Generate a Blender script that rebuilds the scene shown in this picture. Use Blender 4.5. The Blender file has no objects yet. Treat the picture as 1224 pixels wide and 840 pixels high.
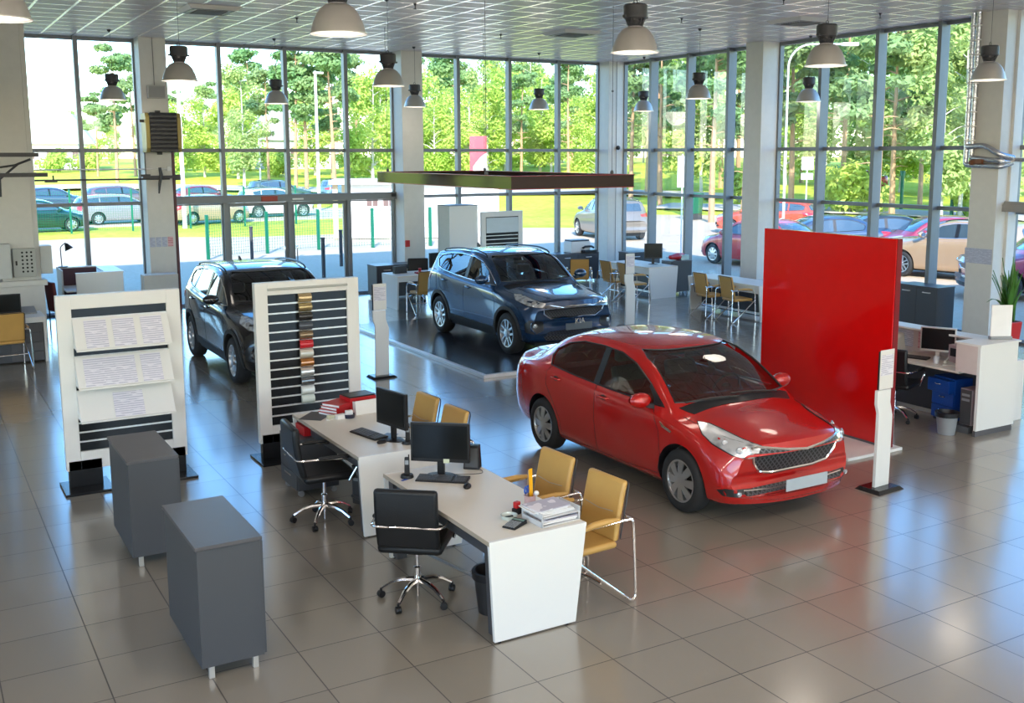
import bpy, bmesh, math, random
import numpy as np
from mathutils import Vector, Matrix
from mathutils.bvhtree import BVHTree
PI = math.pi
SC = bpy.context.scene
COL = SC.collection
random.seed(7)

# ------------------------------------------------------------------ materials
MATS = {}
def _nt(name):
    m = bpy.data.materials.new(name); m.use_nodes = True
    nt = m.node_tree; nt.nodes.clear()
    out = nt.nodes.new('ShaderNodeOutputMaterial')
    return m, nt, out
def N(nt, t, **kw):
    n = nt.nodes.new(t)
    for k, v in kw.items():
        if k in n.inputs: n.inputs[k].default_value = v
        else: setattr(n, k, v)
    return n
def L(nt, a, b): nt.links.new(a, b)
def rgb(*c):
    if len(c) == 1: c = c[0]
    return (c[0], c[1], c[2], 1.0)
def srgb(r, g, b):
    f = lambda v: (v/255/12.92) if v/255 <= .04045 else ((v/255+.055)/1.055)**2.4
    return (f(r), f(g), f(b))

def mat(name, col, rough=.5, metal=0., coat=0., spec=.5, bump=0., bscale=60., vary=0., vscale=8., emit=None, sheen=0.):
    """principled material with a little procedural variation"""
    if name in MATS: return MATS[name]
    m, nt, out = _nt(name)
    p = N(nt, 'ShaderNodeBsdfPrincipled')
    p.inputs['Roughness'].default_value = rough
    p.inputs['Metallic'].default_value = metal
    p.inputs['Coat Weight'].default_value = coat
    p.inputs['Coat Roughness'].default_value = .04
    p.inputs['Specular IOR Level'].default_value = spec
    p.inputs['Base Color'].default_value = rgb(col)
    L(nt, p.outputs[0], out.inputs[0])
    tc = N(nt, 'ShaderNodeTexCoord')
    v = vary if vary else .06
    nz = N(nt, 'ShaderNodeTexNoise'); nz.inputs['Scale'].default_value = vscale; nz.inputs['Detail'].default_value = 3
    L(nt, tc.outputs['Object'], nz.inputs['Vector'])
    mr = N(nt, 'ShaderNodeMapRange'); mr.inputs['To Min'].default_value = 1 - v; mr.inputs['To Max'].default_value = 1 + v
    L(nt, nz.outputs['Fac'], mr.inputs['Value'])
    hs = N(nt, 'ShaderNodeHueSaturation'); hs.inputs['Color'].default_value = rgb(col)
    L(nt, mr.outputs[0], hs.inputs['Value']); L(nt, hs.outputs[0], p.inputs['Base Color'])
    if bump:
        nb = N(nt, 'ShaderNodeTexNoise'); nb.inputs['Scale'].default_value = bscale; nb.inputs['Detail'].default_value = 4
        L(nt, tc.outputs['Object'], nb.inputs['Vector'])
        b = N(nt, 'ShaderNodeBump'); b.inputs['Strength'].default_value = bump; b.inputs['Distance'].default_value = .01
        L(nt, nb.outputs['Fac'], b.inputs['Height']); L(nt, b.outputs[0], p.inputs['Normal'])
    if emit:
        p.inputs['Emission Color'].default_value = rgb(emit[0]); p.inputs['Emission Strength'].default_value = emit[1]
    MATS[name] = m
    return m

def grid_mask(nt, vec, step, width, axes='XY', off=(0, 0)):
    """1 on lines of the given width repeating every step metres along the given axes"""
    sep = N(nt, 'ShaderNodeSeparateXYZ'); L(nt, vec, sep.inputs[0])
    res = None
    for k, a in enumerate(axes):
        add = N(nt, 'ShaderNodeMath', operation='ADD'); add.inputs[1].default_value = off[k] + step*1000
        L(nt, sep.outputs[a], add.inputs[0])
        md = N(nt, 'ShaderNodeMath', operation='MODULO'); md.inputs[1].default_value = step
        L(nt, add.outputs[0], md.inputs[0])
        sb = N(nt, 'ShaderNodeMath', operation='SUBTRACT'); sb.inputs[1].default_value = step/2; L(nt, md.outputs[0], sb.inputs[0])
        ab = N(nt, 'ShaderNodeMath', operation='ABSOLUTE'); L(nt, sb.outputs[0], ab.inputs[0])
        gt = N(nt, 'ShaderNodeMath', operation='GREATER_THAN'); gt.inputs[1].default_value = step/2 - width/2
        L(nt, ab.outputs[0], gt.inputs[0])
        if res is None: res = gt.outputs[0]
        else:
            mx = N(nt, 'ShaderNodeMath', operation='MAXIMUM'); L(nt, res, mx.inputs[0]); L(nt, gt.outputs[0], mx.inputs[1]); res = mx.outputs[0]
    return res

def glass_mat(name, tint=(1, 1, 1), refl=1.0, rough=.0, trans=1.0, ior=1.5):
    """thin glass: see-through, mirror-like at grazing angles"""
    if name in MATS: return MATS[name]
    m, nt, out = _nt(name)
    t = N(nt, 'ShaderNodeBsdfTransparent'); t.inputs[0].default_value = rgb(tint)
    g = N(nt, 'ShaderNodeBsdfGlossy'); g.inputs['Roughness'].default_value = rough
    fr = N(nt, 'ShaderNodeFresnel'); fr.inputs['IOR'].default_value = ior
    nz = N(nt, 'ShaderNodeTexNoise'); nz.inputs['Scale'].default_value = .7
    tc = N(nt, 'ShaderNodeTexCoord'); L(nt, tc.outputs['Object'], nz.inputs['Vector'])
    bp = N(nt, 'ShaderNodeBump'); bp.inputs['Strength'].default_value = .03; L(nt, nz.outputs['Fac'], bp.inputs['Height'])
    L(nt, bp.outputs[0], g.inputs['Normal'])
    ml = N(nt, 'ShaderNodeMath', operation='MULTIPLY'); ml.inputs[1].default_value = refl; ml.use_clamp = True
    L(nt, fr.outputs[0], ml.inputs[0])
    mx = N(nt, 'ShaderNodeMixShader'); L(nt, ml.outputs[0], mx.inputs[0]); L(nt, t.outputs[0], mx.inputs[1]); L(nt, g.outputs[0], mx.inputs[2])
    L(nt, mx.outputs[0], out.inputs[0]); MATS[name] = m
    return m

# ------------------------------------------------------------------ mesh builder
class MB:
    def __init__(s): s.v = []; s.f = []
    def add(s, vs, fs):
        o = len(s.v); s.v += [tuple(p) for p in vs]; s.f += [tuple(i+o for i in f) for f in fs]; return s
    def box(s, x0, x1, y0, y1, z0, z1):
        return s.add([(x0,y0,z0),(x1,y0,z0),(x1,y1,z0),(x0,y1,z0),(x0,y0,z1),(x1,y0,z1),(x1,y1,z1),(x0,y1,z1)],
                     [(0,3,2,1),(4,5,6,7),(0,1,5,4),(1,2,6,5),(2,3,7,6),(3,0,4,7)])
    def hexa(s, b, t):   # 4 bottom points, 4 top points, both counter-clockwise from above
        return s.add(list(b)+list(t), [(0,3,2,1),(4,5,6,7),(0,1,5,4),(1,2,6,5),(2,3,7,6),(3,0,4,7)])
    def quad(s, a, b, c, d): return s.add([a, b, c, d], [(0,1,2,3)])
    def prism(s, poly, axis, a, b):
        """extrude a 2D polygon along an axis between a and b"""
        def P(u, v, w): return {'x': (w,u,v), 'y': (u,w,v), 'z': (u,v,w)}[axis]
        n = len(poly); vs = [P(u,v,a) for u,v in poly]+[P(u,v,b) for u,v in poly]
        fs = [tuple(range(n))[::-1], tuple(range(n, 2*n))]+[(i,(i+1)%n,(i+1)%n+n,i+n) for i in range(n)]
        return s.add(vs, fs)
    def tube(s, pts, r, seg=8, close=False, caps=True):
        pts = [Vector(p) for p in pts]; n = len(pts)
        rr = r if isinstance(r, (list, tuple)) else [r]*n
        rings = []; up = None
        for i, p in enumerate(pts):
            if close: d = (pts[(i+1)%n]-pts[i-1])
            else: d = pts[min(i+1,n-1)]-pts[max(i-1,0)]
            if d.length < 1e-9: d = Vector((0,0,1))
            d.normalize()
            if up is None:
                up = Vector((0,0,1)) if abs(d.z) < .9 else Vector((1,0,0))
            a = d.cross(up)
            if a.length < 1e-6: a = d.cross(Vector((.3,.9,.1)))
            a.normalize(); b = a.cross(d).normalized(); up = b
            rings.append([p+a*math.cos(2*PI*k/seg)*rr[i]+b*math.sin(2*PI*k/seg)*rr[i] for k in range(seg)])
        vs = [q for R_ in rings for q in R_]; fs = []
        for i in range(n if close else n-1):
            j = (i+1) % n
            for k in range(seg):
                fs.append((i*seg+k, i*seg+(k+1)%seg, j*seg+(k+1)%seg, j*seg+k))
        if caps and not close: fs += [tuple(range(seg))[::-1], tuple((n-1)*seg+k for k in range(seg))]
        return s.add(vs, fs)
    def cyl(s, a, b, r, r2=None, seg=16): return s.tube([a, b], [r, r if r2 is None else r2], seg)
    def lathe(s, prof, c=(0,0,0), seg=24, axis='z', cap=True):
        """prof: list of (radius, height)"""
        vs = []; fs = []; n = len(prof)
        for r, h in prof:
            for k in range(seg):
                a = 2*PI*k/seg; u, w = r*math.cos(a), r*math.sin(a)
                q = {'z': (u,w,h), 'y': (w,h,u), 'x': (h,u,w)}[axis]
                vs.append((q[0]+c[0], q[1]+c[1], q[2]+c[2]))
        for i in range(n-1):
            for k in range(seg):
                fs.append((i*seg+k, i*seg+(k+1)%seg, (i+1)*seg+(k+1)%seg, (i+1)*seg+k))
        if cap:
            if prof[0][0] > 1e-4: fs.append(tuple(range(seg))[::-1])
            if prof[-1][0] > 1e-4: fs.append(tuple((n-1)*seg+k for k in range(seg)))
        return s.add(vs, fs)
    def ball(s, c, r, seg=12, rings=8):
        rx, ry, rz = (r, r, r) if not isinstance(r, (tuple, list)) else r
        prof = [(max(math.sin(PI*i/rings), 1e-4), -math.cos(PI*i/rings)) for i in range(rings+1)]
        t = MB().lathe(prof, seg=seg, cap=False)
        return s.add([(c[0]+x*rx, c[1]+y*ry, c[2]+z*rz) for x, y, z in t.v], t.f)
    def xform(s, M):
        s.v = [tuple(M @ Vector(p)) for p in s.v]; return s
    def merge(s, o): return s.add(o.v, o.f)

def obj(name, mb, m, parent=None, bevel=0, smooth=False, angle=35, solid=0, seg=2, loc=None, rot=None, subsurf=0):
    me = bpy.data.meshes.new(name)
    if isinstance(mb, bpy.types.Mesh): me = mb
    else:
        me.from_pydata(mb.v, [], mb.f); me.validate(); me.update()
        bm = bmesh.new(); bm.from_mesh(me); bmesh.ops.recalc_face_normals(bm, faces=bm.faces); bm.to_mesh(me); bm.free()
    if m is not None and not me.materials: me.materials.append(m)
    if smooth:
        me.polygons.foreach_set('use_smooth', [True]*len(me.polygons))
        try: me.set_sharp_from_angle(angle=math.radians(angle))
        except Exception: pass
    o = bpy.data.objects.new(name, me); COL.objects.link(o)
    if parent is not None: o.parent = parent
    if loc is not None: o.location = loc
    if rot is not None: o.rotation_euler = rot
    if solid:
        md = o.modifiers.new('solid', 'SOLIDIFY'); md.thickness = solid; md.offset = 0
    if bevel:
        md = o.modifiers.new('bevel', 'BEVEL'); md.width = bevel; md.segments = seg; md.limit_method = 'ANGLE'; md.angle_limit = math.radians(40)
    if subsurf:
        md = o.modifiers.new('sub', 'SUBSURF'); md.levels = subsurf; md.render_levels = subsurf
    return o

def tag(o, label=None, cat=None, group=None, kind=None):
    if label: o['label'] = label
    if cat: o['category'] = cat
    if group: o['group'] = group
    if kind: o['kind'] = kind
    return o
def thing(name, label, cat, loc=(0,0,0), rotz=0, group=None):
    o = bpy.data.objects.new(name, None); COL.objects.link(o); o.empty_display_size = .2
    o.location = loc; o.rotation_euler = (0, 0, rotz)
    return tag(o, label, cat, group)
def struct(name, mb, m, parent=None, label=None, cat=None, **kw):
    o = obj(name, mb, m, parent, **kw)
    if parent is None: tag(o, label, cat, kind='structure')
    return o
def dup(root, loc, rotz=None, label=None, group=None, scale=None):
    def cp(o, par):
        c = o.copy(); COL.objects.link(c); c.parent = par
        for ch in o.children: cp(ch, c)
        return c
    r = cp(root, None); r.location = loc
    if rotz is not None: r.rotation_euler = (0, 0, rotz)
    if label: r['label'] = label
    if group: r['group'] = group
    if scale: r.scale = (scale, scale, scale) if not isinstance(scale, tuple) else scale
    return r
def text_obj(name, body, size, m, parent, M, extrude=.0005, align='CENTER'):
    """lettering as a real mesh"""
    cu = bpy.data.curves.new(name, 'FONT'); cu.body = body; cu.size = size; cu.extrude = extrude
    cu.align_x = align; cu.align_y = 'CENTER'
    o = bpy.data.objects.new(name, cu); COL.objects.link(o); bpy.context.view_layer.update()
    me = bpy.data.meshes.new_from_object(o.evaluated_get(bpy.context.evaluated_depsgraph_get()))
    bpy.data.objects.remove(o); bpy.data.curves.remove(cu)
    me.materials.clear(); me.materials.append(m)
    q = bpy.data.objects.new(name, me); COL.objects.link(q); q.parent = parent; q.matrix_local = M
    return q
def arc(c, r, a0, a1, n, plane='xz'):
    out = []
    for i in range(n+1):
        a = math.radians(a0+(a1-a0)*i/n); u, w = r*math.cos(a), r*math.sin(a)
        out.append({'xz': (c[0]+u, c[1], c[2]+w), 'xy': (c[0]+u, c[1]+w, c[2]), 'yz': (c[0], c[1]+u, c[2]+w)}[plane])
    return out
def rounded(pts, r, n=4):
    """round the inner corners of a 3D polyline"""
    P = [Vector(p) for p in pts]; out = [P[0]]
    for i in range(1, len(P)-1):
        a, b, c = P[i-1], P[i], P[i+1]
        d1 = (a-b); d2 = (c-b); rr = min(r, d1.length*.45, d2.length*.45)
        p0 = b+d1.normalized()*rr; p2 = b+d2.normalized()*rr
        for k in range(n+1):
            t = k/n; out.append(p0*(1-t)**2+b*2*t*(1-t)+p2*t*t)
    out.append(P[-1]); return out
mat('tyre', (.018,.018,.02), .75, bump=.2, bscale=120)
mat('rim', (.62,.63,.65), .28, .9)
mat('wheel_dark', (.02,.02,.022), .6)
mat('trim_black', (.012,.012,.014), .35)
mat('cladding', (.025,.026,.028), .6, bump=.15, bscale=200)
mat('seam', (.006,.006,.007), .8)
mat('chrome', (.85,.85,.86), .12, 1.)
mat('tail_red', (.45,.01,.015), .15, coat=1)
mat('plate', (.8,.8,.8), .4)
mat('plate_grey', (.42,.48,.52), .35)
mat('plate_dark', (.10,.12,.14), .35)
mat('seat_cloth', (.11,.11,.112), .85, bump=.3, bscale=150)
mat('dash', (.22,.23,.22), .7)
mat('cabin_lining', (.30,.31,.29), .8)
mat('paint_red', (.47,.006,.005), .27, .15, coat=1., spec=.5, vary=.02)
mat('paint_blue', (.012,.045,.115), .26, .35, coat=1., vary=.02)
mat('paint_black', (.010,.012,.018), .22, .3, coat=1., vary=.02)
glass_mat('car_glass', (.62,.69,.66), 2.2, 0., ior=1.5)
def _opaque_glass():
    m = mat('far_glass', (.045,.075,.10), .08, .0, coat=1., spec=.8); return m
_opaque_glass()
def _head():
    m, nt, out = _nt('headlight'); p = N(nt, 'ShaderNodeBsdfPrincipled')
    tc = N(nt, 'ShaderNodeTexCoord'); v = N(nt, 'ShaderNodeTexVoronoi'); v.inputs['Scale'].default_value = 9
    L(nt, tc.outputs['Object'], v.inputs['Vector'])
    cr = N(nt, 'ShaderNodeValToRGB'); cr.color_ramp.elements[0].color = (.25,.26,.28,1); cr.color_ramp.elements[1].color = (.80,.82,.84,1)
    cr.color_ramp.elements[0].position = .12; cr.color_ramp.elements[1].position = .55
    L(nt, v.outputs['Distance'], cr.inputs[0]); L(nt, cr.outputs[0], p.inputs['Base Color'])
    p.inputs['Metallic'].default_value = .6; p.inputs['Roughness'].default_value = .15; p.inputs['Coat Weight'].default_value = 1
    L(nt, p.outputs[0], out.inputs[0]); MATS['headlight'] = m
_head()
mat('lamp_glass', (.38,.40,.42), .2, .5, coat=1.)
def _grille():
    m, nt, out = _nt('grille_mesh'); p = N(nt, 'ShaderNodeBsdfPrincipled')
    tc = N(nt, 'ShaderNodeTexCoord'); mp = N(nt, 'ShaderNodeMapping'); mp.inputs['Rotation'].default_value = (math.radians(45), 0, 0); mp.inputs['Scale'].default_value = (0.001, 26, 26)
    L(nt, tc.outputs['Object'], mp.inputs[0]); v = N(nt, 'ShaderNodeTexVoronoi'); v.feature = 'DISTANCE_TO_EDGE'; v.inputs['Scale'].default_value = 1; v.inputs['Randomness'].default_value = 0
    L(nt, mp.outputs[0], v.inputs['Vector'])
    cr = N(nt, 'ShaderNodeValToRGB'); cr.color_ramp.elements[0].color = (.09,.09,.10,1); cr.color_ramp.elements[1].color = (.004,.004,.005,1)
    cr.color_ramp.elements[0].position = .10; cr.color_ramp.elements[1].position = .2
    L(nt, v.outputs['Distance'], cr.inputs[0]); L(nt, cr.outputs[0], p.inputs['Base Color']); p.inputs['Roughness'].default_value = .3
    L(nt, p.outputs[0], out.inputs[0]); MATS['grille_mesh'] = m
_grille()
# ------------------------------------------------------------------ cars
def pchip(xs, ys):
    xs = np.array(xs, float); ys = np.array(ys, float); o = np.argsort(xs); xs, ys = xs[o], ys[o]
    h = np.diff(xs); d = np.diff(ys)/h; m = np.zeros(len(xs)); m[0], m[-1] = d[0], d[-1]
    for i in range(1, len(xs)-1):
        if d[i-1]*d[i] > 0:
            w1 = 2*h[i]+h[i-1]; w2 = h[i]+2*h[i-1]; m[i] = (w1+w2)/(w1/d[i-1]+w2/d[i])
    def f(x):
        x = min(max(x, xs[0]), xs[-1]); i = int(min(max(np.searchsorted(xs, x)-1, 0), len(h)-1))
        t = (x-xs[i])/h[i]; t2, t3 = t*t, t*t*t
        return float((2*t3-3*t2+1)*ys[i]+(t3-2*t2+t)*h[i]*m[i]+(-2*t3+3*t2)*ys[i+1]+(t3-t2)*h[i]*m[i+1])
    return f
def chaikin(p, n):
    for _ in range(n):
        q = [p[0]]
        for i in range(len(p)-1):
            a, b = p[i], p[i+1]
            if i > 0: q.append((a[0]*.75+b[0]*.25, a[1]*.75+b[1]*.25))
            if i < len(p)-2: q.append((a[0]*.25+b[0]*.75, a[1]*.25+b[1]*.75))
        q.append(p[-1]); p = q
    return p
def smooth01(a, b, x):
    t = min(max((x-a)/(b-a), 0), 1); return t*t*(3-2*t)

class CarShape:
    def __init__(s, sp):
        s.sp = sp
        s.top = pchip(*zip(*sp['top'])); s.belt = pchip(*zip(*sp['belt'])); s.wm = pchip(*zip(*sp['wm']))
        s.wr = pchip(*zip(*sp['wr'])); s.zb = pchip(*zip(*sp['zb']))
        s.crown = pchip(*zip(*sp['crown']))
    def section(s, x, it, inset=0., floor=None):
        zt = s.top(x)-inset; zb = s.zb(x); wm = s.wm(x)-inset
        if floor is not None: zb = floor
        cr = s.crown(x)
        bl = min(s.belt(x), zt-.035); wb = wm-s.sp.get('shoulder', .035)
        wr = min(s.wr(x)-inset*.6, wb-.02); zr = max(zt-cr, bl+.02)
        ws = wm-.05; zm = max(zb+.52*(bl-zb), zb+.075); z14 = min(zb+.14, zb+.7*(zm-zb)); z04 = min(zb+.04, zb+.3*(zm-zb))
        p = [(0, zb), (ws*.6, zb), (ws-.05, zb), (ws-.005, z04), (wm-.02, z14), (wm, zm), (wm-.004, zm+.55*(bl-zm)),
             (wm-.014, max(bl-.03, zm+.8*(bl-zm))), (wb-.004, bl+.004), (wb-.02-.0*(zr-bl), bl+.015+.08*(zr-bl)),
             (wb*.42+wr*.58+.012, bl*.45+zr*.55), (wr+.02, zr-.012), (wr-.09, zr+.45*cr*.6), (wr*.5, zt-.10*cr), (0, zt)]
        return chaikin(p, it)
    def bend(s, x, y, z):
        sp = s.sp; ay = abs(y)/sp['halfw']
        kf = sp['plan_f']*smooth01(.55, sp['xf']-.15, x); kr = sp['plan_r']*smooth01(-.9, sp['xr']+.1, x)
        # nose rounds off towards the sides, rear likewise
        x2 = x-kf*ay**2.4+kr*ay**2.4
        g = sp.get('nose_lean', 0.)
        x2 -= g*smooth01(sp['xf']-.5, sp['xf'], x)*max(0, (z-.45))**1.3
        return (x2, y, z)
    def loft(s, xs, it, inset=0., floor=None):
        rows = []
        for x in xs:
            h = s.section(x, it, inset, floor)
            full = [(-y, z) for y, z in h]+[(y, z) for y, z in h[-2:0:-1]]
            rows.append([s.bend(x, y, z) for y, z in full])
        n = len(rows[0]); mb = MB()
        vs = [p for r in rows for p in r]; fs = []
        for i in range(len(rows)-1):
            for k in range(n):
                fs.append((i*n+k, i*n+(k+1)%n, (i+1)*n+(k+1)%n, (i+1)*n+k))
        # closed ends: strips between mirrored points
        for base, flip in ((0, False), ((len(rows)-1)*n, True)):
            m = n//2
            for k in range(m):
                a, b = k, k+1; c, d = (n-k-1) % n, (n-k) % n
                q = [base+a, base+b, base+c, base+d]
                if k == 0: q = [base+0, base+1, base+n-1]
                elif b == c: q = [base+a, base+b, base+d]
                fs.append(tuple(q if not flip else q[::-1]))
        mb.add(vs, fs); return mb

def stations(x0, x1, n, ends=.25):
    out = []
    for i in range(n+1):
        t = i/n; t = t-ends*math.sin(2*PI*t)/(2*PI)*2*.9
        out.append(x0+(x1-x0)*t)
    return out

def make_bvh(mb): return BVHTree.FromPolygons([Vector(v) for v in mb.v], mb.f)

def polycut(poly, step):
    """triangulated, gridded 2D polygon as (verts, faces)"""
    bm = bmesh.new(); vs = [bm.verts.new((u, v, 0)) for u, v in poly]; bm.faces.new(vs)
    us = [p[0] for p in poly]; ws = [p[1] for p in poly]
    for lo, hi, nrm in ((min(us), max(us), (1,0,0)), (min(ws), max(ws), (0,1,0))):
        n = int((hi-lo)/step)
        for k in range(1, n+1):
            c = lo+(hi-lo)*k/(n+1)
            bmesh.ops.bisect_plane(bm, geom=bm.verts[:]+bm.edges[:]+bm.faces[:], plane_co=(c*nrm[0], c*nrm[1], 0), plane_no=nrm)
    bmesh.ops.triangulate(bm, faces=[f for f in bm.faces if len(f.verts) > 4])
    bm.verts.index_update()
    out = ([tuple(v.co)[:2] for v in bm.verts], [tuple(v.index for v in f.verts) for f in bm.faces])
    bm.free(); return out

def project(bvh, pts3, d, off):
    """slide points along direction d onto the shell"""
    d = Vector(d).normalized(); out = []
    for p in pts3:
        p = Vector(p); hit = bvh.ray_cast(p-d*4, d)
        if hit[0] is None:
            near = bvh.find_nearest(p); q, nn = near[0], near[1]
        else: q, nn = hit[0], hit[1]
        if nn.dot(d) > 0: nn = -nn
        out.append(q+nn*off)
    return out

def decal(bvh, poly3, d, off=.004, step=.09, thick=0.):
    """polygon given by rough 3D points, projected along d onto the shell"""
    d = Vector(d).normalized(); up = Vector((0,0,1))
    if abs(d.z) > .95: up = Vector((1,0,0))
    u = up.cross(d).normalized(); w = d.cross(u).normalized()
    poly = [(Vector(p).dot(u), Vector(p).dot(w)) for p in poly3]
    vs, fs = polycut(poly, step)
    P = project(bvh, [u*a+w*b for a, b in vs], d, off)
    mb = MB(); mb.add(P, fs)
    if thick:
        Q = project(bvh, [u*a+w*b for a, b in vs], d, off-thick)
        n = len(P); mb.add(Q, [])
        mb.f += [tuple(i+n for i in f[::-1]) for f in fs]
        from collections import Counter
        c = Counter(); 
        for f in fs:
            for i in range(len(f)): c[(f[i], f[(i+1) % len(f)])] += 1
        for (a, b) in list(c):
            if (b, a) not in c: mb.f.append((b, a, a+n, b+n))
    return mb
def line_on(bvh, pts3, d, r=.005, off=.0, seg=6, close=False, dens=.08):
    P = [Vector(p) for p in pts3]; Q = []
    rng = range(len(P) if close else len(P)-1)
    for i in rng:
        a, b = P[i], P[(i+1) % len(P)]; n = max(1, int((b-a).length/dens))
        Q += [a.lerp(b, k/n) for k in range(n)]
    if not close: Q.append(P[-1])
    return MB().tube(project(bvh, Q, d, off), r, seg, close=close)

def boolean(me_obj, cutters, op='DIFFERENCE'):
    """cut one body after another; a cut that eats the shell is retried a hair to the side"""
    for c in cutters:
        n0 = len(me_obj.data.vertices)
        for k, j in enumerate(((0, 0, 0), (.0013, .0007, .0011), (-.0021, .0009, .0017), (.0033, -.0023, .0027), (.006, .001, -.004))):
            c.location = Vector(j)
            md = me_obj.modifiers.new('b', 'BOOLEAN'); md.operation = op; md.object = c; md.solver = 'EXACT'; md.material_mode = 'TRANSFER'
            bpy.context.view_layer.update()
            dg = bpy.context.evaluated_depsgraph_get(); dg.update()
            me = bpy.data.meshes.new_from_object(me_obj.evaluated_get(dg))
            me_obj.modifiers.clear()
            if len(me.vertices) > n0*.6:
                old = me_obj.data; me_obj.data = me; bpy.data.meshes.remove(old); break
            bpy.data.meshes.remove(me)
        else: print('boolean gave up', me_obj.name)
        m2 = c.data; bpy.data.objects.remove(c); bpy.data.meshes.remove(m2)

def side_poly(pts, y): return [(x, y, z) for x, z in pts]

def wheel_parts(parent, x, y, r, wid, style, side, name='wheel'):
    """side: +1 left, -1 right; wheel axis along y"""
    w = bpy.data.objects.new(name, None); COL.objects.link(w); w.parent = parent; w.location = (x, y, r)
    w.empty_display_size = .1
    h = wid/2; rr = r*.68
    prof = [(rr, -h*.9), (rr+.02, -h), (r-.05, -h), (r-.012, -h*.82), (r, -h*.6), (r, h*.6), (r-.012, h*.82), (r-.05, h), (rr+.02, h), (rr, h*.9), (rr-.005, 0), (rr, -h*.9)]
    obj('tyre', MB().lathe(prof, seg=40, axis='y', cap=False), MATS['tyre'], w, smooth=True, angle=50)
    s = side
    # rim barrel and dark well
    mb = MB().lathe([(rr, s*h*.88), (rr-.018, s*h*.86), (rr-.03, s*h*.5), (rr-.05, 0), (rr-.05, -s*h*.7)], seg=40, axis='y', cap=False)
    obj('rim', mb, MATS['rim'], w, smooth=True, angle=50)
    mb = MB().lathe([(.001, s*h*.25), (rr-.03, s*h*.25)], seg=32, axis='y', cap=False)
    obj('brake_disc', mb, MATS['wheel_dark'], w)
    f = s*h
    sp = MB()
    nsp = {'hub8': 8, 'alloy5': 5, 'alloy6': 6}.get(style, 5)
    if style == 'hub8':
        for k in range(nsp):
            a = 2*PI*k/nsp
            # broad petal spokes: wide at the rim, leaving slots between
            pts = [(-.028, .06), (.028, .06), (.036, rr*.55), (rr*.20, rr*.93), (-rr*.20, rr*.93), (-.036, rr*.55)]
            vs = []
            for u, v in pts:
                d = .80 if v > rr*.8 else .93
                vs.append((u, f*d, v))
            vs2 = [(a_, b_-s*.012, c_) for a_, b_, c_ in vs]
            t = MB().add(vs+vs2, [(0,1,2,3,4,5), (11,10,9,8,7,6)]+[(i, (i+1) % 6, (i+1) % 6+6, i+6) for i in range(6)])
            sp.merge(t.xform(Matrix.Rotation(a, 4, 'Y')))
        sp.lathe([(rr*.99, f*.84), (rr*.90, f*.80), (rr*.9, f*.7)], seg=40, axis='y', cap=False)
    else:
        for k in range(nsp):
            a = 2*PI*k/nsp
            for q in (-1, 1):
                pts = [(q*.012, .04), (q*.05, .05), (q*rr*.30, rr*.96), (q*rr*.16, rr*.97), (q*.020, rr*.45)]
                vs = [(u, f*(.86 if v > rr*.8 else .80), v) for u, v in pts]; vs2 = [(a_, b_-s*.03, c_) for a_, b_, c_ in vs]
                t = MB().add(vs+vs2, [(0,1,2,3,4), (9,8,7,6,5)]+[(i, (i+1) % 5, (i+1) % 5+5, i+5) for i in range(5)])
                sp.merge(t.xform(Matrix.Rotation(a, 4, 'Y')))
    sp.lathe([(.001, f*.97), (.035, f*.97), (.07, f*.92), (.075, f*.80), (.075, f*.6)], seg=24, axis='y', cap=False)
    obj('hub_cap' if style == 'hub8' else 'spokes', sp, MATS['rim'], w, smooth=True, angle=25)
    return w

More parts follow.
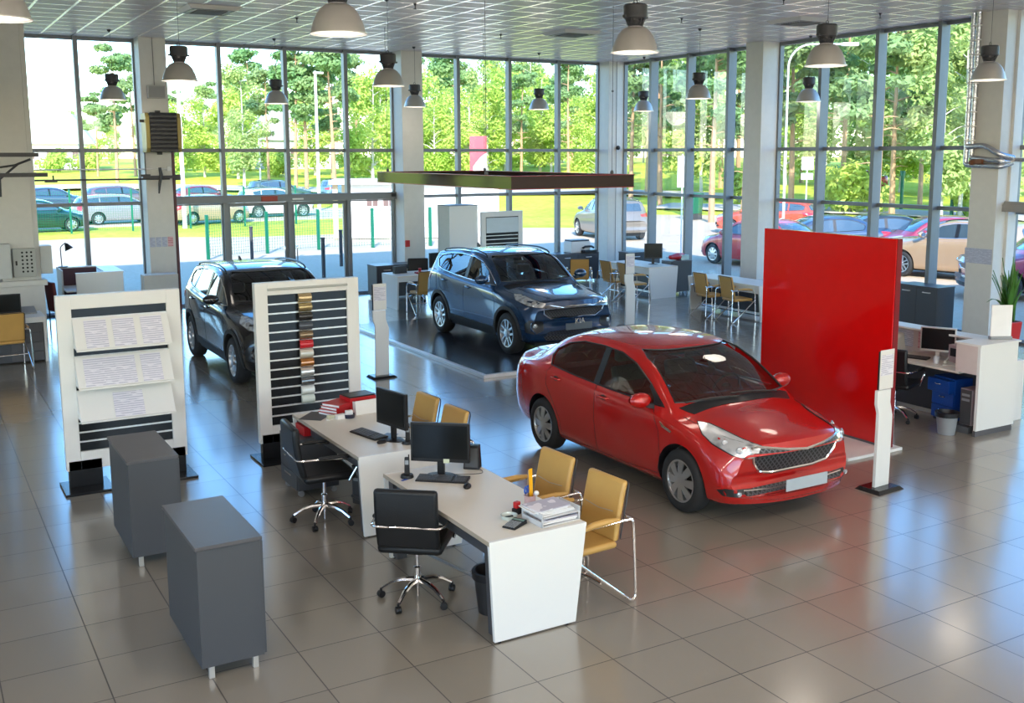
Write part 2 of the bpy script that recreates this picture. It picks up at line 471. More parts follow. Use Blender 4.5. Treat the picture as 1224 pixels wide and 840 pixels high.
def make_car(sp, name, label, cat, loc, rotz, paint, group=None, hollow=False, detail=2, win='car_glass', cladding=False):
    root = thing(name, label, cat, loc, rotz, group)
    s = CarShape(sp); it = 2 if detail >= 2 else 1; nst = 84 if detail >= 2 else 44
    xs = stations(sp['xr'], sp['xf'], nst)
    shell = s.loft(xs, it); bvh = make_bvh(shell)
    body = obj('body', shell, paint, root)
    cut = []
    r, ra = sp['r'], sp['r']+sp['arch_gap']
    if hollow:
        c = s.loft([sp['cab'][0]+(sp['cab'][1]-sp['cab'][0])*i/30 for i in range(31)], 1, inset=.05, floor=.42)
        cut.append(obj('c', c, MATS['cabin_lining'], None))
        c = MB().prism(sp['dlo'], 'y', -1.5, 1.5); cut.append(obj('c', c, None, None))
        ws = sp['wscreen']; c = MB().prism([(y, z) for y, z in ws], 'x', sp['wsx'][0], sp['wsx'][1]); cut.append(obj('c', c, None, None))
        ws = sp['rscreen']; c = MB().prism([(y, z) for y, z in ws], 'x', sp['rsx'][0], sp['rsx'][1]); cut.append(obj('c', c, None, None))
    for ax in (sp['ax_f'], sp['ax_r']):
        for q in (-1, 1):
            c = MB().lathe([(ra, q*(sp['halfw']-.30)), (ra, q*(sp['halfw']+.3))], (ax, 0, r+.01), seg=40, axis='y')
            cut.append(obj('c', c, MATS['trim_black'], None))
    for c in cut:
        bm = bmesh.new(); bm.from_mesh(c.data); bmesh.ops.recalc_face_normals(bm, faces=bm.faces); bm.to_mesh(c.data); bm.free()
        c.parent = root
        c.matrix_parent_inverse = Matrix.Identity(4)
    bpy.context.view_layer.update()
    boolean(body, cut)
    me = body.data
    if not me.materials: me.materials.append(paint)
    me.polygons.foreach_set('use_smooth', [True]*len(me.polygons)); me.set_sharp_from_angle(angle=math.radians(32))
    G = MATS[win]; BK = MATS['trim_black']
    # --- glass
    goff = -.006 if hollow else .003
    # front screen
    wsP = [(sp['ws_at'], y, z) for y, z in sp['wscreen']]
    obj('windscreen', decal(bvh, wsP, (-1, 0, 0), goff, .07), G, root, smooth=True)
    rsP = [(sp['rs_at'], y, z) for y, z in sp['rscreen']]
    obj('rear_window', decal(bvh, rsP, (1, 0, 0), goff, .07), G, root, smooth=True)
    for q in (-1, 1):
        for k, pn in enumerate(sp['panes']):
            obj('side_window', decal(bvh, side_poly(pn, q), (0, -q, 0), goff, .08), G, root, smooth=True)
        for pl in sp['pillars']:
            obj('pillar_trim', decal(bvh, side_poly(pl, q), (0, -q, 0), .002 if not hollow else 0.0, .06, thick=.012), BK, root, smooth=True)
        obj('window_trim', line_on(bvh, side_poly(sp['dlo'], q), (0, -q, 0), .009, .002, close=True), MATS[sp.get('dlo_mat', 'trim_black')], root, smooth=True)
    if detail >= 2:
        obj('windscreen_seal', line_on(bvh, wsP, (-1, 0, 0), .008, .0, close=True), BK, root, smooth=True)
    # --- wheels
    for ax in (sp['ax_f'], sp['ax_r']):
        for q in (-1, 1):
            wheel_parts(root, ax, q*(sp['halfw']-.012-sp['tw']/2), r, sp['tw'], sp['wheel'], q)
            a0, a1 = sp.get('arch_span', (-8, 188))
            if cladding:
                A = [(ax+(ra+.055)*math.cos(math.radians(a)), r+.01+(ra+.055)*math.sin(math.radians(a))) for a in np.linspace(a0, a1, 20)]
                B = [(ax+(ra-.004)*math.cos(math.radians(a)), r+.01+(ra-.004)*math.sin(math.radians(a))) for a in np.linspace(a1, a0, 20)]
                obj('wheel_arch_trim', decal(bvh, side_poly(A+B, q), (0, -q, 0), .014, .06, thick=.03), MATS['cladding'], root, smooth=True)
    if cladding:
        for q in (-1, 1):
            x0, x1 = sp['ax_r']+ra+.04, sp['ax_f']-ra-.04
            obj('sill_trim', decal(bvh, side_poly([(x0, .25), (x1, .25), (x1, .40), (x0, .43)], q), (0, -q, 0), .012, .1, thick=.03), MATS['cladding'], root, smooth=True)
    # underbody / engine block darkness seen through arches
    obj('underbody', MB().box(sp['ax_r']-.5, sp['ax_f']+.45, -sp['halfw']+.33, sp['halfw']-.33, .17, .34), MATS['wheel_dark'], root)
    # --- front
    H = MATS['headlight']
    for q in (-1, 1):
        hp = [(x, q*y, z) for x, y, z in sp['headlight']]; d = (-.72, -q*.69, 0)
        obj('headlight', decal(bvh, hp, d, .006, .06, thick=.02), H, root, smooth=True)
        if detail >= 2:
            hi = [Vector(p) for p in hp]; c = sum(hi, Vector())/len(hi)
            obj('headlight_rim', line_on(bvh, hp, d, .006, .004, close=True), MATS['trim_black'], root, smooth=True)
            for kk, (lx, ly, lz, lr) in enumerate(sp.get('lamps', [])):
                p = project(bvh, [(lx, q*ly, lz)], d, .0)[0]
                obj('lamp_reflector', MB().lathe([(lr, 0), (lr*.93, .012), (lr*.7, .016), (.001, .012)], seg=20).xform(Matrix.Translation(p) @ Vector((.62, q*.5, .35)).to_track_quat('Z', 'Y').to_matrix().to_4x4()), MATS['lamp_glass'], root, smooth=True)
        tp = [(x, q*y, z) for x, y, z in sp['taillight']]
        obj('tail_light', decal(bvh, tp, (.72, -q*.69, 0), .006, .06, thick=.02), MATS['tail_red'], root, smooth=True)
        if 'fog' in sp:
            fp = [(x, q*y, z) for x, y, z in sp['fog']]
            obj('fog_lamp_housing', decal(bvh, fp, (-.9, -q*.43, 0), .004, .05, thick=.015), BK, root, smooth=True)
            fx, fy, fz, fr = sp['fog_lamp']
            p = project(bvh, [(fx, q*fy, fz)], (-.9, -q*.43, 0), .004)[0]
            obj('fog_lamp', MB().lathe([(fr*1.15, 0), (fr*1.1, .015), (fr*.95, .012), (.001, .02)], seg=20).xform(Matrix.Translation(p) @ Vector((1, q*.2, 0)).to_track_quat('Z', 'Y').to_matrix().to_4x4()), MATS['lamp_glass'], root, smooth=True)
    gp = [(sp['xf'], y, z) for y, z in sp['grille']]
    g = obj('grille', decal(bvh, gp, (-1, 0, 0), .004, .06, thick=.01), MATS['grille_mesh'], root, smooth=True)
    if detail >= 1:
        obj('grille_frame', line_on(bvh, gp, (-1, 0, 0), sp.get('gr', .014), .006, close=True), MATS['chrome'], root, smooth=True)
    lp = [(sp['xf'], y, z) for y, z in sp['intake']]
    obj('lower_intake', decal(bvh, lp, (-1, 0, 0), .004, .06, thick=.01), MATS['grille_mesh'], root, smooth=True)
    if 'intake_line' in sp:
        obj('intake_strip', line_on(bvh, [(sp['xf'], y, z) for y, z in sp['intake_line']], (-1, 0, 0), .009, .01), MATS['chrome'], root, smooth=True)
    px, pz, pt = sp['plate']
    obj('number_plate', MB().box(-.006, .006, -.26, .26, -.056, .056), MATS[sp.get('plate_mat', 'plate')], root, bevel=.003, loc=(px, 0, pz), rot=(0, math.radians(pt), 0))
    # --- mirrors, handles, seams
    for q in (-1, 1):
        mx, my, mz = sp['mirror']
        mb = MB().ball((0, 0, 0), (.085, .125, .078), 16, 10)
        mb.v = [(x*(1.0 if x > 0 else .55), y, z) for x, y, z in mb.v]
        m_ = obj('mirror', mb, MATS.get(sp.get('mirror_mat'), paint) if sp.get('mirror_mat') else paint, root, smooth=True, loc=(mx, q*my, mz))
        obj('mirror_base', MB().hexa([(-.05, q*-.13, -.09), (.06, q*-.13, -.09), (.05, q*-.05, -.07), (-.03, q*-.05, -.07)], [(-.05, q*-.13, -.04), (.06, q*-.13, -.04), (.05, q*-.03, -.03), (-.03, q*-.03, -.03)]), BK, m_)
        obj('mirror_glass', MB().lathe([(.001, -.048), (.9, -.048)], seg=20, axis='x', cap=False).xform(Matrix.Diagonal((1, .12, .07, 1))), MATS['chrome'], m_)
        if detail >= 2:
            for hx, hz in sp['handles']:
                p = project(bvh, [(hx, q, hz)], (0, -q, 0), .018)[0]
                pts = [(p.x-.09, p.y-q*.02, p.z), (p.x-.08, p.y, p.z), (p.x, p.y+q*.006, p.z), (p.x+.08, p.y, p.z), (p.x+.09, p.y-q*.02, p.z)]
                obj('door_handle', MB().tube(pts, [.011, .014, .015, .014, .011], 8), MATS.get(sp.get('handle_mat', ''), paint), root, smooth=True)
                pp = project(bvh, [(hx+.06*math.cos(a), q, hz+.028*math.sin(a)) for a in np.linspace(0, 2*PI, 13)[:-1]], (0, -q, 0), .002)
                obj('handle_recess', MB().add(pp, [tuple(range(12))]), MATS['seam'], root)
            for sm in sp['seams']:
                obj('door_seam', line_on(bvh, side_poly(sm, q), (0, -q, 0), .0032, .0, 5, dens=.05), MATS['seam'], root)
    if detail >= 2:
        for q in (-1, 1):
            obj('bonnet_seam', line_on(bvh, [(x, q*y, 1.5) for x, y in sp['bonnet']], (0, 0, -1), .0032, 0, 5, dens=.05), MATS['seam'], root)
        fseam = [(sp['bonnet'][-1][0], y, 1.5) for y in np.linspace(-sp['bonnet'][-1][1], sp['bonnet'][-1][1], 9)]
        for q in (-1, 1):
            wp = sp['wipers'][0 if q > 0 else 1]
            P = project(bvh, [Vector(wp[0]).lerp(Vector(wp[1]), t) for t in np.linspace(0, 1, 8)], (-.5, 0, -.86), .022)
            obj('wiper', MB().tube(P, .008, 6), BK, root)
        cp = [(x, y, 1.5) for x, y in sp['cowl']]
        obj('cowl_panel', decal(bvh, cp, (0, 0, -1), .006, .1, thick=.01), BK, root, smooth=True)
    if 'vent' in sp and detail >= 2:
        for q in (-1, 1):
            obj('fender_vent', decal(bvh, side_poly(sp['vent'], q), (0, -q, 0), .006, .05, thick=.01), MATS['chrome'], root, smooth=True)
    if 'rails' in sp:
        for q in (-1, 1):
            P = project(bvh, [(x, q*sp['rails'][2], 2.5) for x in np.linspace(sp['rails'][0], sp['rails'][1], 14)], (0, 0, -1), .035)
            P = [P[0]+Vector((.06, 0, -.035))]+P+[P[-1]-Vector((.06, 0, .035))]
            obj('roof_rail', MB().tube(P, .014, 8), MATS[sp.get('rail_mat', 'chrome')], root, smooth=True)
    if 'fin' in sp:
        p = project(bvh, [(sp['fin'], 0, 3)], (0, 0, -1), 0)[0]
        obj('roof_antenna', MB().prism([(-.09, -.01), (.08, -.01), (-.03, .05), (-.08, .065)], 'y', -.014, .014), BK, root, loc=tuple(p), bevel=.005)
    if hollow:
        # cabin: floor, seats, dashboard, wheel
        SE = MATS['seat_cloth']
        hw = sp['halfw']-.14; zf = .44; bz = sp['beltz']
        for sx, w_ in ((sp['seat_f'], .25), ):
            for q in (-1, 1):
                st = MB().box(sx-.05, sx+.45, q*.36-w_, q*.36+w_, zf-.05, zf+.17)
                o_ = obj('front_seat', st, SE, root, bevel=.05, smooth=True)
                bk = MB().hexa([(sx-.12, q*.36-w_, zf+.1), (sx+.03, q*.36-w_, zf+.1), (sx+.03, q*.36+w_, zf+.1), (sx-.12, q*.36+w_, zf+.1)],
                               [(sx-.34, q*.36-w_*.8, zf+.68), (sx-.24, q*.36-w_*.8, zf+.68), (sx-.24, q*.36+w_*.8, zf+.68), (sx-.34, q*.36+w_*.8, zf+.68)])
                obj('seat_back', bk, SE, o_, bevel=.04, smooth=True)
                hx = sx-.31
                obj('headrest', MB().box(hx-.05, hx+.05, q*.36-.13, q*.36+.13, zf+.72, zf+.88), SE, o_, bevel=.035, smooth=True)
        sx = sp['seat_r']
        o_ = obj('rear_seat', MB().box(sx-.05, sx+.45, -.58, .58, zf-.05, zf+.2), SE, root, bevel=.05)
        obj('seat_back', MB().hexa([(sx-.1, -.58, zf+.1), (sx+.02, -.58, zf+.1), (sx+.02, .58, zf+.1), (sx-.1, .58, zf+.1)], [(sx-.33, -.52, zf+.62), (sx-.23, -.52, zf+.62), (sx-.23, .52, zf+.62), (sx-.33, .52, zf+.62)]), SE, o_, bevel=.04)
        dx = sp['dash']
        obj('dashboard', MB().prism([(dx, zf), (dx+.42, zf), (dx+.42, bz-.03), (dx+.15, bz+.02), (dx, bz-.04)], 'y', -hw+.05, hw-.05), MATS['dash'], root, bevel=.02)
        st = Matrix.Translation((dx-.10, .36, bz+.0)) @ Matrix.Rotation(math.radians(-65), 4, 'Y')
        ring = MB().tube([(.18*math.cos(a), .18*math.sin(a), 0) for a in np.linspace(0, 2*PI, 25)[:-1]], .014, 8, close=True)
        ring.lathe([(.001, .02), (.06, .015), (.065, -.01)], seg=16); ring.box(-.17, .0, -.016, .016, -.008, .008); ring.box(-.02, .02, -.17, .17, -.008, .008)
        ring.cyl((0, 0, -.01), (0, 0, -.25), .03)
        obj('steering_wheel', ring.xform(st), MATS['trim_black'], root, smooth=True)
        obj('rear_view_mirror', MB().box(-.012, .012, -.12, .12, -.03, .03), MATS['trim_black'], root, bevel=.008, loc=sp['rvm'])
    root.scale = (sp.get('sx', 1), 1, 1)
    return root, bvh, s

RIO = dict(
 xf=2.115, xr=-2.255, halfw=.86, r=.305, tw=.195, arch_gap=.045, ax_f=1.285, ax_r=-1.285, plan_f=.30, plan_r=.22, nose_lean=.10, beltz=.93, vent=[(.96,.825),(1.02,.80),(1.16,.765),(1.14,.745),(1.0,.775)],
 top=[(2.115,.69),(2.108,.745),(2.075,.79),(1.95,.835),(1.7,.885),(1.5,.928),(1.27,.965),(1.19,1.0),(.86,1.19),(.53,1.355),(.26,1.43),(-.2,1.467),(-.8,1.445),(-1.15,1.37),(-1.5,1.225),(-1.75,1.105),(-1.9,1.065),(-2.15,1.055),(-2.215,1.02),(-2.255,.86)],
 belt=[(2.115,.50),(2.0,.62),(1.8,.735),(1.4,.83),(.9,.885),(0,.925),(-.9,.965),(-1.5,.985),(-2.1,.94),(-2.255,.70)],
 wm=[(2.115,.74),(2.09,.79),(2.0,.825),(1.8,.845),(1.35,.858),(0,.855),(-1.3,.862),(-1.8,.84),(-2.1,.80),(-2.22,.75),(-2.255,.69)],
 wr=[(2.115,.62),(1.9,.66),(1.4,.69),(1.2,.73),(.86,.70),(.46,.635),(-.2,.595),(-.9,.59),(-1.5,.60),(-1.9,.66),(-2.255,.6)],
 zb=[(2.115,.30),(2.08,.22),(1.9,.19),(1.3,.19),(-1.3,.20),(-1.9,.24),(-2.2,.29),(-2.255,.36)],
 crown=[(2.115,.02),(1.9,.05),(1.3,.06),(1.05,.07),(.45,.055),(-.4,.045),(-1.1,.05),(-1.7,.06),(-2.255,.03)],
 cab=(1.05,-1.62),
 dlo=[(.95,.95),(.66,1.125),(.34,1.27),(.05,1.335),(-.3,1.352),(-.7,1.34),(-.98,1.285),(-1.20,1.185),(-1.22,1.12),(-1.14,1.025),(-.6,.99),(0,.965)],
 wscreen=[(-.70,.995),(-.3,1.01),(.3,1.01),(.70,.995),(.68,1.07),(.60,1.34),(.54,1.39),(-.54,1.39),(-.60,1.34),(-.68,1.07)], wsx=(.2,1.7), ws_at=.8,
 rscreen=[(-.60,1.12),(.60,1.12),(.55,1.27),(.50,1.35),(-.50,1.35),(-.55,1.27)], rsx=(-2.0,-1.0), rs_at=-1.4,
 panes=[[(.78,.985),(.64,1.115),(.34,1.256),(.05,1.322),(-.17,1.335),(-.17,.982),(0,.975)], [(-.27,.985),(-.27,1.338),(-.5,1.338),(-.7,1.328),(-.97,1.274),(-1.18,1.178),(-1.20,1.12),(-1.13,1.035),(-.6,1.0)]],
 pillars=[[(-.17,.97),(-.17,1.35),(-.27,1.353),(-.27,.975)], [(.96,.947),(.66,1.135),(.64,1.10),(.76,1.01),(.78,.96)]],
 headlight=[(2.05,.52,.765),(1.93,.64,.80),(1.64,.80,.87),(1.50,.84,.875),(1.58,.83,.80),(1.70,.80,.74),(1.9,.72,.675),(2.04,.56,.645)],
 lamps=[(1.92,.66,.725,.034),(1.80,.74,.765,.030)],
 taillight=[(-2.0,.78,.97),(-1.75,.84,.98),(-1.85,.83,.80),(-2.1,.74,.72),(-2.22,.55,.74),(-2.22,.50,.90)],
 fog=[(2.04,.58,.355),(1.85,.76,.375),(1.78,.80,.35),(1.85,.78,.30),(2.04,.58,.29)], fog_lamp=(1.93,.67,.328,.021),
 grille=[(-.55,.75),(-.50,.755),(-.22,.715),(0,.695),(.22,.715),(.50,.755),(.55,.75),(.51,.60),(.43,.50),(.26,.465),(-.26,.465),(-.43,.50),(-.51,.60)],
 intake=[(-.62,.345),(-.48,.355),(.48,.355),(.62,.345),(.58,.285),(.3,.255),(-.3,.255),(-.58,.285)], intake_line=[(-.62,.345),(-.3,.318),(.3,.318),(.62,.345)],
 plate=(2.122,.385,0), mirror=(.76,.935,1.0), handles=[(-.03,.865),(-.97,.90)],
 seams=[[(.92,.30),(.98,.5),(.95,.72),(.80,.93)], [(-.20,.97),(-.19,.6),(-.16,.27)], [(-1.12,1.02),(-1.18,.95),(-1.18,.80),(-1.02,.62),(-.90,.45),(-.88,.27)], [(.92,.29),(.3,.25),(-.88,.27)]],
 bonnet=[(1.18,.72),(1.45,.69),(1.75,.63),(1.98,.54)], wipers=[[(1.18,.50,1.05),(1.15,-.10,1.06)],[(1.21,-.05,1.05),(1.12,-.62,1.06)]],
 cowl=[(1.22,-.62),(1.25,0),(1.22,.62),(1.08,.70),(1.14,.3),(1.16,0),(1.14,-.3),(1.08,-.70)],
 sx=.975, wheel='hub8', seat_f=.0, seat_r=-.95, dash=.62, rvm=(.42,0,1.32), plate_mat='plate_grey', gr=.013)

SUV = dict(
 xf=2.245, xr=-2.235, halfw=.925, r=.352, tw=.225, arch_gap=.05, ax_f=1.335, ax_r=-1.335, plan_f=.34, plan_r=.20, nose_lean=.06, beltz=1.06,
 top=[(2.245,.84),(2.24,.91),(2.20,.965),(2.06,1.0),(1.7,1.045),(1.3,1.085),(1.05,1.115),(.96,1.15),(.62,1.36),(.35,1.52),(.1,1.595),(-.3,1.635),(-.8,1.63),(-1.3,1.60),(-1.7,1.565),(-1.86,1.545),(-1.94,1.48),(-2.05,1.25),(-2.15,1.08),(-2.21,.98),(-2.235,.80)],
 belt=[(2.245,.62),(2.1,.78),(1.8,.89),(1.4,.955),(.9,1.02),(0,1.07),(-.9,1.12),(-1.5,1.165),(-1.9,1.15),(-2.15,.95),(-2.235,.65)],
 wm=[(2.245,.80),(2.2,.855),(2.05,.885),(1.8,.905),(1.35,.922),(0,.915),(-1.3,.925),(-1.8,.905),(-2.1,.86),(-2.2,.82),(-2.235,.76)],
 wr=[(2.245,.68),(1.9,.72),(1.3,.75),(.98,.76),(.6,.73),(.2,.70),(-.4,.685),(-1.2,.665),(-1.8,.65),(-2.0,.66),(-2.235,.66)],
 zb=[(2.245,.40),(2.2,.29),(1.9,.24),(1.3,.23),(-1.3,.24),(-1.9,.29),(-2.2,.34),(-2.235,.42)],
 crown=[(2.245,.03),(1.9,.055),(1.2,.06),(.9,.07),(.3,.045),(-.4,.035),(-1.5,.035),(-1.9,.04),(-2.235,.03)],
 cab=(.84,-1.85),
 dlo=[(.82,1.105),(.48,1.335),(.20,1.46),(-.15,1.525),(-.7,1.54),(-1.15,1.515),(-1.55,1.45),(-1.64,1.37),(-1.45,1.25),(-1.2,1.205),(-.6,1.155),(0,1.125)],
 wscreen=[(-.70,1.165),(.70,1.165),(.675,1.27),(.62,1.51),(.56,1.555),(-.56,1.555),(-.62,1.51),(-.675,1.27)], wsx=(.05,1.6), ws_at=.6,
 rscreen=[(-.55,1.16),(.55,1.16),(.52,1.40),(.46,1.46),(-.46,1.46),(-.52,1.40)], rsx=(-2.6,-1.75), rs_at=-2.0,
 panes=[[(.60,1.135),(.47,1.315),(.20,1.445),(-.15,1.51),(-.22,1.512),(-.22,1.14),(0,1.135)], [(-.33,1.15),(-.33,1.52),(-.7,1.526),(-1.06,1.505),(-1.10,1.20),(-.6,1.167)],
        [(-1.15,1.21),(-1.11,1.50),(-1.53,1.437),(-1.61,1.37),(-1.44,1.263)]],
 pillars=[[(-.22,1.12),(-.22,1.53),(-.33,1.535),(-.33,1.135)], [(.83,1.10),(.48,1.34),(.47,1.30),(.58,1.17),(.60,1.11)]],
 headlight=[(2.05,.52,.92),(1.93,.68,.955),(1.62,.84,1.01),(1.46,.88,1.01),(1.60,.88,.93),(1.88,.80,.865),(2.06,.58,.85)],
 lamps=[(1.95,.70,.91,.048),(1.80,.80,.935,.040)],
 taillight=[(-1.9,.85,1.09),(-1.7,.90,1.10),(-1.82,.89,.99),(-2.0,.83,.93),(-2.2,.55,.95),(-2.2,.5,1.03)],
 fog=[(2.08,.60,.62),(1.92,.80,.64),(1.86,.84,.58),(1.88,.84,.44),(2.02,.74,.41),(2.1,.60,.46)], fog_lamp=(2.0,.72,.55,.034),
 grille=[(-.60,.87),(-.5,.89),(-.30,.85),(-.14,.87),(0,.865),(.14,.87),(.30,.85),(.5,.89),(.60,.87),(.58,.74),(.44,.655),(.20,.67),(0,.65),(-.20,.67),(-.44,.655),(-.58,.74)],
 intake=[(-.62,.38),(-.45,.44),(.45,.44),(.62,.38),(.56,.31),(-.56,.31)],
 plate=(2.235,.525,0), mirror=(.66,1.02,1.20), handles=[(-.10,.99),(-1.08,1.03)],
 seams=[[(.90,.42),(.94,.6),(.92,.85),(.80,1.05)], [(-.28,1.09),(-.29,.75),(-.26,.42)], [(-1.26,1.21),(-1.34,1.12),(-1.27,.90),(-.98,.72),(-.88,.58),(-.86,.43)], [(.90,.42),(.3,.40),(-.86,.43)]],
 bonnet=[(1.0,.76),(1.4,.74),(1.8,.68),(2.08,.60)], wipers=[[(1.02,.55,1.2),(.96,-.10,1.2)],[(1.05,-.05,1.2),(.95,-.66,1.2)]],
 cowl=[(1.06,-.68),(1.06,.68),(.90,.72),(.985,.3),(1.0,0),(.985,-.3),(.90,-.72)],
 sx=.96, wheel='alloy5', seat_f=.0, seat_r=-.95, dash=.45, rvm=(.20,0,1.42), rails=(.10,-1.5,.64), rail_mat='trim_black', fin=-1.4, plate_mat='plate_dark', dlo_mat='chrome', mirror_mat=None, gr=.013)

def variant(base, **kw):
    d = dict(base); d.update(kw); return d
make_car(RIO, 'red_sedan', 'glossy red four door sedan standing in front of the red panel', 'car', (2.50, 2.76, 0), -PI/2, MATS['paint_red'], hollow=True)
bs, _, _ = make_car(SUV, 'blue_suv', 'dark blue off-road car standing on the low dark platform', 'car', (5.0, 10.45, .046), -PI/2, MATS['paint_blue'], hollow=True, cladding=True)
text_obj('badge', 'KIA', .125, MATS['chrome'], bs, Matrix.Translation((2.262, 0, .612)) @ Matrix(((0,0,1,0),(1,0,0,0),(0,1,0,0),(0,0,0,1))), .002)
make_car(SUV, 'black_suv', 'black off-road car between the two white display boards', 'car', (.46, 10.72, 0), -PI/2, MATS['paint_black'], hollow=True, cladding=True)
# ------------------------------------------------------------------ building
XR, YB, HC = 12.62, 18.13, 5.83
HM, HL = 3.484, 2.344
def floor_mat():
    m, nt, out = _nt('floor_tiles'); p = N(nt, 'ShaderNodeBsdfPrincipled')
    g = N(nt, 'ShaderNodeNewGeometry')
    mk = grid_mask(nt, g.outputs['Position'], .6, .0085)
    nz = N(nt, 'ShaderNodeTexNoise'); nz.inputs['Scale'].default_value = 1.4; nz.inputs['Detail'].default_value = 5
    L(nt, g.outputs['Position'], nz.inputs['Vector'])
    # each tile a little different
    sc = N(nt, 'ShaderNodeVectorMath', operation='SCALE'); sc.inputs['Scale'].default_value = 1/.6; L(nt, g.outputs['Position'], sc.inputs[0])
    fl = N(nt, 'ShaderNodeVectorMath', operation='FLOOR'); L(nt, sc.outputs[0], fl.inputs[0])
    wn = N(nt, 'ShaderNodeTexWhiteNoise'); wn.noise_dimensions = '2D'; L(nt, fl.outputs[0], wn.inputs['Vector'])
    cr = N(nt, 'ShaderNodeMix'); cr.data_type = 'RGBA'; cr.inputs['A'].default_value = rgb(.268,.244,.200); cr.inputs['B'].default_value = rgb(.292,.266,.218)
    L(nt, wn.outputs['Value'], cr.inputs['Factor'])
    mx = N(nt, 'ShaderNodeMix'); mx.data_type = 'RGBA'; mx.inputs['B'].default_value = rgb(.052,.045,.038)
    L(nt, mk, mx.inputs['Factor']); L(nt, cr.outputs['Result'], mx.inputs['A']); L(nt, mx.outputs['Result'], p.inputs['Base Color'])
    mr = N(nt, 'ShaderNodeMapRange'); mr.inputs['To Min'].default_value = .19; mr.inputs['To Max'].default_value = .25; L(nt, nz.outputs['Fac'], mr.inputs['Value'])
    ad = N(nt, 'ShaderNodeMath', operation='ADD'); L(nt, mr.outputs[0], ad.inputs[0])
    m4 = N(nt, 'ShaderNodeMath', operation='MULTIPLY'); m4.inputs[1].default_value = .5; L(nt, mk, m4.inputs[0]); L(nt, m4.outputs[0], ad.inputs[1])
    L(nt, ad.outputs[0], p.inputs['Roughness']); p.inputs['Specular IOR Level'].default_value = .8; p.inputs['Coat Weight'].default_value = .6; p.inputs['Coat Roughness'].default_value = .14
    L(nt, p.outputs[0], out.inputs[0]); MATS['floor'] = m
floor_mat()
def ceil_mat():
    m, nt, out = _nt('ceiling_panels'); p = N(nt, 'ShaderNodeBsdfPrincipled'); g = N(nt, 'ShaderNodeNewGeometry')
    a = grid_mask(nt, g.outputs['Position'], .6, .042)
    mx = N(nt, 'ShaderNodeMix'); mx.data_type = 'RGBA'; mx.inputs['A'].default_value = rgb(.66,.61,.60); mx.inputs['B'].default_value = rgb(.96,.95,.93)
    L(nt, a, mx.inputs['Factor']); L(nt, mx.outputs['Result'], p.inputs['Base Color'])
    nz = N(nt, 'ShaderNodeTexNoise'); nz.inputs['Scale'].default_value = 3; L(nt, g.outputs['Position'], nz.inputs['Vector'])
    mr = N(nt, 'ShaderNodeMapRange'); mr.inputs['To Min'].default_value = .36; mr.inputs['To Max'].default_value = .25; L(nt, a, mr.inputs['Value']); L(nt, mr.outputs[0], p.inputs['Roughness'])
    L(nt, a, p.inputs['Metallic']); ms = N(nt, 'ShaderNodeMapRange'); ms.inputs['To Min'].default_value = .10; ms.inputs['To Max'].default_value = .7; L(nt, a, ms.inputs['Value']); L(nt, ms.outputs[0], p.inputs['Specular IOR Level'])
    L(nt, p.outputs[0], out.inputs[0]); MATS['ceiling'] = m
ceil_mat()
mat('wall_white', (.66,.64,.60), .7, bump=.08, bscale=40)
mat('column_paint', (.66,.645,.61), .6, bump=.05, bscale=30)
mat('aluminium', (.20,.215,.23), .45, .3, bump=.02, bscale=90)
mat('sill', (.10,.10,.11), .5)
glass_mat('window_glass', (.985,.995,.99), .13, 0., ior=1.45)
mat('roof_dark', (.2,.2,.2), .8)

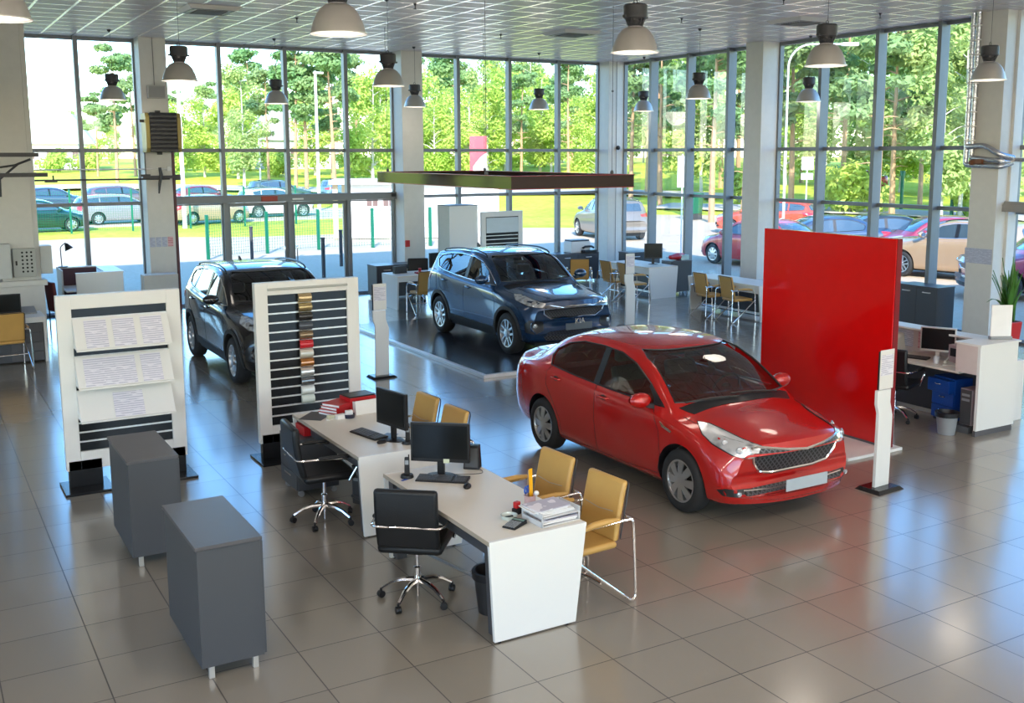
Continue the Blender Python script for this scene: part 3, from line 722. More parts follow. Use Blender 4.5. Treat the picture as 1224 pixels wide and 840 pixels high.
def build_room():
    struct('floor', MB().box(-14, XR+.12, -18, YB+.12, -.15, 0), MATS['floor'])
    struct('ceiling', MB().box(-14, XR+.12, -18, YB+.12, HC, HC+.12), MATS['ceiling'])
    struct('roof', MB().box(-14.2, XR+.3, -18.2, YB+.3, HC+.13, 6.9), MATS['roof_dark'])
    wl = MB().box(-14, -13.8, -18, 18.2, 0, .9); wl.box(-14, -13.8, -18, 18.2, 4.6, HC)
    for y in (-18, -12, -6, 0, 6): wl.box(-14, -13.8, y, y+1.2, .9, 4.6)
    wl.box(-14, -13.8, 8, 18.2, .9, 4.6)
    struct('wall_left', wl, MATS['wall_white'])
    wr = MB().box(-14, XR+.1, -18, -17.8, 0, .9); wr.box(-14, XR+.1, -18, -17.8, 4.6, HC)
    for x in (-13.8, -8, -2, 4, 10): wr.box(x, x+1.2, -18, -17.8, .9, 4.6)
    struct('wall_rear', wr, MATS['wall_white'])
    wf = MB().box(XR-.1, XR+.12, -17.8, -.3, 0, HC)
    struct('wall_right', wf, MATS['wall_white'])
    wb = MB().box(-13.8, -2.95, YB-.02, YB+.12, 0, HC); struct('wall_back', wb, MATS['wall_white'])
    # columns: square posts standing in front of the glass line
    cols = [(.30, 17.83, 'white square column carrying the fan heater and notice sheets', 0),
            (6.275, 17.83, 'white square column between the glass entrance and the tall white cabinet', 0),
            (12.35, 17.88, 'white corner column where the two glass walls meet', 0),
            (12.36, 12.0, 'white square column rising behind the left edge of the red panel', 0),
            (12.36, 5.995, 'white square column wrapped with silver ducts at the right', 0)]
    for x, y, lab, _ in cols:
        mb = MB().box(x-.275, x+.275, y-.275, y+.275, 0, HC)
        if abs(y-5.995) < .01: mb.box(XR-.26, XR-.03, y-.33, y-.27, 0, HC)
        struct('column', mb, MATS['column_paint'], label=lab, cat='column', bevel=.006)
    mb = MB().box(-3.02, -2.45, 15.3, 15.85, 1.08, HC); mb.box(-2.45, -2.36, 15.36, 15.8, 1.08, HC)
    mb.box(-3.10, -2.33, 15.26, 15.9, 0, 1.0); mb.box(-3.16, -2.28, 15.2, 15.95, 1.0, 1.1)
    struct('column', mb, MATS['column_paint'], label='wide white column with the punched control box at the far left', cat='column', bevel=.005)
    struct('column', MB().box(-3.3, -3.06, 16.2, 16.5, 0, HC), MATS['aluminium'], label='narrow grey post at the left edge of the picture', cat='column')
    A = MATS['aluminium']
    # glass fronts: (axis, fixed coordinate, from, to, mullion positions)
    bays = [('window_1', 'x', -2.95, .03, [-2.5, -1.145]), ('window_2', 'x', .58, 6.0, [1.807, 3.306, 4.77]), ('window_3', 'x', 6.55, 12.08, [7.754, 9.247, 10.747]),
            ('window_4', 'y', 12.275, 17.61, [13.271, 14.759, 16.26]), ('window_5', 'y', 6.27, 11.72, [7.377, 8.85, 10.353]), ('window_6', 'y', -.3, 5.72, [1.3, 2.8, 4.25])]
    for nm, ax, a, b, ms in bays:
        fr = MB(); w = .045
        dep0, dep1 = (-.13, .05)
        def bx(u0, u1, d0, d1, z0, z1):
            if ax == 'x': fr.box(u0, u1, YB+d0, YB+d1, z0, z1)
            else: fr.box(XR+d0, XR+d1, u0, u1, z0, z1)
        for m_ in ms: bx(m_-w, m_+w, dep0-(.06 if ax == 'y' else 0), dep1, 0, HC)
        for m_ in (a+.02, b-.02): bx(m_-.025, m_+.025, -.06, .05, 0, HC)
        pts = [a]+ms+[b]
        for i in range(len(pts)-1):
            u0, u1 = pts[i]+(w if i else 0), pts[i+1]-(w if i < len(pts)-2 else 0)
            for z in ((HM-.04, HM+.04), (HC-.07, HC-.005), (0, .07)):
                if nm == 'window_2' and z[0] == 0: continue
                bx(u0, u1, -.05, .045, *z)
            if nm != 'window_2': bx(u0, u1, -.05, .045, HL-.035, HL+.04)
        root = struct(nm, fr, A, label={'window_1': 'glass bay at the far left behind the white reception desk', 'window_2': 'glass bay above the entrance doors'}.get(nm, 'full height glass bay'), cat='window', bevel=.003)
        gl = MB()
        z0 = HL+.1 if nm == 'window_2' else .03
        if ax == 'x': gl.box(a, b, YB+.0, YB+.012, z0, HC)
        else: gl.box(XR+.0, XR+.012, a, b, z0, HC)
        obj('glass', gl, MATS['window_glass'], root)
        sl = MB()
        if ax == 'x': sl.box(a, b, YB-.16, YB-.06, 0, .05)
        else: sl.box(XR-.16, XR-.06, a, b, 0, .05)
        if nm != 'window_2': obj('window_sill', sl, MATS['sill'], root)
    # entrance: header and four glazed leaves in bay two
    hd = MB().box(.58, 6.0, YB-.14, YB+.06, HL-.04, HL+.13); hd.box(.58, 6.0, YB-.1, YB+.05, 0, .03)
    dr = struct('door_1', hd, A, label='glass entrance doors under a thick grey header', cat='door', bevel=.004)
    xs = [.60, 1.807, 3.306, 4.77, 5.98]
    for i in range(4):
        x0, x1 = xs[i]+.045, xs[i+1]-.045
        lf = MB(); t = .075 if i in (1, 2) else .03
        for q in ((x0, x0+t, .03, HL-.05), (x1-t, x1, .03, HL-.05), (x0+t, x1-t, .03, .03+t), (x0+t, x1-t, HL-.05-t, HL-.05)):
            lf.box(q[0], q[1], YB-.045, YB+.025, q[2], q[3])
        o = obj('door_leaf', lf, A, dr, bevel=.003)
        obj('pane', MB().box(x0+t, x1-t, YB-.012, YB, .03+t, HL-.05-t), MATS['window_glass'], o)
        if i in (1, 2):
            hx = x1-.10 if i == 1 else x0+.10
            obj('door_handle', MB().tube(rounded([(hx, YB-.045, .85), (hx, YB-.11, .85), (hx, YB-.11, 1.25), (hx, YB-.045, 1.25)], .03), .012), MATS['chrome'], o, smooth=True)
    obj('sensor', MB().box(2.62, 3.0, YB-.19, YB-.14, HL-.02, HL+.10), mat('sensor_red', (.35,.05,.03), .4), dr, bevel=.01)
    obj('closer', MB().box(3.36, 3.62, YB-.18, YB-.14, HL+.0, HL+.035), MATS['plate'], dr)
    obj('switch_box', MB().box(5.86, 5.97, YB-.18, YB-.14, HL+.02, HL+.1), MATS['trim_black'], dr)
build_room()

# --- ceiling fittings
def pendant(kind, label, x, y, zb=4.47, s=1., group='bell shaped pendant lamps under the ceiling'):
    t = thing('pendant_lamp', label, 'lamp', (x, y, zb), 0, group)
    obj('bell_shade', MB().lathe([(.262, .0), (.262, .012), (.247, .014), (.240, .05), (.222, .11), (.190, .18), (.148, .235), (.105, .262), (.085, .268), (.085, .262), (.10, .255), (.142, .228), (.183, .175), (.214, .108), (.232, .05), (.238, .012), (.252, .004), (.252, 0), (.262, 0)], seg=40, cap=False), MATS['shade_grey'], t, smooth=True, angle=50)
    nk = MB().lathe([(.062, .262), (.085, .275), (.07, .30), (.092, .33), (.062, .262)], seg=20, cap=False)
    for k in range(12):
        a = 2*PI*k/12; nk.merge(MB().hexa([(.05,-.005,.262),(.075,-.005,.262),(.075,.005,.262),(.05,.005,.262)], [(.05,-.006,.365),(.115,-.006,.365),(.115,.006,.365),(.05,.006,.365)]).xform(Matrix.Rotation(a, 4, 'Z')))
    obj('neck', nk, MATS['lamp_dark'], t)
    hs = MB().lathe([(.06, .33), (.128, .365), (.132, .38), (.128, .395), (.130, .49), (.115, .508), (.03, .51), (.001, .51)], seg=28, cap=False)
    hs.box(-.155, -.10, -.02, .02, .365, .39); hs.box(.10, .155, -.02, .02, .365, .39)
    hd = obj('ballast_housing', hs, MATS['lamp_dark'], t, smooth=True, angle=40)
    hk = MB().tube(arc((0, 0, .535), .022, -90, 250, 12, 'xz'), .005, 6); obj('hook', hk, MATS['lamp_dark'], t)
    dx = .012
    obj('cable', MB().cyl((dx, 0, .55), (dx, 0, HC-zb+.003), .004, seg=6), MATS['cable_grey'], t)
    obj('ceiling_hook', MB().lathe([(.001, HC-zb-.05), (.03, HC-zb-.03), (.04, HC-zb+.002)], seg=12, cap=False), MATS['lamp_dark'], t)
    obj('bulb', MB().ball((0, 0, .115), (.05, .05, .085), 14, 10), MATS['bulb_glow'], t, smooth=True)
    return t
mat('shade_grey', (.52,.50,.47), .38, .35, bump=.03, bscale=30)
mat('lamp_dark', (.045,.045,.05), .5, bump=.1, bscale=80)
mat('cable_grey', (.12,.12,.13), .5)
mat('bulb_glow', (.9,.85,.75), .4, emit=((1., .86, .62), 3.))
PEND = [(-.72,16.5,'in front of the window left of the heater column'), (-.80,10.31,'in front of the heater column, level with its top'), (-.96,3.29,'hanging largest at the top left of centre'),
        (2.6,16.5,'hanging before the mullion left of the entrance middle'), (2.37,9.91,'close to the left of the column beside the entrance'), (5.9,16.6,'small, right in front of the column beside the entrance'),
        (2.455,3.387,'large, left of the corner column at the top'), (9.2,16.49,'small, above the middle of the hanging red frame'), (12.1,16.09,'smallest, just right of the corner column'),
        (9.33,10.58,'between the corner column and the column behind the red panel'), (5.6,3.64,'large, above the red panel'), (12.2,10.43,'small, directly below the large lamp above the red panel'),
        (9.72,4.31,'in front of the ducts on the right column'), (-3.72,3.62,'barely entering the frame at the top left corner')]
def build_pendants():
    first = None
    for i, (x, y, lab) in enumerate(PEND):
        lb = 'grey bell pendant lamp '+lab
        if first is None: first = pendant('b', lb, x, y)
        else: dup(first, (x, y, 4.47), label=lb)
        ld = bpy.data.lights.new('lamp_and_fill_light', 'POINT'); ld.energy = LAMP_W; ld.color = (1., .90, .78); ld.shadow_soft_size = .30
        lo = bpy.data.objects.new('lamp_and_fill_light', ld); COL.objects.link(lo); lo.location = (x, y, 4.40)
    # added unseen fill lights behind the viewer, continuing the pendant grid
    for x in (-10.5, -7.2, -4, -.8, 2.45, 5.7, 9.5):
        for y in (-3.5, -10.3):
            ld = bpy.data.lights.new('lamp_and_fill_light', 'POINT'); ld.energy = LAMP_W*REAR_FILL_K; ld.color = (1., .90, .78); ld.shadow_soft_size = .25
            lo = bpy.data.objects.new('lamp_and_fill_light', ld); COL.objects.link(lo); lo.location = (x, y, 4.6)
LAMP_W = 17; REAR_FILL_K = 6.5
build_pendants()

def ac_unit(x, y, lab):
    t = thing('ceiling_vent', lab, 'air vent', (x, y, HC), 0, 'ceiling cassettes')
    mb = MB().hexa([(-.38,-.38,-.06),(.38,-.38,-.06),(.38,.38,-.06),(-.38,.38,-.06)], [(-.45,-.45,0),(.45,-.45,0),(.45,.45,0),(-.45,.45,0)])
    obj('panel', mb, mat('vent_white', (.72,.70,.66), .45), t, bevel=.01)
    g = MB()
    for k in range(9): g.box(-.25, .25, -.24+.06*k-.012, -.24+.06*k+.012, -.075, -.055)
    obj('grille', g, MATS['sill'], t)
    sl = MB()
    for q in (-1, 1): sl.box(-.34, .34, q*.33-.02, q*.33+.02, -.066, -.055); sl.box(q*.33-.02, q*.33+.02, -.3, .3, -.066, -.055)
    obj('slot', sl, MATS['trim_black'], t)
ac_unit(.22, 12.45, 'square white air conditioner in the ceiling above the heater column')
ac_unit(7.45, 12.35, 'square white air conditioner in the ceiling left of the largest right lamp')
ac_unit(10.1, 8.62, 'round-slotted vent panel in the ceiling above the red panel')
def sprinkler(x, y):
    t = thing('sprinkler', 'tiny ceiling sprinkler head', 'sprinkler', (x, y, HC), 0, 'ceiling sprinklers')
    obj('stem', MB().lathe([(.001, -.09), (.028, -.085), (.006, -.07), (.01, -.03), (.03, -.002), (.03, 0)], seg=10, cap=False), MATS['lamp_dark'], t)
for x, y in ((1.9, 12.9), (3.0, 10.2), (6.4, 13.4), (8.0, 9.5), (9.2, 12.6), (5.2, 6.0), (7.9, 6.8), (10.6, 7.2)): sprinkler(x, y)

# --- hanging mirror frame
def hanging_frame():
    x0, x1, y0, y1, z0, z1 = 3.74, 6.12, 8.35, 13.75, 2.84, 3.04
    t = thing('hanging_frame', 'large glossy dark red rectangular frame hanging over the blue car', 'hanging frame', ((x0+x1)/2, (y0+y1)/2, z1))
    cx, cy = (x0+x1)/2, (y0+y1)/2; w = .03
    M1 = mat('frame_gloss', (.03,.010,.009), .10, .0, spec=.6)
    for a, b, c, d in ((x0, x1, y0, y0+w), (x0, x1, y1-w, y1), (x0, x0+w, y0+w, y1-w), (x1-w, x1, y0+w, y1-w)):
        o = obj('side_board', MB().box(a-cx, b-cx, c-cy, d-cy, z0-z1, 0), M1, t)
        e = MB().box(a-cx-.01, b-cx+.01, c-cy-.01, d-cy+.01, z0-z1-.008, z0-z1+.004); e.box(a-cx-.01, b-cx+.01, c-cy-.01, d-cy+.01, -.002, .008)
        obj('edge_strip', e, mat('frame_red', (.32,.01,.012), .3), o)
    for x, y in ((x0+.1, y1-.3), (x0+.1, y0+1.0), (x1-.1, y0+.5), (x1-.1, y1-.3)):
        obj('suspension_wire', MB().cyl((x-cx, y-cy, 0), (x-cx, y-cy, HC-z1), .005, seg=6).lathe([(.012, .0), (.03, .02), (.03, .05), (.012, .07)], (x-cx, y-cy, 0), 10).ball((x-cx, y-cy, 1.4), .02, 8, 6), MATS['cable_grey'], t)
hanging_frame()

# --- things fixed on the columns
def heater():
    t = thing('fan_heater', 'dark slatted fan heater with yellow sides on the left column', 'heater', (.33, 17.55, 3.44))
    W, D, Hh = .38, .5, .82
    obj('casing', MB().box(-.26, .30, -.46, -.04, .01, Hh-.01), MATS['trim_black'], t, bevel=.01)
    for q in (-1, 1):
        pr = [(0, 0), (-.40, .0), (-.47, .10), (-.49, .41), (-.47, .72), (-.40, Hh), (0, Hh)]
        xx = -.34 if q < 0 else .30
        obj('side_panel', MB().prism(pr, 'x', xx, xx+.08), mat('heater_yellow', (.42,.33,.10), .5), t, bevel=.01)
    sl = MB()
    for k in range(9):
        z = .06+k*.088
        sl.hexa([(-.25,-.50,z),(.29,-.50,z),(.29,-.46,z+.02),(-.25,-.46,z+.02)], [(-.25,-.495,z+.012),(.29,-.495,z+.012),(.29,-.45,z+.06),(-.25,-.45,z+.06)])
    obj('louvre', sl, MATS['lamp_dark'], t)
    obj('bracket', MB().box(-.05, .05, -.06, 0, -.05, Hh+.06).box(-.42,-.34,-.3,-.25,.62,.68), MATS['lamp_dark'], t)
heater()
def wallbox(name, lab, cat, x0, x1, y0, y1, z0, z1, m):
    t = thing(name, lab, cat, ((x0+x1)/2, y1, z0)); cx = (x0+x1)/2
    obj('casing', MB().box(x0-cx, x1-cx, y0-y1, 0, 0, z1-z0), m, t, bevel=.008)
    return t
t = wallbox('speaker_box', 'small silver loudspeaker above the fan heater', 'speaker', .14, .50, 17.43, 17.55, 4.57, 4.84, mat('speaker_grey', (.45,.44,.42), .5))
obj('grille', MB().box(-.16, .16, -.128, -.118, .02, .25), mat('mesh_grey', (.30,.30,.29), .6, bump=.5, bscale=300), t)
# sheets on the heater column
def paper_mat(name, base, ink, cell=60, thr=.5):
    m, nt, out = _nt(name); p = N(nt, 'ShaderNodeBsdfPrincipled'); tc = N(nt, 'ShaderNodeTexCoord')
    mp = N(nt, 'ShaderNodeMapping'); mp.inputs['Scale'].default_value = (cell*.10, cell*.10, cell*.8); L(nt, tc.outputs['Object'], mp.inputs[0])
    wv = N(nt, 'ShaderNodeTexNoise'); wv.inputs['Scale'].default_value = 1.; wv.inputs['Detail'].default_value = 2; L(nt, mp.outputs[0], wv.inputs['Vector'])
    sp = N(nt, 'ShaderNodeSeparateXYZ'); L(nt, tc.outputs['Object'], sp.inputs[0])
    mu = N(nt, 'ShaderNodeMath', operation='MULTIPLY'); mu.inputs[1].default_value = cell*4; L(nt, sp.outputs['Z'], mu.inputs[0])
    sn = N(nt, 'ShaderNodeMath', operation='SINE'); L(nt, mu.outputs[0], sn.inputs[0])
    gt = N(nt, 'ShaderNodeMath', operation='GREATER_THAN'); gt.inputs[1].default_value = .1; L(nt, sn.outputs[0], gt.inputs[0])
    g2 = N(nt, 'ShaderNodeMath', operation='GREATER_THAN'); g2.inputs[1].default_value = thr-.04; L(nt, wv.outputs['Fac'], g2.inputs[0])
    ml = N(nt, 'ShaderNodeMath', operation='MULTIPLY'); L(nt, gt.outputs[0], ml.inputs[0]); L(nt, g2.outputs[0], ml.inputs[1])
    mx = N(nt, 'ShaderNodeMix'); mx.data_type = 'RGBA'; mx.inputs['A'].default_value = rgb(base); mx.inputs['B'].default_value = rgb(ink)
    L(nt, ml.outputs[0], mx.inputs['Factor']); L(nt, mx.outputs['Result'], p.inputs['Base Color']); p.inputs['Roughness'].default_value = .6
    L(nt, p.outputs[0], out.inputs[0]); MATS[name] = m; return m
paper_mat('paper_print', (.74,.72,.79), (.46,.45,.55), 80, .48)
paper_mat('paper_plain', (.78,.78,.78), (.70,.70,.70), 30, .6)
paper_mat('paper_pink', (.72,.42,.45), (.50,.2,.22), 40)
paper_mat('paper_blue', (.52,.55,.66), (.30,.32,.45), 110)
mat('paper', (.82,.82,.83), .6)
for k in range(4):
    x = .04+k*.125
    lab = ['blue printed sheet at the left end of the row on the heater column', 'second blue printed sheet from the left on the heater column', 'third blue printed sheet beside the pink one on the heater column', 'pink printed sheet at the right end of the row on the heater column'][k]
    tag(obj('notice_sheet', MB().box(-.055, .055, -.004, 0, 0, .21), MATS['paper_pink'] if k == 3 else MATS['paper_blue'], loc=(x+.05, 17.552, 1.42)), lab, 'notice', 'notice sheets on the heater column')
tag(obj('notice_sheet', MB().box(-.004, 0, -.28, .28, 0, .27), MATS['paper_blue'], loc=(12.087, 6.02, 1.42)), 'grey printed timetable sheet taped on the duct column', 'notice')
tag(obj('alarm_box', MB().box(-.06, .06, -.05, 0, 0, .16), mat('alarm_red', (.5,.02,.02), .4), loc=(6.06, 17.553, 1.15), bevel=.01), 'small red fire alarm box low on the column beside the entrance', 'alarm')
tag(obj('security_camera', MB().ball((0, -.06, 0), .06, 12, 8).cyl((0, 0, 0), (0, -.06, 0), .03), MATS['trim_black'], loc=(12.35, 17.60, 3.55), smooth=True), 'small black camera on the corner column above the red frame', 'camera')
tag(obj('drain_pipe', MB().cyl((0, 0, 0), (0, 0, 3.75), .035), mat('pipe_brown', (.16,.06,.05), .5), loc=(.66, 17.8, 0), smooth=True), 'thin brown pipe running down the right side of the heater column', 'pipe')
tag(obj('wall_cable', MB().cyl((0, 0, .3), (0, 0, HC), .006, seg=6), MATS['cable_grey'], loc=(12.32, 17.59, 0)), 'thin cable running down the corner column', 'cable')
tag(obj('wall_cable', MB().cyl((0, 0, 0), (0, 0, 1.0), .006, seg=6), MATS['cable_grey'], loc=(.30, 17.54, HC-1.0)), 'short cable from the ceiling to the silver speaker', 'cable')
# punched metal control box on the left column
t = wallbox('control_box', 'grey metal box with three rows of round holes on the left column', 'control box', -2.84, -2.46, 15.12, 15.25, 1.18, 1.70, mat('box_grey', (.42,.43,.41), .5))
for r_ in range(6):
    for c_ in range(3): obj('hole', MB().lathe([(.001, -.134), (.018, -.134), (.018, -.12)], (-.01+c_*.075-.02, 0, .10+r_*.07), 12, 'y', cap=False), MATS['seam'], t)
obj('lock', MB().box(-.15, -.12, -.145, -.13, .22, .3), MATS['trim_black'], t)
tag(obj('white_cabinet', MB().box(0, .32, -.3, 0, 0, .62), mat('offwhite', (.55,.56,.55), .5), loc=(-3.2, 15.28, 1.18), bevel=.006), 'plain light box left of the punched control box', 'box')
tag(obj('white_cabinet', MB().box(0, .20, -.3, 0, 0, .52), MATS['offwhite'], loc=(-2.36, 15.62, 1.2), bevel=.006), 'plain light box sticking out right of the left column', 'box')
# cable trays and rods by the left column
def tray(z, x0, x1, y, lab, teeth=False):
    t = thing('cable_tray', lab, 'cable tray', (x0, y, z)); Lx = x1-x0
    obj('rail', MB().box(0, Lx, -.05, .05, -.02, .02).box(0, Lx, -.055, -.045, -.02, .05), MATS['lamp_dark'], t)
    if teeth:
        b = MB()
        for k in range(int(Lx/.12)): b.box(k*.12, k*.12+.05, -.03, .06, .03, .055)
        obj('rung', b, MATS['plate'], t)
        obj('bracket', MB().tube([(.55,-.02,-.35),(.56,-.02,-.05),(.85,-.02,.20),(1.05,-.02,.28)], .022, 6).tube([(0,-.02,.18),(.4,-.02,.12),(.8,-.02,.18),(1.0,-.02,.26)], .02, 6), MATS['lamp_dark'], t)
        obj('end_fitting', MB().box(Lx-.05, Lx+.15, -.03, .03, -.12, -.07).box(Lx+.08, Lx+.10, -.02, .02, -.12, .0), MATS['lamp_dark'], t)
tray(3.38, -3.6, -2.42, 13.9, 'upper dark metal tray crossing the left column')
tray(3.04, -3.6, -2.30, 13.9, 'lower dark toothed tray with brackets crossing the left column', True)
tag(obj('rod', MB().cyl((-.32, 0, 0), (2.75, 0, 0), .014, seg=8).box(-.32,-.28,-.01,.56,-.012,.012).box(2.66,2.72,-.03,.03,-.04,.05), MATS['plate'], loc=(-2.2, 17.47, 3.09)), 'thin white rod running from the left column to the heater column', 'rod')
tag(obj('rod', MB().cyl((-.32, 0, 0), (2.7, 0, 0), .018, seg=8).box(-.32,-.28,-.01,.56,-.012,.012).box(2.2,2.22,-.02,.02,0,1.05).box(2.2,2.5,-.02,.02,1.03,1.05), MATS['lamp_dark'], loc=(-2.2, 17.47, 2.88)), 'dark rod with an upright arm just below the white rod', 'rod')
t = thing('pipe_bracket', 'dark pipe bracket clamped across the heater column', 'bracket', (.3, 17.5, 2.92))
obj('bar', MB().box(-.35, .42, -.06, -.02, -.03, .03).box(.30,.42,-.08,.0,-.07,.05).box(-.4,-.2,-.07,-.01,.01,.06), MATS['lamp_dark'], t)
obj('hook', MB().tube([(0,-.05,.2),(.02,-.06,.05),(-.02,-.06,-.15),(-.04,-.05,-.35)], [.03,.04,.03,.015], 8), MATS['lamp_dark'], t)
# silver ducts on the right column
mat('foil', (.62,.62,.63), .25, .9, bump=.9, bscale=26)
def ducts():
    t = thing('insulated_pipe', 'pair of foil wrapped pipes running down the right column and bending across it', 'pipe', (12.05, 6.2, 0))
    for k, dy in enumerate((.06, .17)):
        pts = rounded([(0, dy, HC), (0, dy, 3.3-.12*k), (-.02, -.55, 3.25-.10*k), (.2, -.62, 3.22)], .06)
        obj('pipe', MB().tube(pts, .048, 12), MATS['foil'], t, smooth=True)
    b = MB()
    for z in np.linspace(3.6, 5.6, 9): b.lathe([(.054, z), (.054, z+.02)], (0, .06, 0), 12).lathe([(.054, z), (.054, z+.02)], (0, .17, 0), 12)
    obj('band', b, MATS['plate'], t)
    obj('elbow', MB().tube(rounded([(-.04, .12, 3.50), (-.06, -.25, 3.52), (-.05, -.55, 3.36), (.2, -.64, 3.30)], .1), .05, 12), MATS['foil'], t, smooth=True)
    obj('valve', MB().ball((-.05, .0, 3.22), (.05,.07,.05), 10, 8).box(-.09,-.03,-.22,-.08,3.2,3.28), mat('valve_brown', (.18,.07,.03), .5), t)
ducts()
tag(obj('rod', MB().cyl((0, 0, 0), (0, -5.0, 0), .04, seg=10), MATS['foil'], loc=(12.25, 5.6, 3.27), smooth=True), 'horizontal silver pipe leaving the ducts towards the right edge', 'pipe')
tag(obj('rod', MB().box(-.05, .05, -3, .3, -.06, .06).box(-.02, .06, -.6,.2,.06,.12), mat('greybeam', (.30,.29,.28), .5), loc=(12.3, 5.5, 2.42)), 'grey trunking box at the right edge beside the column', 'trunking')
# ------------------------------------------------------------------ furniture
mat('desk_white', (.78,.79,.78), .35, vary=.012, vscale=2)
mat('desk_top', (.75,.72,.65), .38, vary=.015, vscale=2)
mat('desk_edge', (.42,.36,.29), .5)
mat('charcoal', (.058,.062,.072), .42, bump=.04, bscale=120, vary=.02)
mat('charcoal_top', (.085,.083,.090), .36, bump=.06, bscale=120)
mat('leather_black', (.009,.010,.012), .42, spec=.35, bump=.12, bscale=90)
mat('leather_tan', (.56,.33,.095), .42, bump=.10, bscale=90)
mat('plastic_black', (.010,.010,.012), .4, spec=.35)
mat('screen_black', (.008,.009,.010), .22, spec=.25)
mat('key_grey', (.065,.065,.07), .5)
mat('steel_leg', (.68,.68,.66), .3, .7)
mat('red_panel', (.66,.001,.001), .22, coat=.6, spec=.4)
mat('red_dark', (.20,.003,.008), .3)
mat('board_white', (.74,.73,.71), .4, vary=.015, vscale=2)
mat('slat_black', (.012,.013,.015), .22, spec=.4)
mat('slat_alu', (.80,.80,.80), .3, .4)
mat('clear_plastic', (.62,.64,.68), .12, spec=.6)
mat('red_plastic', (.45,.01,.015), .35)
mat('blue_plastic', (.006,.06,.34), .35)
mat('bin_black', (.02,.02,.022), .5)
mat('bin_grey', (.26,.28,.30), .45)

def office_desk(lab, x0, x1, y0, y1, name='desk'):
    t = thing(name, lab, 'desk', (x0, y0, 0)); W, D = x1-x0, y1-y0
    tp = MB().box(0, W, 0, D, .722, .748); obj('desk_top', tp, MATS['desk_top'], t, bevel=.002)
    obj('top_edge', MB().box(-.004, .0, 0, D, .72, .75), MATS['desk_edge'], t)
    for yy, th in ((-.002, .03), (D-.03, .03)):
        b = [(.035, yy, 0.012), (W-.09, yy, .012), (W-.09, yy+th, .012), (.035, yy+th, .012)]
        c = [(-.004, yy, .75), (W, yy, .75), (W, yy+th, .75), (-.004, yy+th, .75)]
        p = obj('side_panel', MB().hexa(b, c), MATS['desk_white'], t, bevel=.002)
        f = MB()
        for xx in (.08, W-.16): f.cyl((xx, yy+th/2, 0), (xx, yy+th/2, .014), .014)
        obj('foot', f, MATS['plastic_black'], p)
        i0 = yy+th if yy < .1 else yy-.012
        i1 = i0+.10 if yy < .1 else i0-.09
        a_, b_ = min(i0, i1), max(i0, i1)
        obj('inner_lining', MB().hexa([(.055, a_, .03), (.14, a_, .03), (.14, b_, .03), (.055, b_, .03)], [(.025, a_, .72), (.14, a_, .72), (.14, b_, .72), (.025, b_, .72)]), MATS['charcoal'], p)
    obj('support_beam', MB().box(.06, .09, .13, D-.13, .60, .72), MATS['charcoal'], t)
    return t
office_desk('white front desk with the widescreen monitor and paper tray, nearest the viewer', -1.22, -.42, 0, 1.85)
office_desk('white desk behind the front one, with the red folders and a turned monitor', -1.22, -.42, 2.40, 4.22)

def office_chair(lab, x, y, rot, group=None):
    t = thing('office_chair', lab, 'chair', (x, y, 0), math.radians(rot), group)
    LB = MATS['leather_black']; CH = MATS['chrome']
    obj('seat', MB().box(-.24, .25, -.25, .25, .44, .52), LB, t, bevel=.035, smooth=True)
    st = MB()
    bk = MB()
    # backrest as a softly curved slab
    n = 8; F = []; B = []
    for i in range(n+1):
        z = .50+.47*i/n; xx = -.235-.07*(i/n)-.02*math.sin(PI*i/n)
        F.append((xx+.035, z)); B.append((xx-.03, z))
    bk.prism(F+B[::-1], 'y', -.24, .24)
    obj('backrest', bk, LB, t, bevel=.025, smooth=True)
    for q in (-1, 1):
        pts = rounded([(-.30, q*.12, .68), (-.31, q*.27, .68), (-.1, q*.29, .68), (.18, q*.29, .66), (.26, q*.28, .60), (.17, q*.25, .44)], .07)
        a = obj('armrest', MB().tube(pts, .011, 8), CH, t, smooth=True)
        obj('arm_pad', MB().box(-.12, .16, q*.29-.024, q*.29+.024, .675, .70), LB, a, bevel=.01)
    obj('back_bar', MB().tube([(-.30, -.14, .68), (-.312, 0, .683), (-.30, .14, .68)], .010, 8), CH, t, smooth=True)
    obj('gas_lift', MB().lathe([(.028, .13), (.028, .26), (.016, .27), (.016, .40), (.05, .41), (.06, .44)], seg=16).cyl((0,0,.02),(0,0,.13),.012), CH, t, smooth=True)
    obj('tilt_mechanism', MB().box(-.10, .10, -.07, .07, .39, .44), MATS['plastic_black'], t, bevel=.01)
    for k in range(5):
        a = 2*PI*k/5+.35; c, s_ = math.cos(a), math.sin(a)
        pts = [(.03*c, .03*s_, .155), (.12*c, .12*s_, .15), (.20*c, .20*s_, .125), (.28*c, .28*s_, .075)]
        lg = obj('leg', MB().tube(pts, [.024, .021, .018, .014], 8), CH, t, smooth=True)
        cx, cy_ = .29*c, .29*s_
        cs = MB().lathe([(.001, -.022), (.027, -.02), (.028, -.004), (.024, 0), (.028, .004), (.027, .02), (.001, .022)], (0, 0, 0), 14, 'y')
        cs.xform(Matrix.Translation((cx, cy_, .028)) @ Matrix.Rotation(a+.8, 4, 'Z')); cs.cyl((cx, cy_, .03), (cx, cy_, .075), .009)
        obj('caster', cs, MATS['plastic_black'], lg, smooth=True)
    return t
chA = office_chair('black leather swivel chair at the front desk, its back to the viewer', -1.32, .98, 51, 'black swivel chairs')
dup(chA, (-1.33, 3.02, 0), math.radians(-4), 'black leather swivel chair at the second desk beside the colour sample board')
dup(chA, (6.28, 2.88, 0), math.radians(20), 'black leather swivel chair at the reception counter behind the red panel')
dup(chA, (5.75, 16.2, 0), math.radians(-110), 'black swivel chair behind the far desk by the entrance')

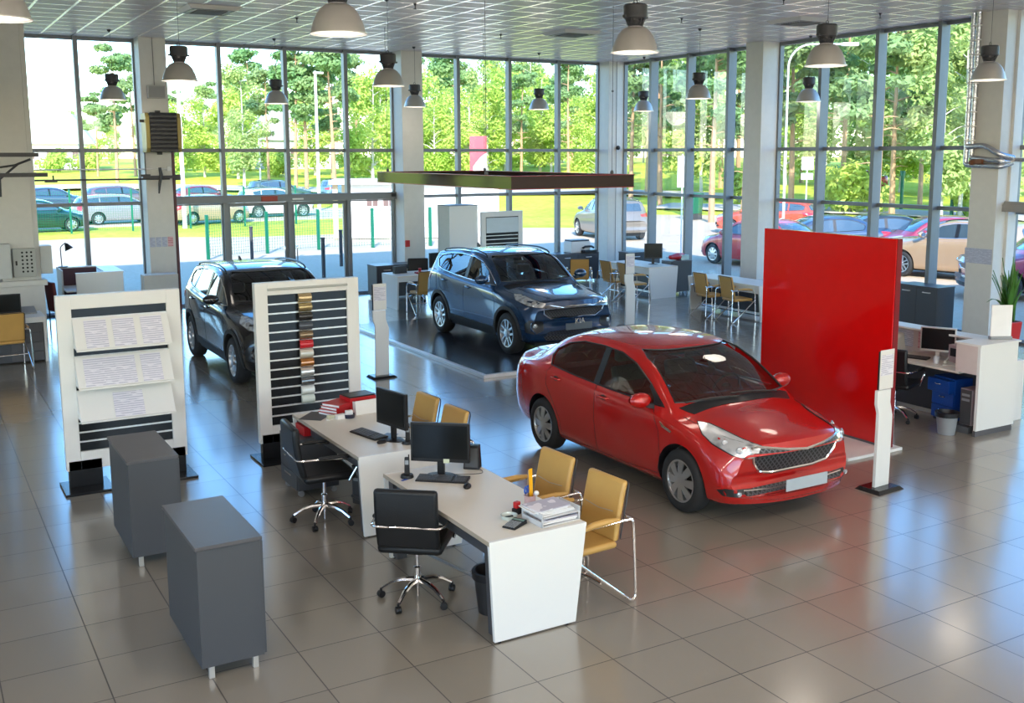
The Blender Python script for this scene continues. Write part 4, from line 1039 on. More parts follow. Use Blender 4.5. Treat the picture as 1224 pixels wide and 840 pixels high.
def tan_chair(lab, x, y, rot):
    t = thing('visitor_chair', lab, 'chair', (x, y, 0), math.radians(rot), 'tan leather visitor chairs')
    LT = MATS['leather_tan']; CH = MATS['chrome']
    n = 8; F = []; B = []
    for i in range(n+1):
        z = .47+.46*i/n; xx = -.20-.09*(i/n)**1.3
        F.append((xx+.022, z)); B.append((xx-.026, z+.004))
    obj('backrest', MB().prism(F+B[::-1], 'y', -.225, .225), LT, t, bevel=.022, smooth=True, seg=3)
    obj('back_seam', MB().box(-.2045, -.198, -.15, .15, .685, .689).box(-.2045,-.198,-.01,.01,.0,.0) if False else MB().tube([(-.203, -.17, .70), (-.200, 0, .685), (-.203, .17, .70)], .0035, 5), MATS['desk_edge'], t)
    obj('back_piping', MB().tube(rounded([(-.232, -.226, .49), (-.318, -.226, .925), (-.318, .226, .925), (-.232, .226, .49)], .04), .006, 6), MATS['trim_black'], t, smooth=True)
    obj('seat', MB().box(-.21, .24, -.225, .225, .42, .475), LT, t, bevel=.024, smooth=True, seg=3)
    for q in (-1, 1):
        pts = rounded([(-.285, q*.22, .66), (-.30, q*.285, .655), (-.31, q*.29, .60), (-.33, q*.30, .04), (-.31, q*.30, .012), (-.27, q*.30, .02), (.20, q*.285, .40), (.255, q*.28, .44)], .035, 5)
        fr = obj('side_frame', MB().tube(pts, .0105, 8), CH, t, smooth=True)
        obj('front_leg', MB().tube(rounded([(-.28, q*.285, .655), (.14, q*.285, .655), (.24, q*.285, .60), (.27, q*.285, .012)], .07), .0105, 8), CH, t, smooth=True)
        obj('arm_pad', MB().tube([(-.17, q*.285, .672), (-.05, q*.285, .678), (.08, q*.285, .675), (.17, q*.285, .655)], [.016, .026, .026, .016], 8), LT, fr, smooth=True)
    cb = MB().cyl((-.0, -.285, .21), (0, .285, .21), .009).cyl((.20, -.285, .41), (.20, .285, .41), .009)
    obj('cross_bar', cb, CH, t)
    return t
tc = tan_chair('tan leather chair at the near right corner of the front desk', -.25, .37, 184)
for x, y, r_, lab in ((-.25, 1.09, 184, 'tan leather chair behind the paper tray of the front desk'),
        (-.27, 2.93, 183, 'tan leather chair facing the second desk, the nearer of its pair'), (-.27, 3.58, 183, 'tan leather chair facing the second desk, next to the turned monitor'),
        (5.02, 14.42, 88, 'tan leather chair at the far desk left of the blue car'), (10.0, 10.86, -4, 'tan leather chair at the window table, the farther of its pair'),
        (10.03, 10.08, -6, 'tan leather chair at the window table, nearer the red panel'), (9.78, 14.0, -3, 'tan leather chair behind the thin information stand, at the left end of the corner desk'),
        (9.80, 13.32, -8, 'tan leather chair directly behind the thin information stand'), (-3.22, 12.45, 96, 'tan leather chair at the left edge of the picture'),
        (9.35, 14.9, 60, 'tan leather chair seen through the windscreen of the blue car')):
    dup(tc, (x, y, 0), math.radians(r_), lab)

def low_cabinet(lab, x0, x1, y0, y1, face, h=.78, doors=2, name='cabinet', feet=True):
    """charcoal office cabinet; face is the side the doors are on"""
    t = thing(name, lab, 'cabinet', ((x0+x1)/2, (y0+y1)/2, 0)); W, D = x1-x0, y1-y0
    obj('carcass', MB().box(-W/2, W/2, -D/2, D/2, .07, h-.022), MATS['charcoal'], t, bevel=.002)
    obj('cabinet_top', MB().box(-W/2-.01, W/2+.01, -D/2-.01, D/2+.01, h-.022, h), MATS['charcoal_top'], t, bevel=.003)
    for k in range(doors):
        if face in ('-y',):
            a = -W/2+W*k/doors+.004; b = -W/2+W*(k+1)/doors-.004
            d = obj('door', MB().box(a, b, -D/2-.018, -D/2, .08, h-.03), MATS['charcoal'], t, bevel=.002)
            obj('handle', MB().tube(rounded([((a+b)/2-.08, -D/2-.018, h-.11), ((a+b)/2-.08, -D/2-.045, h-.11), ((a+b)/2+.08, -D/2-.045, h-.11), ((a+b)/2+.08, -D/2-.018, h-.11)], .01), .010, 8), MATS['slat_alu'], d)
        else:
            s_ = -1 if face == '-x' else 1
            a = -D/2+D*k/doors+.004; b = -D/2+D*(k+1)/doors-.004
            d = obj('door', MB().box(min(s_*W/2, s_*(W/2+.018)), max(s_*W/2, s_*(W/2+.018)), a, b, .08, h-.03), MATS['charcoal'], t, bevel=.002)
            xx = s_*(W/2+.018); x2 = s_*(W/2+.045)
            obj('handle', MB().tube(rounded([(xx, (a+b)/2-.08, h-.11), (x2, (a+b)/2-.08, h-.11), (x2, (a+b)/2+.08, h-.11), (xx, (a+b)/2+.08, h-.11)], .01), .010, 8), MATS['slat_alu'], d)
    for xx in (-W/2+.06, W/2-.06):
        for yy in (-D/2+.06, D/2-.06):
            obj('foot', MB().box(xx-.02, xx+.02, yy-.02, yy+.02, 0, .072), MATS['steel_leg'], t)
    return t
def plinth_cabinet(lab, x0, x1, y0, y1, h):
    t = thing('cabinet', lab, 'cabinet', ((x0+x1)/2, (y0+y1)/2, 0), 0); W, D = x1-x0, y1-y0
    obj('carcass', MB().box(-W/2, W/2, -D/2, D/2, .095, h-.025), MATS['charcoal'], t, bevel=.002)
    obj('cabinet_top', MB().box(-W/2-.012, W/2+.012, -D/2-.012, D/2+.012, h-.025, h), MATS['charcoal_top'], t, bevel=.003)
    obj('door', MB().box(W/2, W/2+.018, -D/2+.004, D/2-.004, .105, h-.035), MATS['charcoal'], t, bevel=.002)
    for xx in (-W/2+.07, W/2-.05):
        for yy in (-D/2+.05, D/2-.05):
            obj('foot', MB().box(xx-.018, xx+.018, yy-.018, yy+.018, 0, .097), MATS['steel_leg'], t, bevel=.002)
    return t
plinth_cabinet('dark grey box cabinet in the foreground, nearest the viewer', -3.07, -2.66, .50, 1.45, .92)
plinth_cabinet('dark grey box cabinet standing against the white brochure board', -3.09, -2.70, 2.72, 3.62, .92)

# --- display boards
def feet_board(t, W):
    for a, b in ((.0, .36), (W-.36, W)):
        f = obj('foot', MB().box(a-.05, b+.05, -.26, .24, 0, .025), MATS['slat_black'], t, bevel=.004)
        obj('leg', MB().box(a+.02, b-.02, -.03, .06, .025, .3), MATS['slat_black'], t, bevel=.003)
def display_board(lab, x, y, W=1.2, slats=14, kind='brochure'):
    t = thing('display_board', lab, 'display board', (x, y, 0)); H0, H1 = .20, 2.0; bw = .14
    fr = MB().box(0, bw, -.03, .06, H0, H1).box(W-bw, W, -.03, .06, H0, H1).box(bw, W-bw, -.03, .06, H1-bw, H1).box(bw, W-bw, -.03, .06, H0, H0+.19)
    obj('frame', fr, MATS['board_white'], t, bevel=.003)
    z0, z1 = H0+.19, H1-bw
    obj('back_panel', MB().box(bw, W-bw, .0, .04, z0, z1), MATS['slat_black'], t)
    sl = MB()
    for k in range(1, slats+1):
        z = z0+(z1-z0)*k/(slats+1); sl.box(bw, W-bw, -.012, 0, z-.008, z+.008)
    obj('slat_rail', sl, MATS['slat_alu'], t)
    feet_board(t, W)
    return t, z0, z1
bd, z0, z1 = display_board('white framed board with three slanted shelves of printed sheets', -3.27, 5.25, kind='brochure')
for k, (za, zb) in enumerate(((1.47, 1.76), (1.08, 1.37), (.74, 1.03))):
    sh = thing('sheet_shelf', ['upper slanted white shelf holding three sheets', 'middle slanted white shelf holding four sheets', 'lowest slanted white shelf with one sheet'][k], 'shelf', (-3.13, 5.24, za))
    sh.parent = bd; sh.location = (.14, -.01, za); del sh['category']; 
    a = -.02; b = -.21
    obj('shelf_board', MB().hexa([(0, b-.012, 0), (.92, b-.012, 0), (.92, b, -.004), (0, b, -.004)], [(0, a-.012, zb-za), (.92, a-.012, zb-za), (.92, a, zb-za), (0, a, zb-za)]), MATS['board_white'], sh)
    lips = MB().box(0, .92, b-.035, b-.008, -.012, .006); obj('shelf_lip', lips, MATS['board_white'], sh)
    for s_ in (0, .908): obj('shelf_cheek', MB().add([(s_, b, 0), (s_, a, 0), (s_, a, zb-za), (s_+.012, b, 0), (s_+.012, a, 0), (s_+.012, a, zb-za)], [(0,1,2),(5,4,3),(0,3,4,1),(1,4,5,2),(2,5,3,0)]), MATS['board_white'], sh)
SHEETS = [(0, [(.10, .21), (.365, .21), (.64, .21)]), (1, [(.07, .19), (.26, .12), (.375, .19), (.62, .20)]), (2, [(.33, .29)])]
for k, lst in SHEETS:
    za, zb = ((1.47, 1.76), (1.08, 1.37), (.74, 1.03))[k]
    for i, (u, w_) in enumerate(lst):
        row = ['upper', 'middle', 'lowest'][k]; pos = {3: ['left', 'centre', 'right'], 4: ['far left', 'narrow second', 'third', 'far right'], 1: ['only']}[len(lst)][i]
        mb = MB(); a, b = -.038, -.222; f0, f1 = .04, .93 if k < 2 else .82
        P = lambda u_, t_, o_: (u_, b+(a-b)*t_+o_*-.84, (zb-za)*t_+o_*.5)
        mb.add([P(0, f0, .006), P(w_, f0, .006), P(w_, f1, .006), P(0, f1, .006), P(0, f0, .002), P(w_, f0, .002), P(w_, f1, .002), P(0, f1, .002)], [(0,1,2,3),(7,6,5,4),(0,4,5,1),(1,5,6,2),(2,6,7,3),(3,7,4,0)])
        tag(obj('printed_sheet', mb, MATS['paper_print'], loc=(-3.13+u, 5.24, za)), '%s printed sheet on the %s shelf of the white board' % (pos, row), 'sheet', 'printed sheets on the brochure board')
bd2, z0, z1 = display_board('white framed slatted board with a column of paint samples', -1.275, 5.25, slats=13, kind='samples')
obj('top_rail', MB().tube([(.14, -.045, 1.925), (1.06, -.045, 1.925)], .014, 8), MATS['box_grey'], bd2)
SAMP = [('gold', (.50,.38,.20), 1), ('olive gold', (.36,.27,.12), 1), ('black', (.01,.01,.012), 0), ('dark slate', (.05,.06,.08), 0), ('bronze', (.25,.17,.10), 1), ('red', (.50,.01,.02), 0),
        ('cream', (.55,.52,.44), 0), ('copper orange', (.42,.15,.02), 1), ('silver', (.62,.62,.62), 1), ('graphite', (.10,.10,.11), 1), ('pearl white', (.72,.76,.74), 0), ('pale mint white', (.66,.76,.72), 0)]
st = (z1-z0)/14
for k, (nm, c, mt) in enumerate(SAMP):
    zc = z1-st*(k+.5)
    m_ = mat('sample_'+nm.replace(' ', '_'), c, .25, .6*mt, coat=1)
    n = 8; pr = []
    for i in range(n+1):
        a = math.radians(-70+140*i/n); pr.append((-.055*math.cos(a)+.015, math.sin(a)*.050))
    pr = [(u, v) for u, v in pr]+[(0.0, .05), (0, -.05)]
    tag(obj('paint_sample', MB().prism(pr, 'x', -.075, .075), m_, loc=(-.72, 5.215, zc), smooth=False), nm+' curved paint sample on the slatted board', 'paint sample', 'paint samples on the slatted board')

# --- information stands
def info_stand(lab, x, y, rot=0, sheet='paper_print'):
    t = thing('information_stand', lab, 'information stand', (x, y, 0), math.radians(rot), 'white information stands')
    b = MB().hexa([(-.2,-.15,0),(.2,-.15,0),(.2,.15,0),(-.2,.15,0)], [(-.165,-.12,.035),(.165,-.12,.035),(.165,.12,.035),(-.165,.12,.035)])
    obj('base_plate', b, MATS['slat_black'], t)
    w = .105
    prof = [(-w, .035), (w, .035), (w+.02, .72), (w+.02, .86), (w, .92), (w, 1.0), (-w-.01, 1.0), (-w-.01, .92), (-w-.012, .82), (-w, .72)]
    prof = [(-.105, .035), (.105, .035), (.125, .74), (.095, .90), (.095, 1.02), (-.125, 1.02), (-.125, .90), (-.095, .74)]
    prof = [(-.10, .035), (.12, .035), (.13, .76), (.085, .90), (.085, 1.04), (-.125, 1.04), (-.125, .90), (-.09, .80)]
    obj('column', MB().prism(prof, 'y', -.02, .015), MATS['desk_white'], t, bevel=.002)
    obj('sheet_holder', MB().box(-.13, .09, -.024, -.012, 1.05, 1.44), MATS['slat_black'], t)
    h = obj('info_sheet', MB().box(-.118, .094, -.032, -.025, 1.05, 1.45), MATS['board_white'], t)
    obj('printed_area', MB().box(-.105, .08, -.034, -.0322, 1.19, 1.40), MATS[sheet], h)
    return t
i1 = info_stand('white information stand with a printed sheet beside the red car and red panel', 3.85, 1.0, 4)
dup(i1, (1.64, 8.72, 0), math.radians(0), 'white information stand left of the dark platform with the blue car')
dup(i1, (7.74, 10.65, 0), math.radians(0), 'white information stand right of the blue car in front of the corner desk')

# --- red panel and its base, car platform
t = thing('display_wall', 'tall glossy red display panel beside the red car', 'display wall', (5.0, 2.95, 0))
obj('panel', MB().box(0, .10, -1.05, 1.05, .04, 2.44), MATS['red_panel'], t, bevel=.003)
obj('side_trim', MB().box(.012, .09, -1.058, -1.05, .04, 2.44), MATS['red_dark'], t)
obj('bottom_trim', MB().box(-.004, .104, -1.05, 1.05, .035, .06), MATS['sill'], t)
obj('base_plate', MB().box(-.69, .20, -1.11, 1.11, 0, .035), MATS['desk_white'], t, bevel=.004)
pf = MB().box(2.92, 7.1, 7.80, 13.45, 0, .045)
t = thing('car_platform', 'low dark platform with pale metal edging under the blue car', 'platform', (5.0, 10.6, 0))
def plat_mat():
    m, nt, out = _nt('platform_floor'); p = N(nt, 'ShaderNodeBsdfPrincipled'); g = N(nt, 'ShaderNodeNewGeometry')
    mk = grid_mask(nt, g.outputs['Position'], .6, .004); mx = N(nt, 'ShaderNodeMix'); mx.data_type = 'RGBA'; mx.inputs['A'].default_value = rgb(.035,.04,.05); mx.inputs['B'].default_value = rgb(.015,.015,.02)
    L(nt, mk, mx.inputs['Factor']); L(nt, mx.outputs['Result'], p.inputs['Base Color']); p.inputs['Roughness'].default_value = .2; p.inputs['Specular IOR Level'].default_value = .55
    L(nt, p.outputs[0], out.inputs[0]); MATS['platform'] = m
plat_mat()
obj('deck', MB().box(-2.0, 2.0, -2.74, 2.84, 0, .046), MATS['platform'], t)
obj('edge_trim', MB().box(-2.08, -2.0, -2.82, 2.84, 0, .05).box(-2.0, 2.0, -2.82, -2.74, 0, .05), MATS['slat_alu'], t, bevel=.003)

# --- desk things
def at_rot(x, y, z, deg): return (x, y, z), math.radians(deg)
def monitor(lab, x, y, z, rot, w=.50, h=.31, stand=.13, border='plastic_black', tilt=0, sticker=False, group='computer monitors'):
    t = thing('monitor', lab, 'monitor', (x, y, z), math.radians(rot), group)   # screen looks along local -y
    b = stand
    sc = obj('casing', MB().box(-w/2, w/2, -.02, .02, b, b+h).box(-w*.3, w*.3, .02, .045, b+.05, b+h-.06), MATS[border], t, bevel=.006)
    obj('screen', MB().box(-w/2+.018, w/2-.018, -.0225, -.019, b+.03, b+h-.018), MATS['screen_black'], sc)
    obj('stand', MB().box(-.03, .03, .0, .03, .01, b+.08), MATS[border], t, bevel=.004)
    obj('stand_base', MB().lathe([(.001, .014), (.5, .014), (1, .004), (1, 0)], seg=28, cap=False).xform(Matrix.Translation((0, .01, 0)) @ Matrix.Diagonal((.12, .085, 1, 1))), MATS[border], t, smooth=True)
    if sticker: obj('sticker', MB().box(w*.06, w*.06+.05, -.024, -.0222, b-.005, b+.03), mat('sticker', (.6,.62,.45), .5), sc)
    return t
def keyboard(lab, x, y, rot, w=.43, z=.749):
    t = thing('keyboard', lab, 'keyboard', (x, y, z), math.radians(rot), 'computer keyboards')
    obj('keyboard_body', MB().hexa([(-w/2,-.075,0),(w/2,-.075,0),(w/2,.075,0),(-w/2,.075,0)], [(-w/2,-.075,.012),(w/2,-.075,.012),(w/2,.075,.024),(-w/2,.075,.024)]), MATS['plastic_black'], t, bevel=.004)
    k = MB()
    for r_ in range(5):
        for c in range(20):
            if c in (14, ): continue
            xx = -w/2+.012+c*(w-.024)/20; yy = -.062+r_*.025; zz = .0135+.012*(yy+.075)/.15
            k.box(xx+.001, xx+(w-.024)/20-.001, yy, yy+.021, zz-.003, zz+.005)
    obj('keys', k, MATS['key_grey'], t)
    return t
def mouse(lab, x, y, rot, z=.749):
    t = thing('computer_mouse', lab, 'mouse', (x, y, z), math.radians(rot), 'computer mice')
    b = MB().ball((0, 0, .012), (.032, .055, .022), 16, 10); b.v = [(a, c, max(d, 0)) for a, c, d in b.v]
    o = obj('mouse_body', b, MATS['plastic_black'], t, smooth=True)
    obj('scroll_wheel', MB().lathe([(.006, -.004), (.006, .004)], (0, .03, .030), 10, 'x'), MATS['key_grey'], t)
    return t
def cord(name, lab, pts, r=.0025, m='plastic_black'):
    return tag(obj(name, MB().tube(rounded(pts, .05, 5), r, 5), MATS[m], smooth=True), lab, 'cable')
def handset(lab, x, y, rot, z=.749):
    t = thing('cordless_phone', lab, 'phone', (x, y, z), math.radians(rot), 'cordless phones')
    obj('charging_base', MB().lathe([(.001, .02), (.03, .03), (.05, .025), (.055, .006), (.055, 0)], seg=20, cap=False), MATS['plastic_black'], t, smooth=True)
    h = obj('handset', MB().hexa([(-.022,-.012,.02),(.022,-.012,.02),(.022,.014,.02),(-.022,.014,.02)], [(-.02,.0,.17),(.02,.0,.17),(.02,.022,.17),(-.02,.022,.17)]), MATS['plastic_black'], t, bevel=.007, smooth=True)
    obj('display', MB().hexa([(-.014,-.0105,.11),(.014,-.0105,.11),(.014,-.004,.11),(-.014,-.004,.11)], [(-.014,-.0065,.145),(.014,-.0065,.145),(.014,.0,.145),(-.014,.0,.145)]), MATS['bin_grey'], h)
    obj('antenna', MB().cyl((.015,.012,.165), (.015,.014,.19), .005), MATS['plastic_black'], h)
    return t
monitor('widescreen black monitor with a sticker on the front desk', -.83, 1.56, .749, -40, .50, .33, .12, sticker=True)
keyboard('black keyboard in front of the widescreen monitor on the front desk', -.87, 1.44-.0, -40)
mouse('black mouse right of the keyboard on the front desk', -.79, 1.16, -35)
handset('cordless phone on its base at the left corner of the front desk', -1.09, 1.66, -30)
tag(obj('blue_tag', MB().box(-.03, .03, -.012, .012, 0, .003), MATS['blue_plastic'], loc=(-1.14, 1.60, .75), rot=(0, 0, .3)), 'small blue slip beside the cordless phone on the front desk', 'slip')
t = thing('desk_speaker', 'black boxy speaker behind the right edge of the front monitor', 'speaker', (-.50, 1.62, .749), math.radians(-40))
obj('speaker_box', MB().hexa([(-.07,-.06,0),(.07,-.06,0),(.07,.05,0),(-.07,.05,0)], [(-.06,-.03,.20),(.06,-.03,.20),(.06,.04,.20),(-.06,.04,.20)]), MATS['plastic_black'], t, bevel=.006)
obj('speaker_face', MB().hexa([(-.055,-.061,.02),(.055,-.061,.02),(.055,-.056,.02),(-.055,-.056,.02)], [(-.05,-.034,.18),(.05,-.034,.18),(.05,-.03,.18),(-.05,-.03,.18)]), MATS['key_grey'], t)
cord('cable', 'thin black cable curling behind the keyboard of the front desk', [(-.80,1.60,.753),(-.70,1.50,.753),(-.60,1.45,.753),(-.50,1.42,.753),(-.47,1.52,.753),(-.50,1.60,.753)])
cord('cable', 'thin black cord of the mouse on the front desk', [(-.78,1.22,.755),(-.72,1.34,.753),(-.66,1.40,.753),(-.76,1.56,.753)], .002)
# calculator, tape dish, paper tray, stamp, pen cup
t = thing('calculator', 'black desk calculator with rows of keys', 'calculator', (-.90, .21, .749), math.radians(-62))
obj('calculator_body', MB().hexa([(-.055,-.085,0),(.055,-.085,0),(.055,.085,0),(-.055,.085,0)], [(-.053,-.083,.012),(.053,-.083,.012),(.053,.083,.03),(-.053,.083,.03)]), MATS['plastic_black'], t, bevel=.004)
kk = MB()
for r_ in range(5):
    for c in range(5): kk.box(-.047+c*.019, -.033+c*.019, -.075+r_*.021, -.061+r_*.021, .012+r_*.0025, .018+r_*.0025)
obj('keys', kk, MATS['bin_grey'], t)
obj('display', MB().box(-.045, .045, .045, .07, .0255, .030), mat('lcd', (.18,.30,.26), .3), t)
t = thing('glass_dish', 'small glass dish with a clip behind the calculator', 'dish', (-.86, .36, .749))
obj('dish', MB().lathe([(.001, .002), (.05, .002), (.06, .03), (.064, .03), (.054, 0), (.001, 0)], seg=24, cap=False), mat('dish_glass', (.55,.62,.58), .08, spec=.8), t, smooth=True)
obj('clip', MB().box(-.03, .03, -.008, .008, .012, .02), MATS['trim_black'], t)
t = thing('paper_tray', 'clear two level tray heaped with printed papers at the desk corner', 'tray', (-.60, .20, .749), math.radians(4))
for k, z in enumerate((0, .06)):
    b = MB().box(-.17, .17, -.13, .13, z, z+.004).box(-.17, -.166, -.13, .13, z, z+.04).box(.166, .17, -.13, .13, z, z+.04).box(-.17, .17, .126, .13, z, z+.04)
    if k == 0: b.box(-.17, -.16, -.13, -.12, 0, .06).box(.16, .17, -.13, -.12, 0, .06).box(-.17, -.16, .12, .13, 0, .06).box(.16, .17, .12, .13, 0, .06)
    obj('tray_shelf', b, MATS['clear_plastic'], t)
random.seed(3)
for k, (z, n) in enumerate(((.008, 4), (.068, 7))):
    for i in range(n):
        a = random.uniform(-.10, .10); dx, dy = random.uniform(-.02, .02), random.uniform(-.015, .015)
        mb = MB().box(-.148, .148, -.105, .105, 0, .006)
        tag(obj('paper_pile', mb, MATS['paper_print'] if i == n-1 else MATS['paper'], loc=(-.60+dx-.01*i*k, .20+dy, .749+z+i*.0075), rot=(0, 0, a+.05)),
            ('white papers in the lower level of the clear tray' if k == 0 else ('printed sheet lying on top of the clear tray' if i == n-1 else 'white papers in the upper level of the clear tray')), 'papers', 'papers in the clear tray' if not (k == 1 and i == n-1) else None)
t = thing('ink_stamp', 'red and black self inking stamp beside the paper tray', 'stamp', (-.76, .42, .749), .3)
obj('stamp_base', MB().box(-.03, .03, -.025, .025, 0, .045), MATS['plastic_black'], t, bevel=.004)
obj('stamp_grip', MB().box(-.024, .024, -.02, .02, .045, .095), MATS['red_plastic'], t, bevel=.008)
t = thing('pen_cup', 'clear pen cup behind the paper tray', 'pen cup', (-.60, .50, .749))
obj('cup', MB().lathe([(.001, .003), (.038, .003), (.042, .095), (.045, .095), (.041, 0), (.001, 0)], seg=20, cap=False), mat('pink_clear', (.62,.45,.48), .15), t, smooth=True)
t = thing('scissors', 'blue handled scissors standing in the pen cup', 'scissors', (-.625, .50, .755), .5)
obj('blade', MB().box(-.008, .008, -.002, .002, .005, .11), MATS['chrome'], t)
for q in (-1, 1): obj('handle', MB().tube([(q*.016+.018*math.cos(a), 0, .135+.025*math.sin(a)) for a in np.linspace(0, 2*PI, 13)[:-1]], .007, 6, close=True), MATS['blue_plastic'], t, smooth=True)
tag(obj('ruler', MB().box(-.016, .016, -.0015, .0015, 0, .30), mat('ruler_yellow', (.85,.42,.01), .35), loc=(-.575, .52, .755), rot=(.10, -.10, .1)), 'yellow ruler standing in the pen cup', 'ruler')
tag(obj('ruler', MB().box(-.016, .016, -.0015, .0015, 0, .28), mat('ruler_clear', (.50,.38,.30), .3), loc=(-.60, .535, .755), rot=(.05, .04, .2)), 'brownish clear ruler standing in the pen cup', 'ruler')
tag(obj('eraser', MB().ball((0,0,.03), (.02,.02,.02), 10, 8), MATS['paper'], loc=(-.56, .47, .83), smooth=True), 'white cap of a pen in the cup', 'pen')

# second desk
monitor('black monitor turned away at an angle on the second desk', -.73, 2.79, .749, -78, .46, .34, .13, tilt=0)
keyboard('black keyboard in front of the turned monitor on the second desk', -.86, 3.06, -78)
mouse('black mouse at the end of the second desk keyboard', -.86, 2.74, -70)
handset('cordless phone standing on the near corner of the second desk', -.66, 2.60, -20)
cord('cable', 'black cable trailing from the turned monitor on the second desk', [(-.66,2.85,.753),(-.55,2.75,.753),(-.52,2.65,.753),(-.60,2.62,.753)])
tag(obj('blue_pad', MB().box(-.06, .06, -.05, .05, 0, .004), mat('pad_blue', (.15,.25,.42), .5), loc=(-.68, 2.96, .749), rot=(0,0,-.9)), 'blue mouse pad behind the second desk keyboard', 'mouse pad')
def ring_binder(lab, x, y, z, rot, col):
    t = thing('ring_binder', lab, 'folder', (x, y, z), math.radians(rot), 'red folders stacked on the second desk')
    obj('cover', MB().box(-.16, .16, -.12, -.116, 0, .028).box(-.16, .16, -.12, .12, 0, .003).box(-.16, .16, -.12, .12, .027, .030), col, t)
    obj('page_block', MB().box(-.15, .15, -.11, .115, .004, .026), MATS['paper'], t)
for k, lab in enumerate(('lowest red folder in the stack on the second desk', 'middle red folder in the stack on the second desk', 'third red folder in the stack on the second desk', 'top red folder in the stack beside the red letter box')):
    ring_binder(lab, -.80+.01*k, 4.05-.008*k, .749+.031*k, 24+4*(k % 2), MATS['red_plastic'])
tag(obj('black_folder', MB().box(-.15, .15, -.11, .11, 0, .012), MATS['plastic_black'], loc=(-.57, 4.06, .911), rot=(0, 0, .12), bevel=.003), 'black folder lying on top of the red letter box on the second desk', 'folder')
tag(obj('letter_box', MB().box(-.15, .15, -.12, .12, 0, .16), MATS['red_plastic'], loc=(-.57, 4.06, .749), rot=(0, 0, .12), bevel=.004), 'red letter box at the far end of the second desk', 'box')
tag(obj('magazine_file', MB().box(-.13, .13, -.004, .004, 0, .145).box(-.13, -.122, 0, .06, 0, .14).box(.122,.13,0,.06,0,.10), MATS['board_white'], loc=(-.55, 3.85, .749), rot=(-.12, 0, .10)), 'white card file leaning against the red folders', 'file')
tag(obj('clipboard', MB().box(-.12, .12, -.16, .16, 0, .006).box(-.03, .03, .13, .16, .006, .016), MATS['charcoal'], loc=(-1.04, 4.02, .749), rot=(0, 0, -.75), bevel=.002), 'dark clipboard at the far left corner of the second desk', 'clipboard')
t = thing('stapler', 'cream stapler-like puncher beside the clipboard', 'stapler', (-.94, 3.82, .749), .5)
obj('stapler_base', MB().box(-.07, .07, -.02, .02, 0, .012), MATS['board_white'], t, bevel=.003)
obj('stapler_arm', MB().hexa([(-.07,-.018,.014),(.07,-.018,.014),(.07,.018,.014),(-.07,.018,.014)], [(-.07,-.014,.06),(.05,-.014,.035),(.05,.014,.035),(-.07,.014,.06)]), mat('cream', (.55,.56,.42), .4), t, bevel=.004)
t = thing('note_holder', 'round dark note holder with white slips on the second desk', 'note holder', (-.77, 3.80, .749))
obj('holder', MB().lathe([(.001, .004), (.05, .004), (.055, .04), (.06, .04), (.056, 0), (.001, 0)], seg=20, cap=False), mat('navy', (.015,.02,.05), .3), t, smooth=True)
obj('slips', MB().box(-.035, .035, -.02, .02, .01, .075), MATS['paper'], t)
tag(obj('white_box', MB().box(-.05, .05, -.03, .03, 0, .045), MATS['paper'], loc=(-.86, 3.80, .749), rot=(0, 0, .2)), 'small white box between stapler and note holder', 'box')
# pedestal under second desk
t = thing('drawer_pedestal', 'dark drawer pedestal on casters at the far end of the second desk', 'drawer unit', (-1.12, 4.02, 0))
obj('carcass', MB().box(-.21, .21, -.25, .25, .07, .60), MATS['charcoal'], t, bevel=.003)
for k in range(3):
    d = obj('drawer', MB().box(-.228, -.21, -.245, .245, .08+k*.172, .245+k*.172), MATS['charcoal'], t, bevel=.003)
    obj('handle', MB().box(-.24, -.228, -.10, .10, .20+k*.172, .212+k*.172), MATS['chrome'], d)
for xx in (-.17, .17):
    for yy in (-.2, .2): obj('caster', MB().lathe([(.001,-.02),(.03,-.018),(.03,.018),(.001,.02)], (xx, yy, .03), 12, 'y').box(xx-.012,xx+.012,yy-.012,yy+.012,.03,.07), MATS['bin_grey'], t, smooth=True)
tag(obj('red_box', MB().box(-.15, .15, -.13, .13, 0, .09), MATS['red_plastic'], loc=(-1.08, 3.98, .601), bevel=.004), 'red box lying on the drawer pedestal under the second desk', 'box')
# computers, power strip and bins below
def pc(lab, x, y, rot=0, m='plastic_black', z=0, dims=(.18, .40, .40)):
    t = thing('computer_tower', lab, 'computer', (x, y, z), math.radians(rot)); w, d, h = dims
    obj('case', MB().box(-w/2, w/2, -d/2, d/2, .012, h), MATS[m], t, bevel=.006)
    obj('front_panel', MB().box(-w/2+.01, w/2-.01, -d/2-.012, -d/2, .02, h-.01), MATS['key_grey'], t, bevel=.004)
    obj('drive_slot', MB().box(-w/2+.03, w/2-.03, -d/2-.015, -d/2-.012, h-.09, h-.06).box(-w/2+.03, w/2-.03, -d/2-.015, -d/2-.012, h-.15, h-.12), MATS['bin_grey'], t)
    f = MB(); [f.box(sx*(w/2-.03)-.01, sx*(w/2-.03)+.01, sy*(d/2-.04)-.01, sy*(d/2-.04)+.01, 0, .013) for sx in (-1, 1) for sy in (-1, 1)]
    obj('foot', f, MATS['bin_grey'], t)
pc('dark computer tower under the second desk behind the swivel chair', -.72, 3.35, -60)
def bin_(name, lab, x, y, m, h=.30, r0=.105, r1=.14):
    t = thing(name, lab, 'waste bin', (x, y, 0))
    obj('bin_body', MB().lathe([(.001, .004), (r0-.004, .004), (r1-.006, h), (r1+.008, h), (r1+.008, h-.012), (r1, h-.014), (r0, 0), (.001, 0)], seg=28, cap=False), MATS[m], t, smooth=True, angle=40)
    obj('bag', MB().lathe([(r1+.012, h-.05), (r1+.014, h+.004), (r1-.01, h+.006), (r1-.03, h-.08), (.05, h-.12), (.001, h-.13)], seg=20, cap=False), MATS['plastic_black'], t, smooth=True)
    return t
